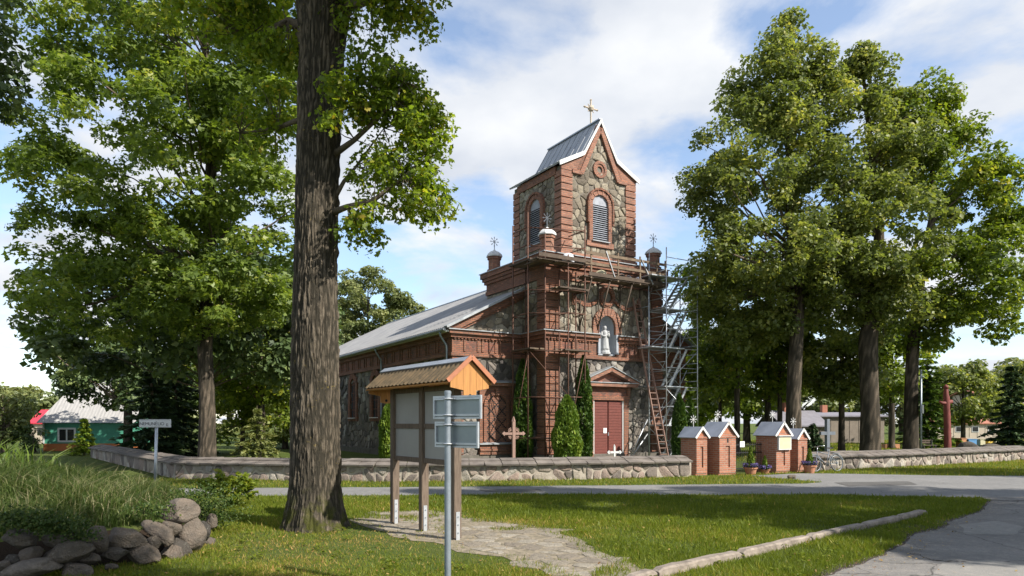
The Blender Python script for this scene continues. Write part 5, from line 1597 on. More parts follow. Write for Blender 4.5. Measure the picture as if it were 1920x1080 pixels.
# ------------------------------------------------------------------ gate pillars
GA = R(27)
def pillar(label, loc, w, dp, ze, zt, seed, board=False):
    root = empty('gate_pillar', loc, GA, label, 'gate pillar', 'brick gate pillars with gabled tin roofs')
    mb = MB(); mb.box(0, w, 0, dp, 0, ze); body = mb.build('shaft', M['brick_pale'], root)
    mb = MB(); mb.box(-.02, w + .02, -.02, dp + .02, 0, .07); mb.build('foot', M['brick_pale'], root)
    # raised frame on the front leaving a sunk panel
    pw = w * .26; z0, z1 = .28, ze * .72
    mb = MB()
    c = w / 2
    mb.box(0, c - pw / 2, -.045, 0, .07, ze - .12); mb.box(c + pw / 2, w, -.045, 0, .07, ze - .12); mb.box(c - pw / 2, c + pw / 2, -.045, 0, .07, z0); mb.box(c - pw / 2, c + pw / 2, -.045, 0, z1, ze - .12)
    mb.build('panel_frame', M['brick_pale'], root)
    if w > .6:
        mb = MB(); mb.box(c - .035, c + .035, -.05, -.042, z1 + .12, z1 + .26); mb.build('slot', M['dark'], root)
    mb = MB(); mb.box(-.025, w + .025, -.075, dp + .02, ze - .12, ze - .05); mb.build('string_course', M['brick_pale'], root)
    mb = MB(); mb.prism([(0, ze - .05), (w, ze - .05), (w / 2, zt - .07)], *FR(0), -dp, .03); gab = mb.build('gable', M['brick_pale'], root)
    mb = MB(); h = (zt - ze) * .38; mb.prism([(c - w * .2, ze + .02), (c + w * .2, ze + .02), (c, ze + .02 + h)], *FR(0), .028, .036); mb.build('gable_recess', M['redwood'], gab)
    for s in (-1, 1):
        a = Vector((c + s * (w / 2 + .09), 0, ze - .085)); b = Vector((c, 0, zt)); d = (b - a); up = Vector((-d.z, 0, d.x)).normalized(); up = up if up.z > 0 else -up
        mb = MB(); mb.obox((a + b) / 2 + Vector((0, dp / 2 - .01, 0)), d / 2 * 1.02, (0, dp / 2 + .085, 0), up * .014); rf = mb.build('roof', M['sheet'], root)
        mb = MB(); mb.obox((a + b) / 2 + Vector((0, -.10, 0)) - up * .012, d / 2 * 1.03, (0, .012, 0), up * .04); mb.build('verge_trim', M['white'], rf)
    mb = MB(); mb.tube([(c, dp * .5, zt - .02), (c, dp * .5, zt + .2)], .012, 6); star(mb, (c, dp * .5, zt + .28), .16, (1, 0, 0), (0, 0, 1), 8, .007); mb.build('star_finial', M['white'], root)
    if board:
        mb = MB(); mb.box(.05, w - .03, -.13, -.05, ze - .62, ze - .10); bd = mb.build('board_case', M['white'], root)
        mb = MB(); mb.box(.09, w - .07, -.135, -.128, ze - .58, ze - .14); mb.build('board_face', M['palebox'], bd)
        mb = MB(); mb.box(.0, w + .02, -.19, -.04, ze - .10, ze - .075); mb.build('board_lid', M['white'], bd)
    return root
pillar('small gate pillar built against the end of the sunlit wall', (6.64, 24.67, 0), .50, .80, 1.45, 1.75, 1)
pillar('tall gate pillar with a small slot beside the iron gate', (7.50, 24.78, 0), .80, .92, 1.48, 1.93, 2)
pillar('tall gate pillar carrying a framed notice case', (9.98, 25.87, 0), .74, .95, 1.50, 1.93, 3, True)
pillar('small gate pillar between the notice case and the parked bicycle', (11.05, 26.45, 0), .50, .80, 1.36, 1.67, 4)

# iron gate standing open between the tall pillars
def gate():
    root = empty('iron_gate', (8.25, 25.75, 0), GA, 'black iron bar gate between the tall brick pillars', 'gate')
    for s, x0, x1 in ((0, .1, .95), (1, 1.0, 1.75)):
        mb = MB()
        for z in (.15, .75, 1.05): mb.box(x0, x1, -.015, .015, z, z + .035)
        n = 8
        leaf = mb.build('gate_frame', M['black'], root)
        for k in range(n + 1):
            x = x0 + (x1 - x0) * k / n; mb = MB(); mb.tube([(x, 0, .05), (x, 0, 1.15)], .011, 5); mb.build('bar', M['black'], leaf)
        if s == 0:
            mb = MB(); mb.box(.45, .68, -.03, -.02, .98, 1.2); mb.build('notice_plate', M['paper'], leaf)
gate()

# flower pots with dwarf conifers
def flowerpot(px, py, label, r=.23, h=.27, seed=0, tall=.75):
    p = G(px, py)
    root = empty('flower_pot', p, 0, label, 'flower pot', 'planted terracotta pots by the gate')
    mb = MB(); mb.lathe([(r * .70, 0), (r * .95, h * .8), (r * 1.08, h * .82), (r * 1.08, h), (r * .95, h), (r * .9, h * .9)], 18); mb.build('pot', M['terracotta'], root, smooth=False)
    mb = MB(); mb.lathe([(r * .9, h * .84), (r * .88, h * .9)], 14); mb.build('soil', M['soil'], root)
    rg = np.random.default_rng(seed); n = 900
    f = rg.random(n); a = rg.uniform(0, 6.283, n); q = r * .62 * (1 - f) ** .7 * (.7 + .4 * rg.random(n))
    V, F, t = scatter(LEAF_D, np.stack([q * np.cos(a), q * np.sin(a), h + f * tall], 1), rg.normal(size=(n, 3)) + np.stack([np.cos(a), np.sin(a), a * 0], 1), np.stack([np.cos(a) * .4, np.sin(a) * .4, np.ones(n)], 1), rg.uniform(.05, .10, n), rg.random(n))
    linkmesh('dwarf_conifer', np_mesh('dwarf_conifer', V, F, t), LEAF['thuja_gold'], root)
    n = 420; a = rg.uniform(0, 6.283, n); q = r * (.55 + .75 * rg.random(n))
    V, F, t = scatter(LEAF_D, np.stack([q * np.cos(a), q * np.sin(a), h + .02 + .14 * rg.random(n)], 1), rg.normal(size=(n, 3)) + np.array([0, 0, 1.2]), rg.normal(size=(n, 3)), rg.uniform(.03, .06, n), rg.random(n))
    linkmesh('pansies', np_mesh('pansies', V, F, t), M['violet'], root)['kind'] = 'stuff'
    n = 300; a = rg.uniform(0, 6.283, n); q = r * (.4 + .8 * rg.random(n))
    V, F, t = scatter(LEAF_D, np.stack([q * np.cos(a), q * np.sin(a), h + .10 * rg.random(n)], 1), rg.normal(size=(n, 3)) + np.array([0, 0, 1]), rg.normal(size=(n, 3)), rg.uniform(.04, .08, n), rg.random(n))
    linkmesh('leaves', np_mesh('leaves', V, F, t), LEAF['cover'], root)
flowerpot(1407.5, 890, 'large terracotta pot with golden conifer in the gate opening', .23, .27, 1, .75)
flowerpot(1434, 888, 'small terracotta pot of violets beside the notice case pillar', .18, .16, 2, .5)
flowerpot(1518, 887, 'round terracotta pot standing beside the bicycle wheel', .23, .30, 3, .62)

# bicycle leaning on the wall
def bicycle():
    a = G(1537.5, 885.5); b = G(1562.5, 884)
    d = Vector((b.x - a.x, b.y - a.y, 0)); ang = R(20)
    root = empty('bicycle', (a + b) / 2, ang, 'silver bicycle leaning against the wall beside the last gate pillar', 'bicycle')
    root.rotation_euler = (R(-8), 0, ang)
    wb = .54; r = .335
    for s in (-1, 1):
        c = Vector((s * wb, 0, r))
        def circ(rr, t, mat, nm, par):
            mb = MB(); pts = [c + Vector((rr * math.cos(2 * math.pi * k / 32), 0, rr * math.sin(2 * math.pi * k / 32))) for k in range(33)]
            mb.tube(pts, t, 6, cap=False); return mb.build(nm, M[mat], par, smooth=True)
        w = circ(r - .02, .017, 'black', 'wheel', root); circ(r - .045, .010, 'steel', 'rim', w)
        mb = MB()
        for k in range(16):
            t = 2 * math.pi * k / 16; mb.tube([c, c + Vector(((r - .05) * math.cos(t), 0, (r - .05) * math.sin(t)))], .0025, 3)
        mb.tube([c + Vector((0, -.05, 0)), c + Vector((0, .05, 0))], .03, 8); mb.build('spokes', M['steel'], w)
        mb = MB(); pts = [c + Vector(((r + .025) * math.cos(t), 0, (r + .025) * math.sin(t))) for t in np.linspace(.3, 2.9, 12)]
        mb.tube(pts, .012, 5); mb.build('mudguard', M['steel'], root)
    BB = Vector((.03, 0, .29)); ST = Vector((.22, 0, .78)); HT = Vector((-.36, 0, .80)); HB = Vector((-.40, 0, .62)); RA = Vector((wb, 0, r)); FA = Vector((-wb, 0, r))
    mb = MB()
    for p, q, rr in ((BB, ST, .017), (HT, ST - Vector((.03, 0, .12)), .016), (HB, BB, .018), (HT, HB, .018)): mb.tube([p, q], rr, 7)
    for y in (-.05, .05):
        mb.tube([BB + Vector((0, y, 0)), RA + Vector((0, y, 0))], .010, 6); mb.tube([ST - Vector((.03, 0, .1)), RA + Vector((0, y, 0))], .009, 6); mb.tube([HB, FA + Vector((0, y, 0))], .012, 6)
    mb.build('frame', M['greymetal'], root, smooth=True)
    mb = MB(); mb.tube([HT, HT + Vector((.03, 0, .18))], .014, 6); mb.tube([HT + Vector((.13, -.27, .19)), HT + Vector((.02, -.14, .2)), HT + Vector((.03, 0, .18)), HT + Vector((.02, .14, .2)), HT + Vector((.13, .27, .19))], .012, 6); mb.build('handlebar', M['chrome'], root, smooth=True)
    mb = MB(); mb.tube([ST, ST + Vector((.03, 0, .12))], .013, 6); mb.build('seat_post', M['chrome'], root)
    mb = MB(); c = ST + Vector((.04, 0, .14)); mb.prism([(-.15, -.02), (-.13, .02), (.05, .05), (.12, .09), (.14, 0), (.12, -.09), (.05, -.05), (-.13, -.02)], c, X3, Y3, Z3, -.02, .035); mb.build('saddle', M['black'], root)
    mb = MB(); mb.lathe([(.085, -.006), (.085, .006)], 16); mm = MB(); mm.add([(v[0] + BB.x, v[2] - .04, v[1] + BB.z) for v in mb.v], mb.f)
    mm.tube([BB + Vector((0, -.07, 0)), BB + Vector((.12, -.07, -.12))], .01, 5); mm.tube([BB + Vector((0, .07, 0)), BB + Vector((-.12, .07, .12))], .01, 5)
    mm.box(BB.x + .08, BB.x + .16, -.15, -.07, BB.z - .13, BB.z - .11); mm.box(BB.x - .16, BB.x - .08, .07, .15, BB.z + .11, BB.z + .13); mm.build('crankset', M['black'], root)
    mb = MB(); mb.box(wb - .2, wb + .16, -.06, .06, r + .37, r + .39); mb.build('carrier', M['greymetal'], root)
bicycle()

# ------------------------------------------------------------------ notice board shelter
def shelter():
    p1 = Vector((-2.21, 12.87, 0)); p3 = Vector((-.91, 11.10, 0)); d = (p3 - p1).normalized(); L = (p3 - p1).length
    ang = math.atan2(d.y, d.x)
    root = empty('notice_shelter', (p1 + p3) / 2, ang, 'wooden notice board shelter with ribbed mossy roof and orange gable', 'notice board')
    H = L / 2
    for x in (-H, 0.02, H):
        mb = MB(); mb.bbox(x - .06, x + .06, -.07, .07, .03, 2.66, .008); post = mb.build('post', M['post'], root)
        for sy in (-1, 1):
            mb = MB(); mb.box(x + sy * .066 - .006, x + sy * .066 + .006, -.04, .03, 0, .46); b = mb.build('anchor_bracket', M['galv'], post)
            for z in (.12, .25, .38):
                mb = MB(); mb.tube([(x + sy * .07, -.005, z), (x + sy * .085, -.005, z)], .012, 6); mb.build('bolt', M['steel'], b)
    for a, b in ((-H, .02), (.02, H)):
        for z in (1.20, 1.80, 2.44):
            mb = MB(); mb.box(a + .062, b - .062, -.035, .035, z, z + .085); mb.build('rail', M['post'], root)
        for z0, z1 in ((1.287, 1.797), (1.887, 2.437)):
            mb = MB(); mb.box(a + .065, b - .065, -.012, .012, z0, z1); mb.build('board_panel', M['panel'], root)
    # roof
    x0, x1 = -H - .42, H + .46; e = .42; zr, ze = 2.92, 2.55
    for s in (-1, 1):
        n = int((x1 - x0) / .035); V = []; F = []
        nrm = Vector((0, s * (zr - ze), e)).normalized()
        for k in range(n + 1):
            x = x0 + (x1 - x0) * k / n; o = nrm * (.020 if k % 4 in (1, 2) else 0)
            for q in (0, 1):
                b = Vector((x, s * e * q, zr + (ze - zr) * q)) + o; V += [b, b - nrm * .012]
        for k in range(n):
            a = k * 4; c = a + 4
            F += [(a, a + 2, c + 2, c), (a + 1, c + 1, c + 3, a + 3), (a + 2, a + 3, c + 3, c + 2)]
        if s > 0: F = [f[::-1] for f in F]
        mb = MB(); mb.add(V, F); rf = mb.build('roof_sheet', M['rib_roof'], root)
        mb = MB(); mb.obox(Vector(((x0 + x1) / 2, s * e * .52, (zr + ze) / 2 - .045)), ((x1 - x0) / 2 - .05, 0, 0), (0, e * .48, -s * s * (zr - ze) * .48) if s > 0 else (0, -e * .48, -(zr - ze) * .48), nrm * .01); mb.build('roof_boarding', M['orange_wood'], rf)
        mb = MB(); mb.box(x0 + .06, x1 - .06, s * e * .8 - .025, s * e * .8 + .025, ze - .04, ze + .05); mb.build('eaves_beam', M['orange_wood'], root)
        mb = MB(); mb.obox(Vector((x1 + .012, s * e * .53, (zr + ze) / 2 + .01)), (.012, 0, 0), (0, s * e * .53, (ze - zr) * .53), nrm * .035); mb.build('verge_board', M['redwood'], rf)
    mb = MB(); mb.prism([(-.10, zr - .04), (0, zr + .035), (.10, zr - .04), (.09, zr - .055), (0, zr + .018), (-.09, zr - .055)], Vector((0, 0, 0)), Y3, Z3, X3, x0 - .02, x1 + .02); mb.build('ridge_cap', M['sheet'], root)
    # gable boards, vertical planks, with pierced tongue
    for xe in (x0 + .05, x1 - .05):
        n = 6; w = 2 * (e - .06) / n
        for k in range(n):
            ya = -(e - .06) + k * w; yb = ya + w - .004; ym = (ya + yb) / 2
            top = lambda y: zr - .03 - abs(y) * (zr - ze) / e
            bt = 2.38 + abs(ym) * .18 if abs(ym) > .12 else 2.27
            mb = MB(); mb.prism([(ya, bt + (.0 if abs(ya) <= abs(yb) else .02)), (yb, bt + (.0 if abs(yb) <= abs(ya) else .02)), (yb, top(yb)), (ya, top(ya))], Vector((xe, 0, 0)), Y3, Z3, X3, -.012, .012); mb.build('gable_board', M['orange_wood'], root)
        mb = MB(); mb.tube([(xe - .014, 0, 2.33), (xe + .014, 0, 2.33)], .026, 10); mb.build('gable_hole', M['dark'], root)
    mb = MB(); mb.box(-H - .1, H + .1, -.05, .05, 2.60, 2.68); mb.build('top_beam', M['orange_wood'], root)
    for x in (-H, 0.02, H):
        mb = MB(); mb.box(x - .04, x + .04, -e + .04, e - .04, 2.52, 2.60); mb.build('cross_beam', M['orange_wood'], root)
shelter()

# road sign seen from behind
def roadsign():
    Y = 7.5; X = (839.5 - 960) / FPX * Y
    root = empty('road_sign', (X, Y, 0), R(-37), 'grey steel road sign on a round pole seen from its back', 'road sign')
    mb = MB(); mb.tube([(0, 0, 0), (0, 0, 2.235)], .036, 16, cap=False); mb.build('pole', M['steel'], root, smooth=True)
    mb = MB(); mb.lathe([(.039, 2.22), (.039, 2.245), (.028, 2.255)], 16); mb.build('pole_cap', M['steel'], root)
    for (xa, xb, z0, z1, nm) in ((-.265, .43, 1.945, 2.20, 0), (-.24, .39, 1.63, 1.915, 1)):
        mb = MB(); mb.box(xa, xb, .070, .074, z0, z1); pl = mb.build('sign_panel', M['signback'], root)
        for (p, q, u, v) in ((xa, xb, z0, z0 + .02), (xa, xb, z1 - .02, z1), (xa, xa + .02, z0 + .02, z1 - .02), (xb - .02, xb, z0 + .02, z1 - .02)):
            mb = MB(); mb.box(p, q, .046, .070, u, v); mb.build('panel_edge', M['galv'], pl)
        for z in (z0 + .03, z1 - .045):
            mb = MB(); mb.box(xa + .02, xb - .02, .045, .07, z, z + .022); r_ = mb.build('clamp_rail', M['galv'], pl)
            mb = MB(); mb.tube([(.049 * math.cos(a), .049 * math.sin(a), z + .011) for a in np.linspace(0, 2 * math.pi, 15)], .008, 5, cap=False); mb.build('clamp_band', M['galv'], pl)
            for s in (-1, 1):
                mb = MB(); mb.tube([(s * .062, .03, z + .011), (s * .062, .048, z + .011)], .010, 6); mb.build('bolt', M['steel'], pl)
roadsign()

# street name sign
def streetsign():
    Y = 16.2; X = (292 - 960) / FPX * Y
    root = empty('street_sign', (X, Y, 0), R(5), 'white street name plate on a grey post above the mound', 'street sign')
    mb = MB(); mb.tube([(-.02, 0, 0), (.02, 0, 1.84)], .034, 12); mb.build('post', M['galv'], root, smooth=True)
    mb = MB(); mb.bbox(-.355, .365, -.05, -.03, 1.79, 1.985, .004); pl = mb.build('name_plate', M['white'], root)
    for (a, b, c, d) in ((-.345, .355, 1.80, 1.806), (-.345, .355, 1.969, 1.975)):
        mb = MB(); mb.box(a, b, -.0525, -.0505, c, d); mb.build('plate_line', M['ink'], pl)
    for txt, x, sz in (('NEMUNĖLIO', -.065, .105), ('g.', .285, .095)):
        cu = bpy.data.curves.new('txt', 'FONT'); cu.body = txt; cu.size = sz; cu.align_x = 'CENTER'; cu.extrude = .001
        if txt == 'NEMUNĖLIO': cu.space_character = .92
        tmp = bpy.data.objects.new('txt', cu); COL.objects.link(tmp)
        bpy.context.view_layer.update()
        me = bpy.data.meshes.new_from_object(tmp.evaluated_get(bpy.context.evaluated_depsgraph_get()))
        bpy.data.objects.remove(tmp); me.materials.clear()
        o = linkmesh('lettering', me, M['ink'], pl); o.location = (x, -.0525, 1.845); o.rotation_euler = (R(90), 0, 0)
streetsign()

# ------------------------------------------------------------------ crosses
def carved_cross():
    p = P(963, 793, 30.5); p.z = 0
    root = empty('wayside_cross', p, R(20), 'tall brown wooden cross with lacy corner carving before the church', 'cross')
    mb = MB(); mb.box(-.065, .065, -.065, .065, 0, 1.98); mb.lathe([(.095, 1.98), (.03, 2.16), (.01, 2.2)], 4); mb.build('upright', M['crosswood'], root)
    for s in (-1, 1):
        mb = MB(); mb.box(min(s * .065, s * .42), max(s * .065, s * .42), -.055, .055, 1.37, 1.48); mb.obox((s * .45, 0, 1.425), (.05, 0, .05), (0, .05, 0), (-.05, 0, .05)); mb.build('arm', M['crosswood'], root)
    mb = MB()
    for k in range(4):
        a = math.pi / 4 + k * math.pi / 2
        c = Vector((math.cos(a) * .17, 0, 1.425 + math.sin(a) * .17))
        for j in range(5):
            b = a + (j - 2) * .55; e = c + Vector((math.cos(b) * .12, 0, math.sin(b) * .12))
            mb.tube([Vector((math.cos(a) * .06, 0, 1.425 + math.sin(a) * .06)), c, e], .018, 5); mb.lathe([(.005, -.035), (.034, 0), (.005, .035)], 6, e)
    mb.build('fretwork', M['crosswood'], root)
carved_cross()
def small_cross():
    p = P(1152, 793, 27.5); p.z = 0
    root = empty('grave_cross', p, R(20), 'small white metal cross behind the sunlit wall', 'cross')
    mb = MB(); mb.box(-.035, .035, -.03, .03, 0, .95); mb.lathe([(.045, .95), (.01, 1.04)], 4); mb.build('upright', M['white'], root)
    mb = MB(); mb.box(-.24, -.035, -.025, .025, .68, .76); mb.box(.035, .24, -.025, .025, .68, .76)
    for s in (-1, 1): mb.obox((s * .25, 0, .72), (.04, 0, .04), (0, .025, 0), (-.04, 0, .04))
    mb.build('arm', M['white'], root)
small_cross()
def grey_cross():
    p = P(1551, 793, 31.5); p.z = 0
    root = empty('metal_cross', p, R(20), 'plain grey metal cross behind the wall above the bicycle', 'cross')
    mb = MB(); mb.box(-.08, .08, -.08, .08, 0, 2.08); mb.build('upright', M['greymetal'], root)
    mb = MB(); mb.box(-.42, -.08, -.07, .07, 1.35, 1.50); mb.box(.08, .42, -.07, .07, 1.35, 1.50); mb.build('arm', M['greymetal'], root)
    mb = MB(); mb.box(-.3, .3, -.3, .3, 0, .18); mb.build('base', M['kerb'], root)
grey_cross()
def red_cross():
    Y = 35.5; p = P(1776, 793, Y); p.z = 0
    root = empty('carved_post', p, R(15), 'dark red carved wooden cross post in the park lawn', 'cross')
    noisy_trunk('shaft', [(0.04, 0, 0), (0.02, 0, 1.5), (-.06, 0, 3.2), (-.08, 0, 3.75)], [.19, .17, .16, .09], M['redpost'], root, 20, 30, .03, 5, 6)
    mb = MB(); mb.tube([(-.5, 0, 3.0), (-.3, 0, 2.92), (0, -.02, 2.95), (.2, 0, 3.0), (.3, 0, 3.02)], [.05, .09, .12, .11, .09], 8); mb.build('arm', M['redpost'], root, smooth=True)
    mb = MB(); mb.lathe([(.13, 3.7), (.11, 3.82), (.02, 3.9)], 10, (-.08, 0, 0)); mb.build('finial', M['redpost'], root, smooth=True)
red_cross()

# ------------------------------------------------------------------ boulder edge of the mound
RK = [(130, 680, 270, 125, 0, .35, 'flat grey-brown boulder under trailing ivy at the mound edge'), (425, 690, 225, 110, -8, .3, 'lichen-streaked flat boulder with ivy hanging beside it'),
      (720, 692, 195, 160, 5, .55, 'rounded brown boulder between the ivy and the long slanted slab'), (910, 692, 270, 150, 18, .5, 'long slanted reddish slab in the upper row of boulders'),
      (215, 812, 165, 140, -15, .5, 'small brown boulder left of the big oval one'), (480, 795, 345, 155, -8, .42, 'big smooth oval boulder in the middle row'),
      (660, 832, 165, 95, -12, .45, 'small wedge boulder touching the oval one'), (850, 792, 180, 85, 8, .3, 'thin dark slab wedged under the slanted slab'),
      (1055, 815, 230, 180, 10, .6, 'blocky pale brown boulder resting on the lawn'), (1190, 655, 260, 120, 35, .62, 'angular mauve boulder sloping down beside the lawn'),
      (1255, 615, 145, 115, 5, .6, 'round pinkish stone beneath the topmost boulder'), (1325, 480, 235, 160, -8, .8, 'pale lichen-covered boulder lying on top of the pile'),
      (1415, 675, 165, 270, 22, .8, 'long pink boulder leaning upright at the pile corner'), (1508, 620, 125, 135, 15, .05, 'dark split stone behind the leaning pink boulder'),
      (1545, 712, 115, 90, -5, .7, 'small pale stone at the foot of the pile corner'), (1580, 552, 85, 90, 0, .6, 'little reddish stone at the far end of the pile'),
      (1345, 752, 75, 190, -32, .1, 'dark narrow slab leaning under the pink boulder'), (1290, 815, 170, 120, 20, .75, 'light triangular boulder sitting in the grass'),
      (200, 918, 370, 120, -10, .85, 'broad grey flat boulder in the bottom row'), (550, 928, 225, 135, 0, .75, 'round speckled boulder at the bottom beside the grass'),
      (15, 890, 90, 85, 0, .45, 'ochre stone at the end of the bottom row'), (80, 838, 120, 80, 10, .1, 'dark stone tucked behind the small brown boulder'),
      (820, 897, 95, 45, 0, .6, 'flat little stone lying in bare soil'), (1135, 720, 115, 130, 15, .4, 'grey angular stone under the mauve boulder')]
def rocks():
    for i, (cx, cy, w, h, rot, tone, lab) in enumerate(RK):
        px = cx / 4; py = 840 + cy / 4
        # distance: along the front edge of the mound, upper rows sit further in
        Yb = float(np.interp(px, [0, 120, 250, 330, 375, 400], [7.95, 8.2, 8.9, 9.45, 9.9, 11.2]))
        Y = Yb + (1090 - py) / 330.0
        c = P(px, py, Y); sx = w / 4 / FPX * Y / 2; sz = h / 4 / FPX * Y / 2
        sy = min(.45, max(sx, sz) * random.uniform(.75, 1.0))
        me = rockmesh('boulder', sx * 1.28, sy, sz * 1.3, 100 + i, 12, 4, .13, tone=tone)
        o = linkmesh('boulder', me, M['rock']); o.location = c + Vector((0, sy * .35, 0)); o.rotation_euler = (random.uniform(-.15, .15), R(rot), 0)
        tag(o, lab, 'boulder', 'boulders edging the mound')
    # soil behind the stones
rocks()
def ground_cover():
    rg = np.random.default_rng(77)
    n = 9000
    X = rg.uniform(-8.5, -4.6, n); Y = rg.uniform(7.3, 14.5, n)
    d = distpoly(X, Y, MPOLY); ok = inpoly(X, Y, MPOLY) & (d < .7 * rg.random(n) + .22) & (d > .1)
    dens = fbm(np.stack([X * 1.5, Y * 1.5, X * 0], 1), 61, 3); ok &= (dens > .42)
    X, Y = X[ok], Y[ok]; m = len(X); Z = mound_h(X, Y) + .03 + .12 * rg.random(m)
    V, F, t = scatter(LEAF_D, np.stack([X, Y, Z], 1), rg.normal(size=(m, 3)) * .6 + np.array([0, -.4, .8]), rg.normal(size=(m, 3)), rg.uniform(.022, .05, m), np.clip(rg.normal(.5, .25, m), 0, 1))
    tag(linkmesh('creeping_plants', np_mesh('creeping_plants', V, F, t), LEAF['cover']), 'creeping leafy plants trailing over the boulders', 'plants', kind='stuff')
    # ivy hanging over the stones
    P_ = []; 
    for (px, py, k, s) in ((70, 975, 900, .14), (115, 985, 900, .13), (142, 1005, 500, .10), (25, 972, 800, .14), (285, 955, 600, .12), (390, 955, 1100, .22), (375, 930, 1000, .22), (400, 975, 500, .14)):
        Yq = float(np.interp(px, [0, 120, 250, 330, 375, 410], [8.15, 8.3, 9.2, 10.4, 11.2, 12.2])); c = P(px, py, Yq)
        P_.append(np.array(c)[None] + rg.normal(size=(k, 3)) * np.array([s * 1.3, s * .6, s * .45]))
    P_ = np.concatenate(P_); m = len(P_)
    V, F, t = scatter(LEAF_D, P_, rg.normal(size=(m, 3)) * .6 + np.array([.2, -.7, .6]), rg.normal(size=(m, 3)), rg.uniform(.022, .05, m), np.clip(rg.normal(.5, .25, m), 0, 1))
    tag(linkmesh('ivy', np_mesh('ivy', V, F, t), LEAF['cover']), 'dark ivy hanging over the boulder edge', 'ivy', kind='stuff')
    # iris leaves on top
    n = 260
    c = np.array(P(5, 860, 12.5)); X = c[0] + rg.uniform(-1.5, .75, n); Y = c[1] + rg.normal(size=n) * .6
    V, F, t = blades(np.stack([X, Y, mound_h(X, Y) - .03], 1), rg.uniform(.45, .85, n) * np.clip(1.25 - (X - c[0] + 1) * .22, .5, 1.2), rg.uniform(.03, .05, n), .45, rg, rg.random(n), (.08, 0), 2)
    tag(linkmesh('iris_leaves', np_mesh('iris_leaves', V, F, t), LEAF['iris']), 'upright sword-shaped leaves on top of the mound', 'plants', kind='stuff')
ground_cover()

# leafy shrub at the end of the mound
def leafy_shrub():
    rg = np.random.default_rng(5); base = G(428, 951)
    root = empty('leafy_shrub', base, 0, 'bright green leafy shrub between the mound and the oak', 'shrub')
    n = 60; mb = MB(); PP = []; TT = []
    for k in range(n):
        a = rg.uniform(0, 6.283); l = rg.uniform(.15, .68); h = rg.uniform(.35, .86) * (1 - .35 * (l / .68) ** 2)
        tip = Vector((math.cos(a) * l, math.sin(a) * l, h)); mid = tip * .5 + Vector((0, 0, .12))
        mb.tube([(0, 0, 0), mid, tip], [.009, .007, .003], 4)
        for q in range(34):
            t = rg.uniform(.35, 1.05); p = mid + (tip - mid) * t * 1.0 if t < 1 else tip
            dirv = np.array([math.cos(a) + rg.normal() * .8, math.sin(a) + rg.normal() * .8, .35 + rg.normal() * .4]); dirv /= np.linalg.norm(dirv)
            PP.append(np.array(p) + dirv * .07); TT.append(dirv)
    mb.build('stems', LEAF['iris'], root, uv=False)
    PP = np.array(PP); TT = np.array(TT); m = len(PP)
    tm = (LEAF_D[0] * np.array([1, .62, 1]), LEAF_D[1])
    V, F, t = scatter(tm, PP, np.array([0, 0, 1.]) + rg.normal(size=(m, 3)) * .5, TT, rg.uniform(.10, .17, m), np.clip(rg.normal(.55, .22, m), 0, 1))
    linkmesh('foliage', np_mesh('foliage', V, F, t), LEAF['yellow'], root)
leafy_shrub()
stone_o = linkmesh('loose_stone', rockmesh('loose_stone', .16, .12, .10, 900, 6, 3, .1, tone=.8), M['rock']); stone_o.location = G(1485, 898) + Vector((0, 0, .07)); tag(stone_o, 'loose pale stone on the grass verge by the gate', 'stone')

# ------------------------------------------------------------------ trees
def PE(px, py, Y, rx, ry, rz):
    p = P(px, py, Y); return (p.x, p.y, p.z, rx, ry, rz)
def TP(px, py, Y): return tuple(P(px, py, Y))

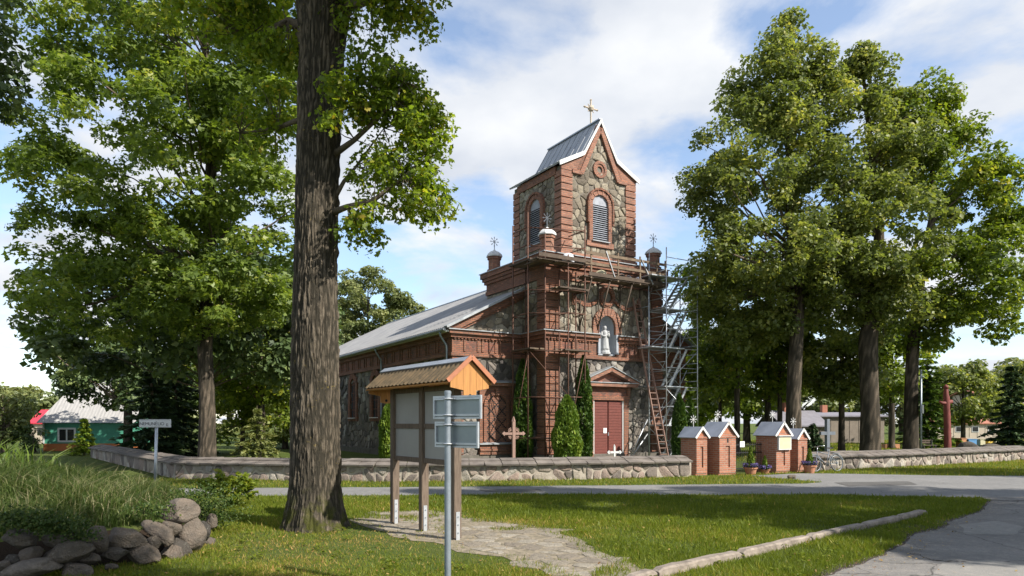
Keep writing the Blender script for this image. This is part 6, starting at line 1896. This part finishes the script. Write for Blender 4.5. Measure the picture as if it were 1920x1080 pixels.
def oak():
    base = G(588, 990); Y = base.y; rg = np.random.default_rng(3)
    root = empty('oak_tree', base, 0, 'big oak with thick furrowed trunk standing on the lawn', 'tree')
    k = Y / FPX / 2
    tp = [(588, 996, 100), (590, 940, 94), (590, 900, 92), (590.5, 700, 87), (592, 500, 80), (598, 250, 79), (603, 100, 84), (607, 0, 102), (610, -60, 118)]
    pts = [np.array(TP(a, b, Y)) - np.array(base) for a, b, c in tp]; pts[0][2] = -.03
    noisy_trunk('trunk', pts, [c * k for a, b, c in tp], M['bark'], root, 240, 600, .050, 12, fu=17, flare=.17)
    top = np.array(TP(608, -40, Y)) - np.array(base)
    def rel(px, py, yy): return np.array(TP(px, py, yy)) - np.array(base)
    # upper limbs (fork just above the picture) and the visible side limbs
    lim = [([top, rel(560, -180, 12.6), rel(430, -420, 13.5)], [.34, .26, .1]), ([top, rel(680, -170, 12.2), rel(800, -400, 11.6)], [.36, .26, .1]), ([top, rel(615, -250, 13.0), rel(640, -600, 14)], [.3, .2, .06]), ([top, rel(760, -200, 12.8), rel(1050, -240, 13.6), rel(1400, -260, 14.4)], [.26, .18, .10, .04]),
           ([rel(612, 300, Y), rel(665, 262, 12.0), rel(705, 225, 11.8), rel(735, 195, 11.7), rel(757, 152, 11.6)], [.07, .045, .035, .026, .012]),
           ([rel(615, 402, Y), rel(650, 388, 12.0), rel(700, 376, 11.9), rel(760, 330, 11.9), rel(800, 290, 12)], [.07, .05, .04, .028, .01]),
           ([rel(620, 385, Y), rel(645, 340, 12.2), rel(668, 312, 12.3), rel(720, 240, 12.4)], [.05, .035, .025, .008]),
           ([rel(600, 60, Y), rel(540, 40, 12.6), rel(470, 70, 12.9)], [.12, .07, .02]), ([rel(600, 210, Y), rel(520, 240, 12.9), rel(450, 250, 13.2)], [.06, .04, .012]),
           ([rel(620, 20, Y), rel(700, 0, 12.0), rel(790, -10, 11.8)], [.10, .06, .02])]
    for p, r in lim:
        mb = MB(); mb.tube([Vector(q) for q in p], r, 9); mb.build('limb', M['bark'], root, smooth=True, uv=False)
    # visible sprays, lobed leaves
    E = [PE(735, 265, 12.0, .85, .85, 1.35), PE(700, 160, 11.7, .75, .6, .55), PE(790, 370, 12.0, .55, .6, .6), PE(690, 430, 12.2, .55, .6, .35), PE(800, 250, 12, .5, .55, .55),
         PE(640, 190, 11.4, .45, .35, .55), PE(720, 20, 11.9, 1.15, .8, .40), PE(470, 50, 12.8, 1.15, .9, .75), PE(520, 120, 12.6, .55, .6, .6), PE(490, 240, 13.2, .75, .6, .6), PE(420, 10, 13, 1.0, .9, .5)]
    C, Rr = sample_clumps(E, 340, .16, .34, rg, .15)
    C = C - np.array(base)
    tw = MB()
    srcs = [np.array(q) for p, r in lim[4:] for q in p[1:]]
    for c in C:
        s = min(srcs, key=lambda q: np.linalg.norm(q - c)); 
        if np.linalg.norm(s - c) < 1.6: tw.tube(limb_path(s, c, rg, .05, 4), [.012, .010, .008, .006, .003], 4)
    tw.build('twigs', M['bark'], root, uv=False)['kind'] = 'stuff'
    tone = np.clip(rg.normal(.52, .11, len(C)), .1, .72)
    V, F, t = clump_leaves(C, Rr, tone, 78, .108, rg, .8, .35, LEAF_OAK, fill=.15)
    linkmesh('leaf_sprays', np_mesh('leaf_sprays', V, F, t), LEAF['oak'], root)
    # high crown above the picture, it shades the ground and the wall on the left
    b = np.array(base)
    E2 = np.array([(-4.6, 13.0, 14.2, 4.2, 4.2, 3.2), (-1.6, 12.0, 14.6, 3.4, 3.6, 3.0), (-3.2, 12.8, 17.5, 3.6, 3.6, 3.0), (4.6, 14.0, 14.7, 3.6, 2.6, 1.4), (-.6, 10.4, 12.2, 3.0, 2.4, 2.6), (1.2, 9.4, 14.5, 2.6, 2.4, 2.0), (-1.7, 11.0, 11.0, 1.8, 1.3, 1.0)]); E2[:, :3] -= b
    C, Rr = sample_clumps(E2, 200, .7, 1.15, rg, .45)
    V, F, t = clump_leaves(C, Rr, np.full(len(C), .5), 22, .26, rg, .6, .5)
    linkmesh('crown', np_mesh('crown', V, F, t), LEAF['oak'], root)
oak()

# maple behind the shaded wall
b = P(388, 793, 26); b.z = 0
maple = make_tree('maple_tree', 'large spreading maple behind the shaded wall, with pale straight trunk', 'tree', b,
          [(b.x, b.y, -.1), TP(389, 760, 26), TP(384, 650, 26), TP(392, 480, 26), TP(396, 300, 25.8), TP(392, 160, 25.5), TP(380, 20, 25.5)], [.34, .29, .27, .24, .20, .15, .08],
          [PE(280, 330, 25, 4.6, 4.5, 4.0), PE(330, 110, 25, 4.6, 4.5, 3.2), PE(140, 350, 25, 2.3, 3, 1.7), PE(130, 510, 25, 2.4, 3, 1.5), PE(240, 560, 24.5, 3.6, 3.5, 1.7), PE(470, 400, 25, 2.2, 3, 3.6), PE(180, 90, 25, 2.3, 2.6, 1.6), PE(480, 160, 25, 2.4, 3, 2.4), PE(60, 590, 25.5, 1.3, 2, .8), PE(400, 560, 24.5, 3, 3, 1.4), PE(330, -60, 25, 4.5, 4, 2.4), PE(405, 290, 23.6, 1.7, 1.2, 2.6), PE(340, 450, 23.6, 2.4, 1.5, 1.7)],
          470, (.42, .95), 33, .20, 'maple', 21, 8, 70, template=LEAF_MAPLE, flat=.5, up=.75, shell=.35, nu=36, nv=90, amp=.025, flare=.10, tonemid=.5)
# trees and conifers behind the maple
def bgtree(name, label, px, Y, E, rad, n, rc, per, size, leaf, seed, top=None, group='trees round the churchyard', lean=0, **kw):
    b = P(px, 793, Y); b.z = 0
    zt = max(e[2] for e in E) + .3 * max(e[5] for e in E)
    kw.setdefault('nlimb', 5); kw.setdefault('ntwig', 20)
    return make_tree(name, label, 'tree', b, [(b.x, b.y, -.1), (b.x + lean * .3, b.y, zt * .3), (b.x + lean, b.y, zt * .65), (b.x + lean * 1.3, b.y, zt)], [rad * 1.15, rad, rad * .65, rad * .2], E, n, rc, per, size, leaf, seed, group=group, nu=14, nv=24, amp=.03, **kw)
bgtree('leafy_tree', 'dense shadowy tree behind the maple trunk', 387, 33, [PE(350, 560, 31, 4.4, 3, 3.2), PE(250, 640, 31, 3.6, 3, 1.6), PE(470, 600, 32, 3, 3, 3)], .17, 85, (.7, 1.3), 17, .30, 'dark', 31)
bgtree('leafy_tree', 'yellow-green tree filling the gap between maple and oak trunk', 490, 38, [PE(480, 690, 38, 3.0, 3, 2.2), PE(430, 660, 38, 2.6, 2.5, 2), PE(530, 640, 38, 2.4, 2.5, 3)], .2, 75, (.6, 1.1), 18, .27, 'yellow', 32)
bgtree('leafy_tree', 'broad dark tree beside the green cottage', 240, 41, [PE(215, 690, 41, 3.4, 3, 2.4), PE(160, 650, 41, 2.2, 2.5, 1.6), PE(270, 710, 41, 2.8, 2.5, 2.4)], .25, 75, (.7, 1.2), 18, .28, 'dark', 33)
make_conifer('spruce_tree', 'soft dark conifer left of the maple trunk', tuple(P(285, 793, 35))[:2] + (0,), 6.2, 2.1, 41, n=7000, size=.36, group='conifers in the churchyard')
make_conifer('spruce_tree', 'dark conifer just behind the maple trunk', tuple(P(330, 793, 38))[:2] + (0,), 6.8, 2.3, 42, n=7000, size=.36, group='conifers in the churchyard')
bgtree('leafy_tree', 'bushy low tree behind the little pale pine', 455, 43, [PE(450, 740, 43, 2.4, 2, 2.0), PE(510, 760, 43, 1.8, 2, 1.5), PE(420, 790, 43, 1.6, 1.5, 1.0)], .15, 70, (.4, .8), 26, .22, 'yellow', 132, nlimb=3, ntwig=10)
bgtree('leafy_tree', 'dense tree close left of the oak trunk by the nave end', 535, 50, [PE(535, 700, 50, 2.4, 2, 3.2), PE(520, 790, 50, 2.2, 2, 1.6)], .18, 70, (.5, .9), 22, .25, 'right', 133, nlimb=3, ntwig=10)
make_conifer('pine_tree', 'small pale green pine between maple and oak trunks', tuple(P(482, 793, 29.5))[:2] + (0,), 2.7, 1.3, 43, leaf='far', n=4000, size=.22, group='conifers in the churchyard')
bgtree('leafy_tree', 'tall rounded tree rising behind the nave roof', 690, 76, [PE(690, 590, 76, 4.6, 4, 5.0), PE(755, 600, 76, 2.3, 3, 2.8), PE(650, 570, 77, 3.0, 3, 3.6), PE(700, 660, 76, 5.5, 4, 3)], .3, 165, (.6, 1.2), 21, .31, 'far', 34)
bgtree('leafy_tree', 'shadowy tree beyond the nave seen left of the oak trunk', 560, 60, [PE(560, 600, 60, 3.4, 3, 4.6), PE(500, 690, 60, 3.4, 3, 3)], .3, 70, (.8, 1.5), 13, .4, 'dark', 35)
bgtree('leafy_tree', 'rounded willow-like tree at the far side of the mound', 5, 43, [PE(5, 770, 43, 1.5, 1.6, 1.7), PE(-40, 760, 43, 2, 2, 2.2)], .18, 50, (.45, .8), 26, .22, 'far', 36)
bgtree('leafy_tree', 'low bushy tree between cottage and mound', 62, 44, [PE(62, 815, 44, .8, .8, .8), PE(40, 830, 44, 1.1, 1, .6)], .1, 26, (.3, .5), 34, .18, 'dark', 37, nlimb=3, ntwig=6)
make_conifer('juniper_bush', 'shaggy green juniper in front of the cottage window', tuple(P(158, 793, 40))[:2] + (0,), 2.3, 1.0, 44, leaf='thuja_gold', n=3000, size=.22, group='conifers in the churchyard', cat='shrub')
# tree standing left of the picture, its boughs reach in at the top corner
bgtree('leafy_tree', 'dark tree whose boughs hang in beside the maple top', -150, 17, [PE(-60, 60, 17, 1.15, 1.2, 1.6), PE(-70, 170, 17, 1.0, 1.2, .6), PE(-150, 60, 17, 2, 2, 3)], .3, 90, (.3, .6), 50, .15, 'dark', 38)

# the tall trees right of the church
b = P(1487, 793, 35.5); b.z = 0
t1 = make_tree('linden_tree', 'tallest pointed tree right of the scaffold, grey trunk behind the gate', 'tree', b,
          [(b.x, b.y, -.1), TP(1488, 740, 35.5), TP(1494, 620, 35.5), TP(1496, 540, 35.5), TP(1482, 420, 35.5), TP(1478, 250, 35.5), TP(1486, 90, 35.5)], [.44, .36, .34, .34, .24, .15, .05],
          [PE(1430, 290, 35.5, 3.4, 3.6, 3.6), PE(1488, 102, 35.5, 1.6, 1.7, 2.3), PE(1490, 62, 35.5, .8, .8, 1.1), PE(1490, 62, 35.5, .8, .8, 1.1), PE(1492, 42, 35.5, .5, .5, .6), PE(1492, 42, 35.5, .5, .5, .6), PE(1455, 95, 35.5, .8, .8, .9), PE(1550, 140, 35.5, 1.0, 1.2, 1.2), PE(1440, 180, 35.5, 2.2, 2.2, 2.2), PE(1350, 330, 35, 1.7, 2.5, 3.0), PE(1335, 470, 35, 1.7, 2.5, 1.7), PE(1450, 480, 34.5, 3.4, 3.6, 2.2), PE(1545, 380, 35, 2.0, 2.6, 3.2), PE(1545, 220, 35.5, 1.3, 1.6, 2.4), PE(1390, 560, 35.5, 2.6, 2.6, 1.3), PE(1400, 620, 36.5, 1.8, 2, 1.0), PE(1530, 560, 36.5, 1.8, 2, 1.2), PE(1330, 560, 37.5, 1.2, 1.4, 1.6), PE(1445, 605, 36.8, 2.2, 2, 1.1)],
          500, (.4, .85), 30, .205, 'right', 51, 9, 60, group='tall trees beside the church', flat=.68, up=.55, shell=.35, nu=30, nv=70, amp=.03, tonemid=.48)
b = P(1632, 793, 36); b.z = 0
t2 = make_tree('linden_tree', 'thick dark forked trunk tree between the tallest tree and the yellowing maple', 'tree', b,
          [(b.x, b.y, -.1), TP(1631, 740, 36), TP(1626, 640, 36), TP(1640, 560, 36), TP(1650, 420, 36), TP(1630, 250, 36), TP(1617, 120, 36)], [.52, .46, .48, .36, .24, .14, .05],
          [PE(1615, 165, 36, 1.15, 1.4, 2.0), PE(1615, 115, 36, .6, .7, .8), PE(1615, 115, 36, .6, .7, .8), PE(1680, 210, 36.5, 1.3, 1.4, 1.3), PE(1625, 320, 36, 2.6, 2.8, 3.2), PE(1660, 440, 35, 3.0, 3.2, 2.6), PE(1600, 540, 35, 2.6, 3, 1.4), PE(1680, 290, 36, 1.9, 2.2, 2.0), PE(1560, 470, 34.5, 2, 2.2, 1.8), PE(1690, 570, 35, 1.8, 2, 1.1), PE(1610, 620, 37.5, 2.2, 2, 1.2)],
          320, (.4, .85), 30, .21, 'right', 52, 8, 50, group='tall trees beside the church', flat=.68, shell=.35, nu=30, nv=60, amp=.035)
b = P(1708, 793, 37); b.z = 0
t3 = make_tree('linden_tree', 'slender grey trunk tree with yellowing crown over the park', 'tree', b,
          [(b.x, b.y, -.1), TP(1708, 740, 37), TP(1712, 640, 37), TP(1722, 540, 37), TP(1750, 400, 37), TP(1745, 260, 37)], [.40, .34, .31, .27, .18, .05],
          [PE(1720, 225, 37, 1.7, 2.0, 2.0), PE(1700, 330, 37, 1.7, 2, 2.4), PE(1775, 260, 37, 1.4, 1.6, 1.6), PE(1790, 330, 37, 2.6, 2.8, 2.4), PE(1845, 400, 37, 2.3, 2.6, 3.0), PE(1775, 500, 36, 3.2, 3.2, 2.0), PE(1880, 490, 36.5, 2.0, 2.2, 2.8), PE(1840, 570, 36, 2.4, 2.6, 1.0), PE(1760, 590, 36, 1.9, 2, .9), PE(1890, 620, 36.5, 1.0, 1.3, .6), PE(1740, 635, 37.5, 1.5, 1.5, .9)],
          300, (.4, .9), 30, .215, 'yellow', 53, 5, 25, group='tall trees beside the church', flat=.66, shell=.35, nu=26, nv=60, amp=.03, tonemid=.4)
bgtree('leafy_tree', 'thin dark trunk tree behind the grey metal cross', 1578, 42, [PE(1570, 600, 42, 3.0, 2.5, 2.6), PE(1545, 690, 42, 2.0, 2, 1.5), PE(1590, 720, 42, 1.6, 2, 1.2)], .18, 85, (.6, 1.1), 18, .26, 'right', 54)
bgtree('leafy_tree', 'slim shaded tree between stair tower and gate', 1382, 41, [PE(1372, 600, 41, 2.6, 2.5, 3), PE(1352, 690, 41, 1.9, 2, 1.7), PE(1330, 540, 41, 1.9, 2, 2)], .17, 70, (.5, 1.0), 22, .24, 'yellow', 55)
bgtree('leafy_tree', 'second slim shaded tree behind the gate opening', 1440, 44, [PE(1440, 640, 44, 2.8, 2.5, 2.6), PE(1420, 720, 44, 2.2, 2, 1.4)], .2, 70, (.5, 1.0), 22, .24, 'yellow', 56)
bgtree('leafy_tree', 'thin trunk tree left of the slim shaded pair', 1350, 46, [PE(1350, 620, 46, 2.2, 2, 2.6), PE(1340, 720, 46, 1.6, 1.6, 1.4)], .13, 60, (.5, .9), 22, .24, 'right', 155)
bgtree('leafy_tree', 'dark trunk tree close behind the tallest tree', 1462, 43, [PE(1480, 620, 43, 2.4, 2, 2.2), PE(1470, 700, 43, 1.8, 1.8, 1.3)], .16, 60, (.5, .9), 22, .24, 'yellow', 156)
bgtree('leafy_tree', 'bushy tree far behind the gate pillars', 1400, 62, [PE(1400, 720, 62, 4.6, 3, 3.2), PE(1320, 690, 62, 3, 3, 3.6), PE(1480, 690, 62, 3.6, 3, 3.4)], .3, 80, (.8, 1.4), 14, .36, 'yellow', 57)
bgtree('leafy_tree', 'sunlit young tree between thick trunk and slender trunk', 1672, 50, [PE(1670, 690, 50, 2.3, 2.2, 2.6), PE(1665, 620, 50, 2, 2, 2)], .2, 60, (.6, 1.0), 18, .28, 'yellow', 58)
bgtree('leafy_tree', 'rounded park tree right of the dark red cross', 1806, 58, [PE(1800, 740, 58, 3.0, 2.6, 2.4), PE(1812, 700, 58, 1.6, 1.6, 1.3), PE(1850, 765, 58, 2.2, 2, 1.5)], .17, 75, (.6, 1.0), 20, .28, 'right', 59)
make_conifer('spruce_tree', 'sunlit spruce behind the sign pole', tuple(P(1738, 793, 52))[:2] + (0,), 8.3, 2.4, 61, leaf='thuja', n=8000, size=.42, group='spruces in the park')
make_conifer('spruce_tree', 'dark spruce at the far end of the park wall', tuple(P(1897, 793, 46))[:2] + (0,), 6.0, 2.1, 62, n=8000, size=.38, group='spruces in the park')
make_conifer('spruce_tree', 'little dark spruce beside the grey metal cross', tuple(P(1524, 793, 35))[:2] + (0,), 1.95, .85, 63, n=3500, size=.2, group='spruces in the park')
# distant belt of trees
for i, (px, Y, rx, rz, lf, lb) in enumerate([(1500, 120, 9, 5, 'far', 'distant tree clump seen between the gate and thick trunk'), (1690, 125, 10, 5, 'far', 'distant tree clump behind the slender trunk'), (1880, 110, 9, 5.5, 'far', 'distant trees behind the dark spruce'),
                                     (1960, 90, 8, 5, 'right', 'distant dense tree at the end of the park'), (430, 100, 10, 6, 'far', 'distant trees behind the churchyard pine'), (240, 95, 9, 5.5, 'dark', 'distant dark trees behind the cottage roof'), (40, 110, 8, 3.2, 'far', 'distant low trees beyond the red building'), (1290, 95, 7, 6, 'yellow', 'distant tree right of the church nave')]):
    bgtree('distant_tree', lb, px, Y, [PE(px, 793 - 1280 * (rz - 1.2) / Y, Y, rx, 4, rz)], .4, 50, (1.3, 2.4), 7, .62, lf, 70 + i, group='distant trees', nlimb=3, ntwig=8)

# trees beside and behind the photographer: copies of the tall ones, only their shade reaches the lawn
for i, (src, x, y, s, rz, lb) in enumerate([(t2, 16.5, 8.0, .86, 1.0, 'tall tree beside the asphalt lot shading the lawn'), (t3, 5.6, -1.0, .72, 2.1, 'tree behind the lawn edge throwing dappled shade'), (t1, 23.6, 8.2, .8, 4.0, 'tall tree across the asphalt lot'),
                                            (t3, 30.5, 17.5, .8, .3, 'tree beyond the asphalt shading the road end')]):
    copy_tree(src, None, (x, y, 0), rz, s, label=lb)

# thujas
make_thuja('thuja', 'tall narrow dark thuja between blind arch and scaffold', CL(-5.15 + .75, 1.05), 5.0, .48, 81, n=5500)
make_thuja('thuja', 'short bright sunlit thuja left of the church door', tuple(P(1063, 793, 31.6))[:2] + (0,), 3.15, .66, 82, leaf='thuja_gold', n=6000)
make_thuja('thuja', 'tall thuja column beside the church door', tuple(P(1094, 793, 33.2))[:2] + (0,), 5.15, .46, 83, n=5500)
make_thuja('thuja', 'bright thuja by the nave wall behind the notice shelter', tuple(P(729, 793, 33.5))[:2] + (0,), 2.9, .50, 84, leaf='thuja_gold', n=4000)
make_thuja('thuja', 'dark thuja at the foot of the stair tower', tuple(P(1274, 793, 33.5))[:2] + (0,), 3.3, .38, 85, n=4000)
make_thuja('thuja', 'second dark thuja between stair tower and small pillar', tuple(P(1293, 793, 36))[:2] + (0,), 3.2, .40, 86, n=4000)

# ------------------------------------------------------------------ buildings far off
def cottage():
    p = P(112, 793, 46); root = empty('cottage', (p.x, p.y, 0), R(8), 'small green boarded cottage with grey roof beside the mound', 'house')
    mb = MB(); mb.box(-1.02, 4.5, 0, 5, 0, .5); mb.build('plinth', M['orange_base'], root)
    mb = MB(); mb.box(-1.0, 4.5, .02, 5, .5, 1.95); w = mb.build('wall', M['greenboard'], root)
    for k in range(11):
        mb = MB(); mb.box(-1.0, 4.5, 0, .02, .5 + k * .13, .5 + k * .13 + .118); mb.build('wall_board', M['greenboard'], w)
    mb = MB(); mb.box(-1.06, -.94, -.03, .06, .5, 1.95); mb.build('corner_board', M['white'], root)
    mb = MB(); mb.box(-.12, 1.02, -.04, .03, .6, 1.58); win = mb.build('window', M['white'], root)
    for a, b in ((.0, .4), (.5, .9)):
        mb = MB(); mb.box(a, b, -.05, -.038, .72, 1.46); mb.build('pane', M['glass'], win)
    mb = MB(); V = []; n = 56
    for k in range(n + 1):
        f = k / n; x = -1.3 + 6.2 * f; o = .012 if k % 2 else 0
        hip = min(1, max(0, (x + 1.3) / 1.25)); ridge_z = 1.9 + 2.9 * hip; ridge_y = -.35 + 2.85 * hip
        V += [(x, -.35 - o, 1.9 + o), (x, ridge_y - o, ridge_z + o)]
    mb.add(V, [(2 * k, 2 * k + 2, 2 * k + 3, 2 * k + 1) for k in range(n)]); mb.add([(-1.3, -.35, 1.9), (-.05, 2.5, 4.8), (-1.3, 5.35, 1.9)], [(0, 1, 2)]); mb.add([(-.05, 2.5, 4.8), (4.9, 2.5, 4.8), (4.9, 5.35, 1.9), (-1.3, 5.35, 1.9)], [(0, 1, 2, 3)])
    mb.build('roof', M['asbestos'], root)
cottage()
def red_shed():
    p = P(66, 793, 62); root = empty('red_shed', (p.x, p.y, 0), R(5), 'bright red roofed building behind the cottage', 'building')
    mb = MB(); mb.box(-.4, 3, 0, 4, 0, 1.95); mb.build('wall', M['cream'], root)
    mb = MB(); mb.prism([(-.2, 1.9), (2, 3.15), (4.2, 1.9), (4.2, 1.8), (2, 3.05), (-.2, 1.8)], Vector((0, 0, 0)), Y3, Z3, X3, -.6, 3.2); mb.build('roof', M['redroof'], root)
    mb = MB(); mb.box(.2, .7, -.03, 0, .8, 1.5); mb.build('window', M['glass'], root)
red_shed()
def shed(name, label, px, Y, w, d, h, rise, wall, roof, rz, nwin=2):
    p = P(px, 793, Y); root = empty(name, (p.x, p.y, 0), rz, label, 'building')
    mb = MB(); mb.box(0, w, 0, d, 0, h); mb.build('wall', M[wall], root)
    mb = MB(); mb.prism([(-.25, h - .02), (d / 2, h + rise), (d + .25, h - .02), (d + .25, h - .14), (d / 2, h + rise - .14), (-.25, h - .14)], Vector((0, 0, 0)), Y3, Z3, X3, -.3, w + .3); rf = mb.build('roof', M[roof], root)
    for k in range(int(w / .9)):
        mb = MB(); mb.box(.45 + k * .9 - .02, .45 + k * .9 + .02, -.03, 0, .2, h - .15); mb.build('wall_rib', M[wall], root)
    for k in range(nwin):
        x = w * (k + .5) / nwin; mb = MB(); mb.box(x - .4, x + .4, -.04, .0, h * .42, h * .78); wn = mb.build('window', M['white'], root)
        mb = MB(); mb.box(x - .33, x + .33, -.05, -.041, h * .42 + .07, h * .78 - .07); mb.build('pane', M['glass'], wn)
    mb = MB(); mb.box(w * .3, w * .3 + .5, d / 2 - .25, d / 2 + .25, h + rise - .3, h + rise + .7); mb.build('chimney', M['redbrickfar'], rf)
    return root
shed('barn', 'long beige barn behind the thick dark trunk', 1532, 64, 6.5, 6, 2.6, .35, 'barn', 'barnroof', R(3), 0)
shed('house', 'low dark roofed house behind the tallest tree', 1470, 58, 3.6, 5, 1.7, 1.3, 'barn', 'barnroof', R(3), 1)
shed('school_building', 'pale and brick building beyond the park tree', 1752, 82, 7.5, 6, 1.9, .6, 'cream', 'redbrickfar', R(-4), 4)
shed('school_building', 'taller cream building behind the dark spruce', 1832, 96, 8.5, 6, 6.0, .8, 'cream', 'redbrickfar', R(-4), 5)
# painted boxes in the park
for i, (px, w, h, mat, lb) in enumerate([(1808, .42, .75, 'orangebox', 'orange painted box beside the blue one in the park'), (1824, .66, .68, 'bluebox', 'bright blue painted box in the park row'), (1843, .42, .68, 'palebox', 'pale yellow box next to the blue one'),
                                     (1858, .45, .62, 'yellowbox', 'strong yellow box in the park row'), (1871, .5, .58, 'palebox', 'cream box ending the painted row')]):
    p = P(px, 793, 50); root = empty('painted_box', (p.x, p.y, 0), R(6), lb, 'box', 'painted boxes in the park')
    mb = MB(); mb.bbox(-w / 2, w / 2, 0, .6, 0, h, .02); mb.build('body', M[mat], root)
    mb = MB(); mb.box(-w / 2 - .03, w / 2 + .03, -.03, .63, h + .003, h + .04); mb.build('lid', M[mat], root)
for i, (px, py, Y, w, h, lb) in enumerate([(1816, 836, 41, .72, .52, 'upright grey boulder left of the painted boxes'), (1861, 836, 41, .95, .42, 'wide brown boulder before the painted boxes'), (1838, 840, 40, .5, .28, 'low stone between the two big park boulders'), (1793, 840, 40, .4, .2, 'small flat stone by the dark red cross')]):
    me = rockmesh('boulder', w, w * .7, h, 300 + i, 8, 3, .08); o = linkmesh('boulder', me, M['rock']); p = P(px, py, Y); o.location = (p.x, p.y, h * .55); tag(o, lb, 'boulder')
def bench():
    p = P(1740, 793, 46); root = empty('park_bench', (p.x, p.y, 0), R(12), 'dark wooden bench on the park lawn', 'bench')
    for k in range(3):
        mb = MB(); mb.box(-.55, .55, -.2 + k * .13, -.09 + k * .13, .38, .42); mb.build('seat_slat', M['plank_dark'], root)
    for k in range(2):
        mb = MB(); mb.box(-.55, .55, .2, .24, .52 + k * .14, .62 + k * .14); mb.build('back_slat', M['plank_dark'], root)
    for x in (-.45, .45):
        mb = MB(); mb.box(x - .03, x + .03, -.18, -.12, 0, .38); mb.box(x - .03, x + .03, .14, .2, 0, .75); mb.build('leg', M['black'], root)
bench()
for px, lb in ((1667, 'plank sided planter box near the thick trunk'), (1681, 'smaller plank planter beside the first one')):
    p = P(px, 793, 50); root = empty('planter', (p.x, p.y, 0), R(5), lb, 'planter', 'wooden planters on the park lawn')
    for k in range(3):
        mb = MB(); mb.box(-.26, .26, 0, .5, .02 + k * .11, .12 + k * .11); mb.build('plank', M['orangebox'], root)
    mb = MB(); mb.box(-.22, .22, .04, .46, .3, .36); mb.build('soil', M['soil'], root)
def backboard():
    p = P(1727, 793, 36); root = empty('park_sign', (p.x, p.y, 0), R(62), 'pale green panel on a tall pole beside the slender trunk', 'sign')
    mb = MB(); mb.tube([(0, 0, 0), (0, 0, 4.7)], .05, 10); mb.build('pole', M['steel'], root, smooth=True)
    mb = MB(); mb.box(.06, .92, -.05, -.02, 2.35, 3.6); mb.build('panel', M['palebox'], root)
    mb = MB(); mb.box(-.1, .1, -.12, -.05, 2.4, 2.85); mb.build('meter_box', M['white'], root)
    for z in (2.6, 3.4):
        mb = MB(); mb.box(-.02, .92, -.02, .02, z, z + .04); mb.build('bracket', M['steel'], root)
backboard()
def marker():
    p = P(1643.5, 793, 46); root = empty('marker_pole', (p.x, p.y, 0), 0, 'thin white marker pole behind the thick dark trunk', 'pole')
    mb = MB(); mb.tube([(0, 0, 0), (0, 0, 1.75)], .045, 8); mb.build('pole', M['whitepole'], root); mb = MB(); mb.tube([(0, 0, 1.2), (0, 0, 1.4)], .048, 8); mb.build('red_band', M['redroof'], root)
marker()
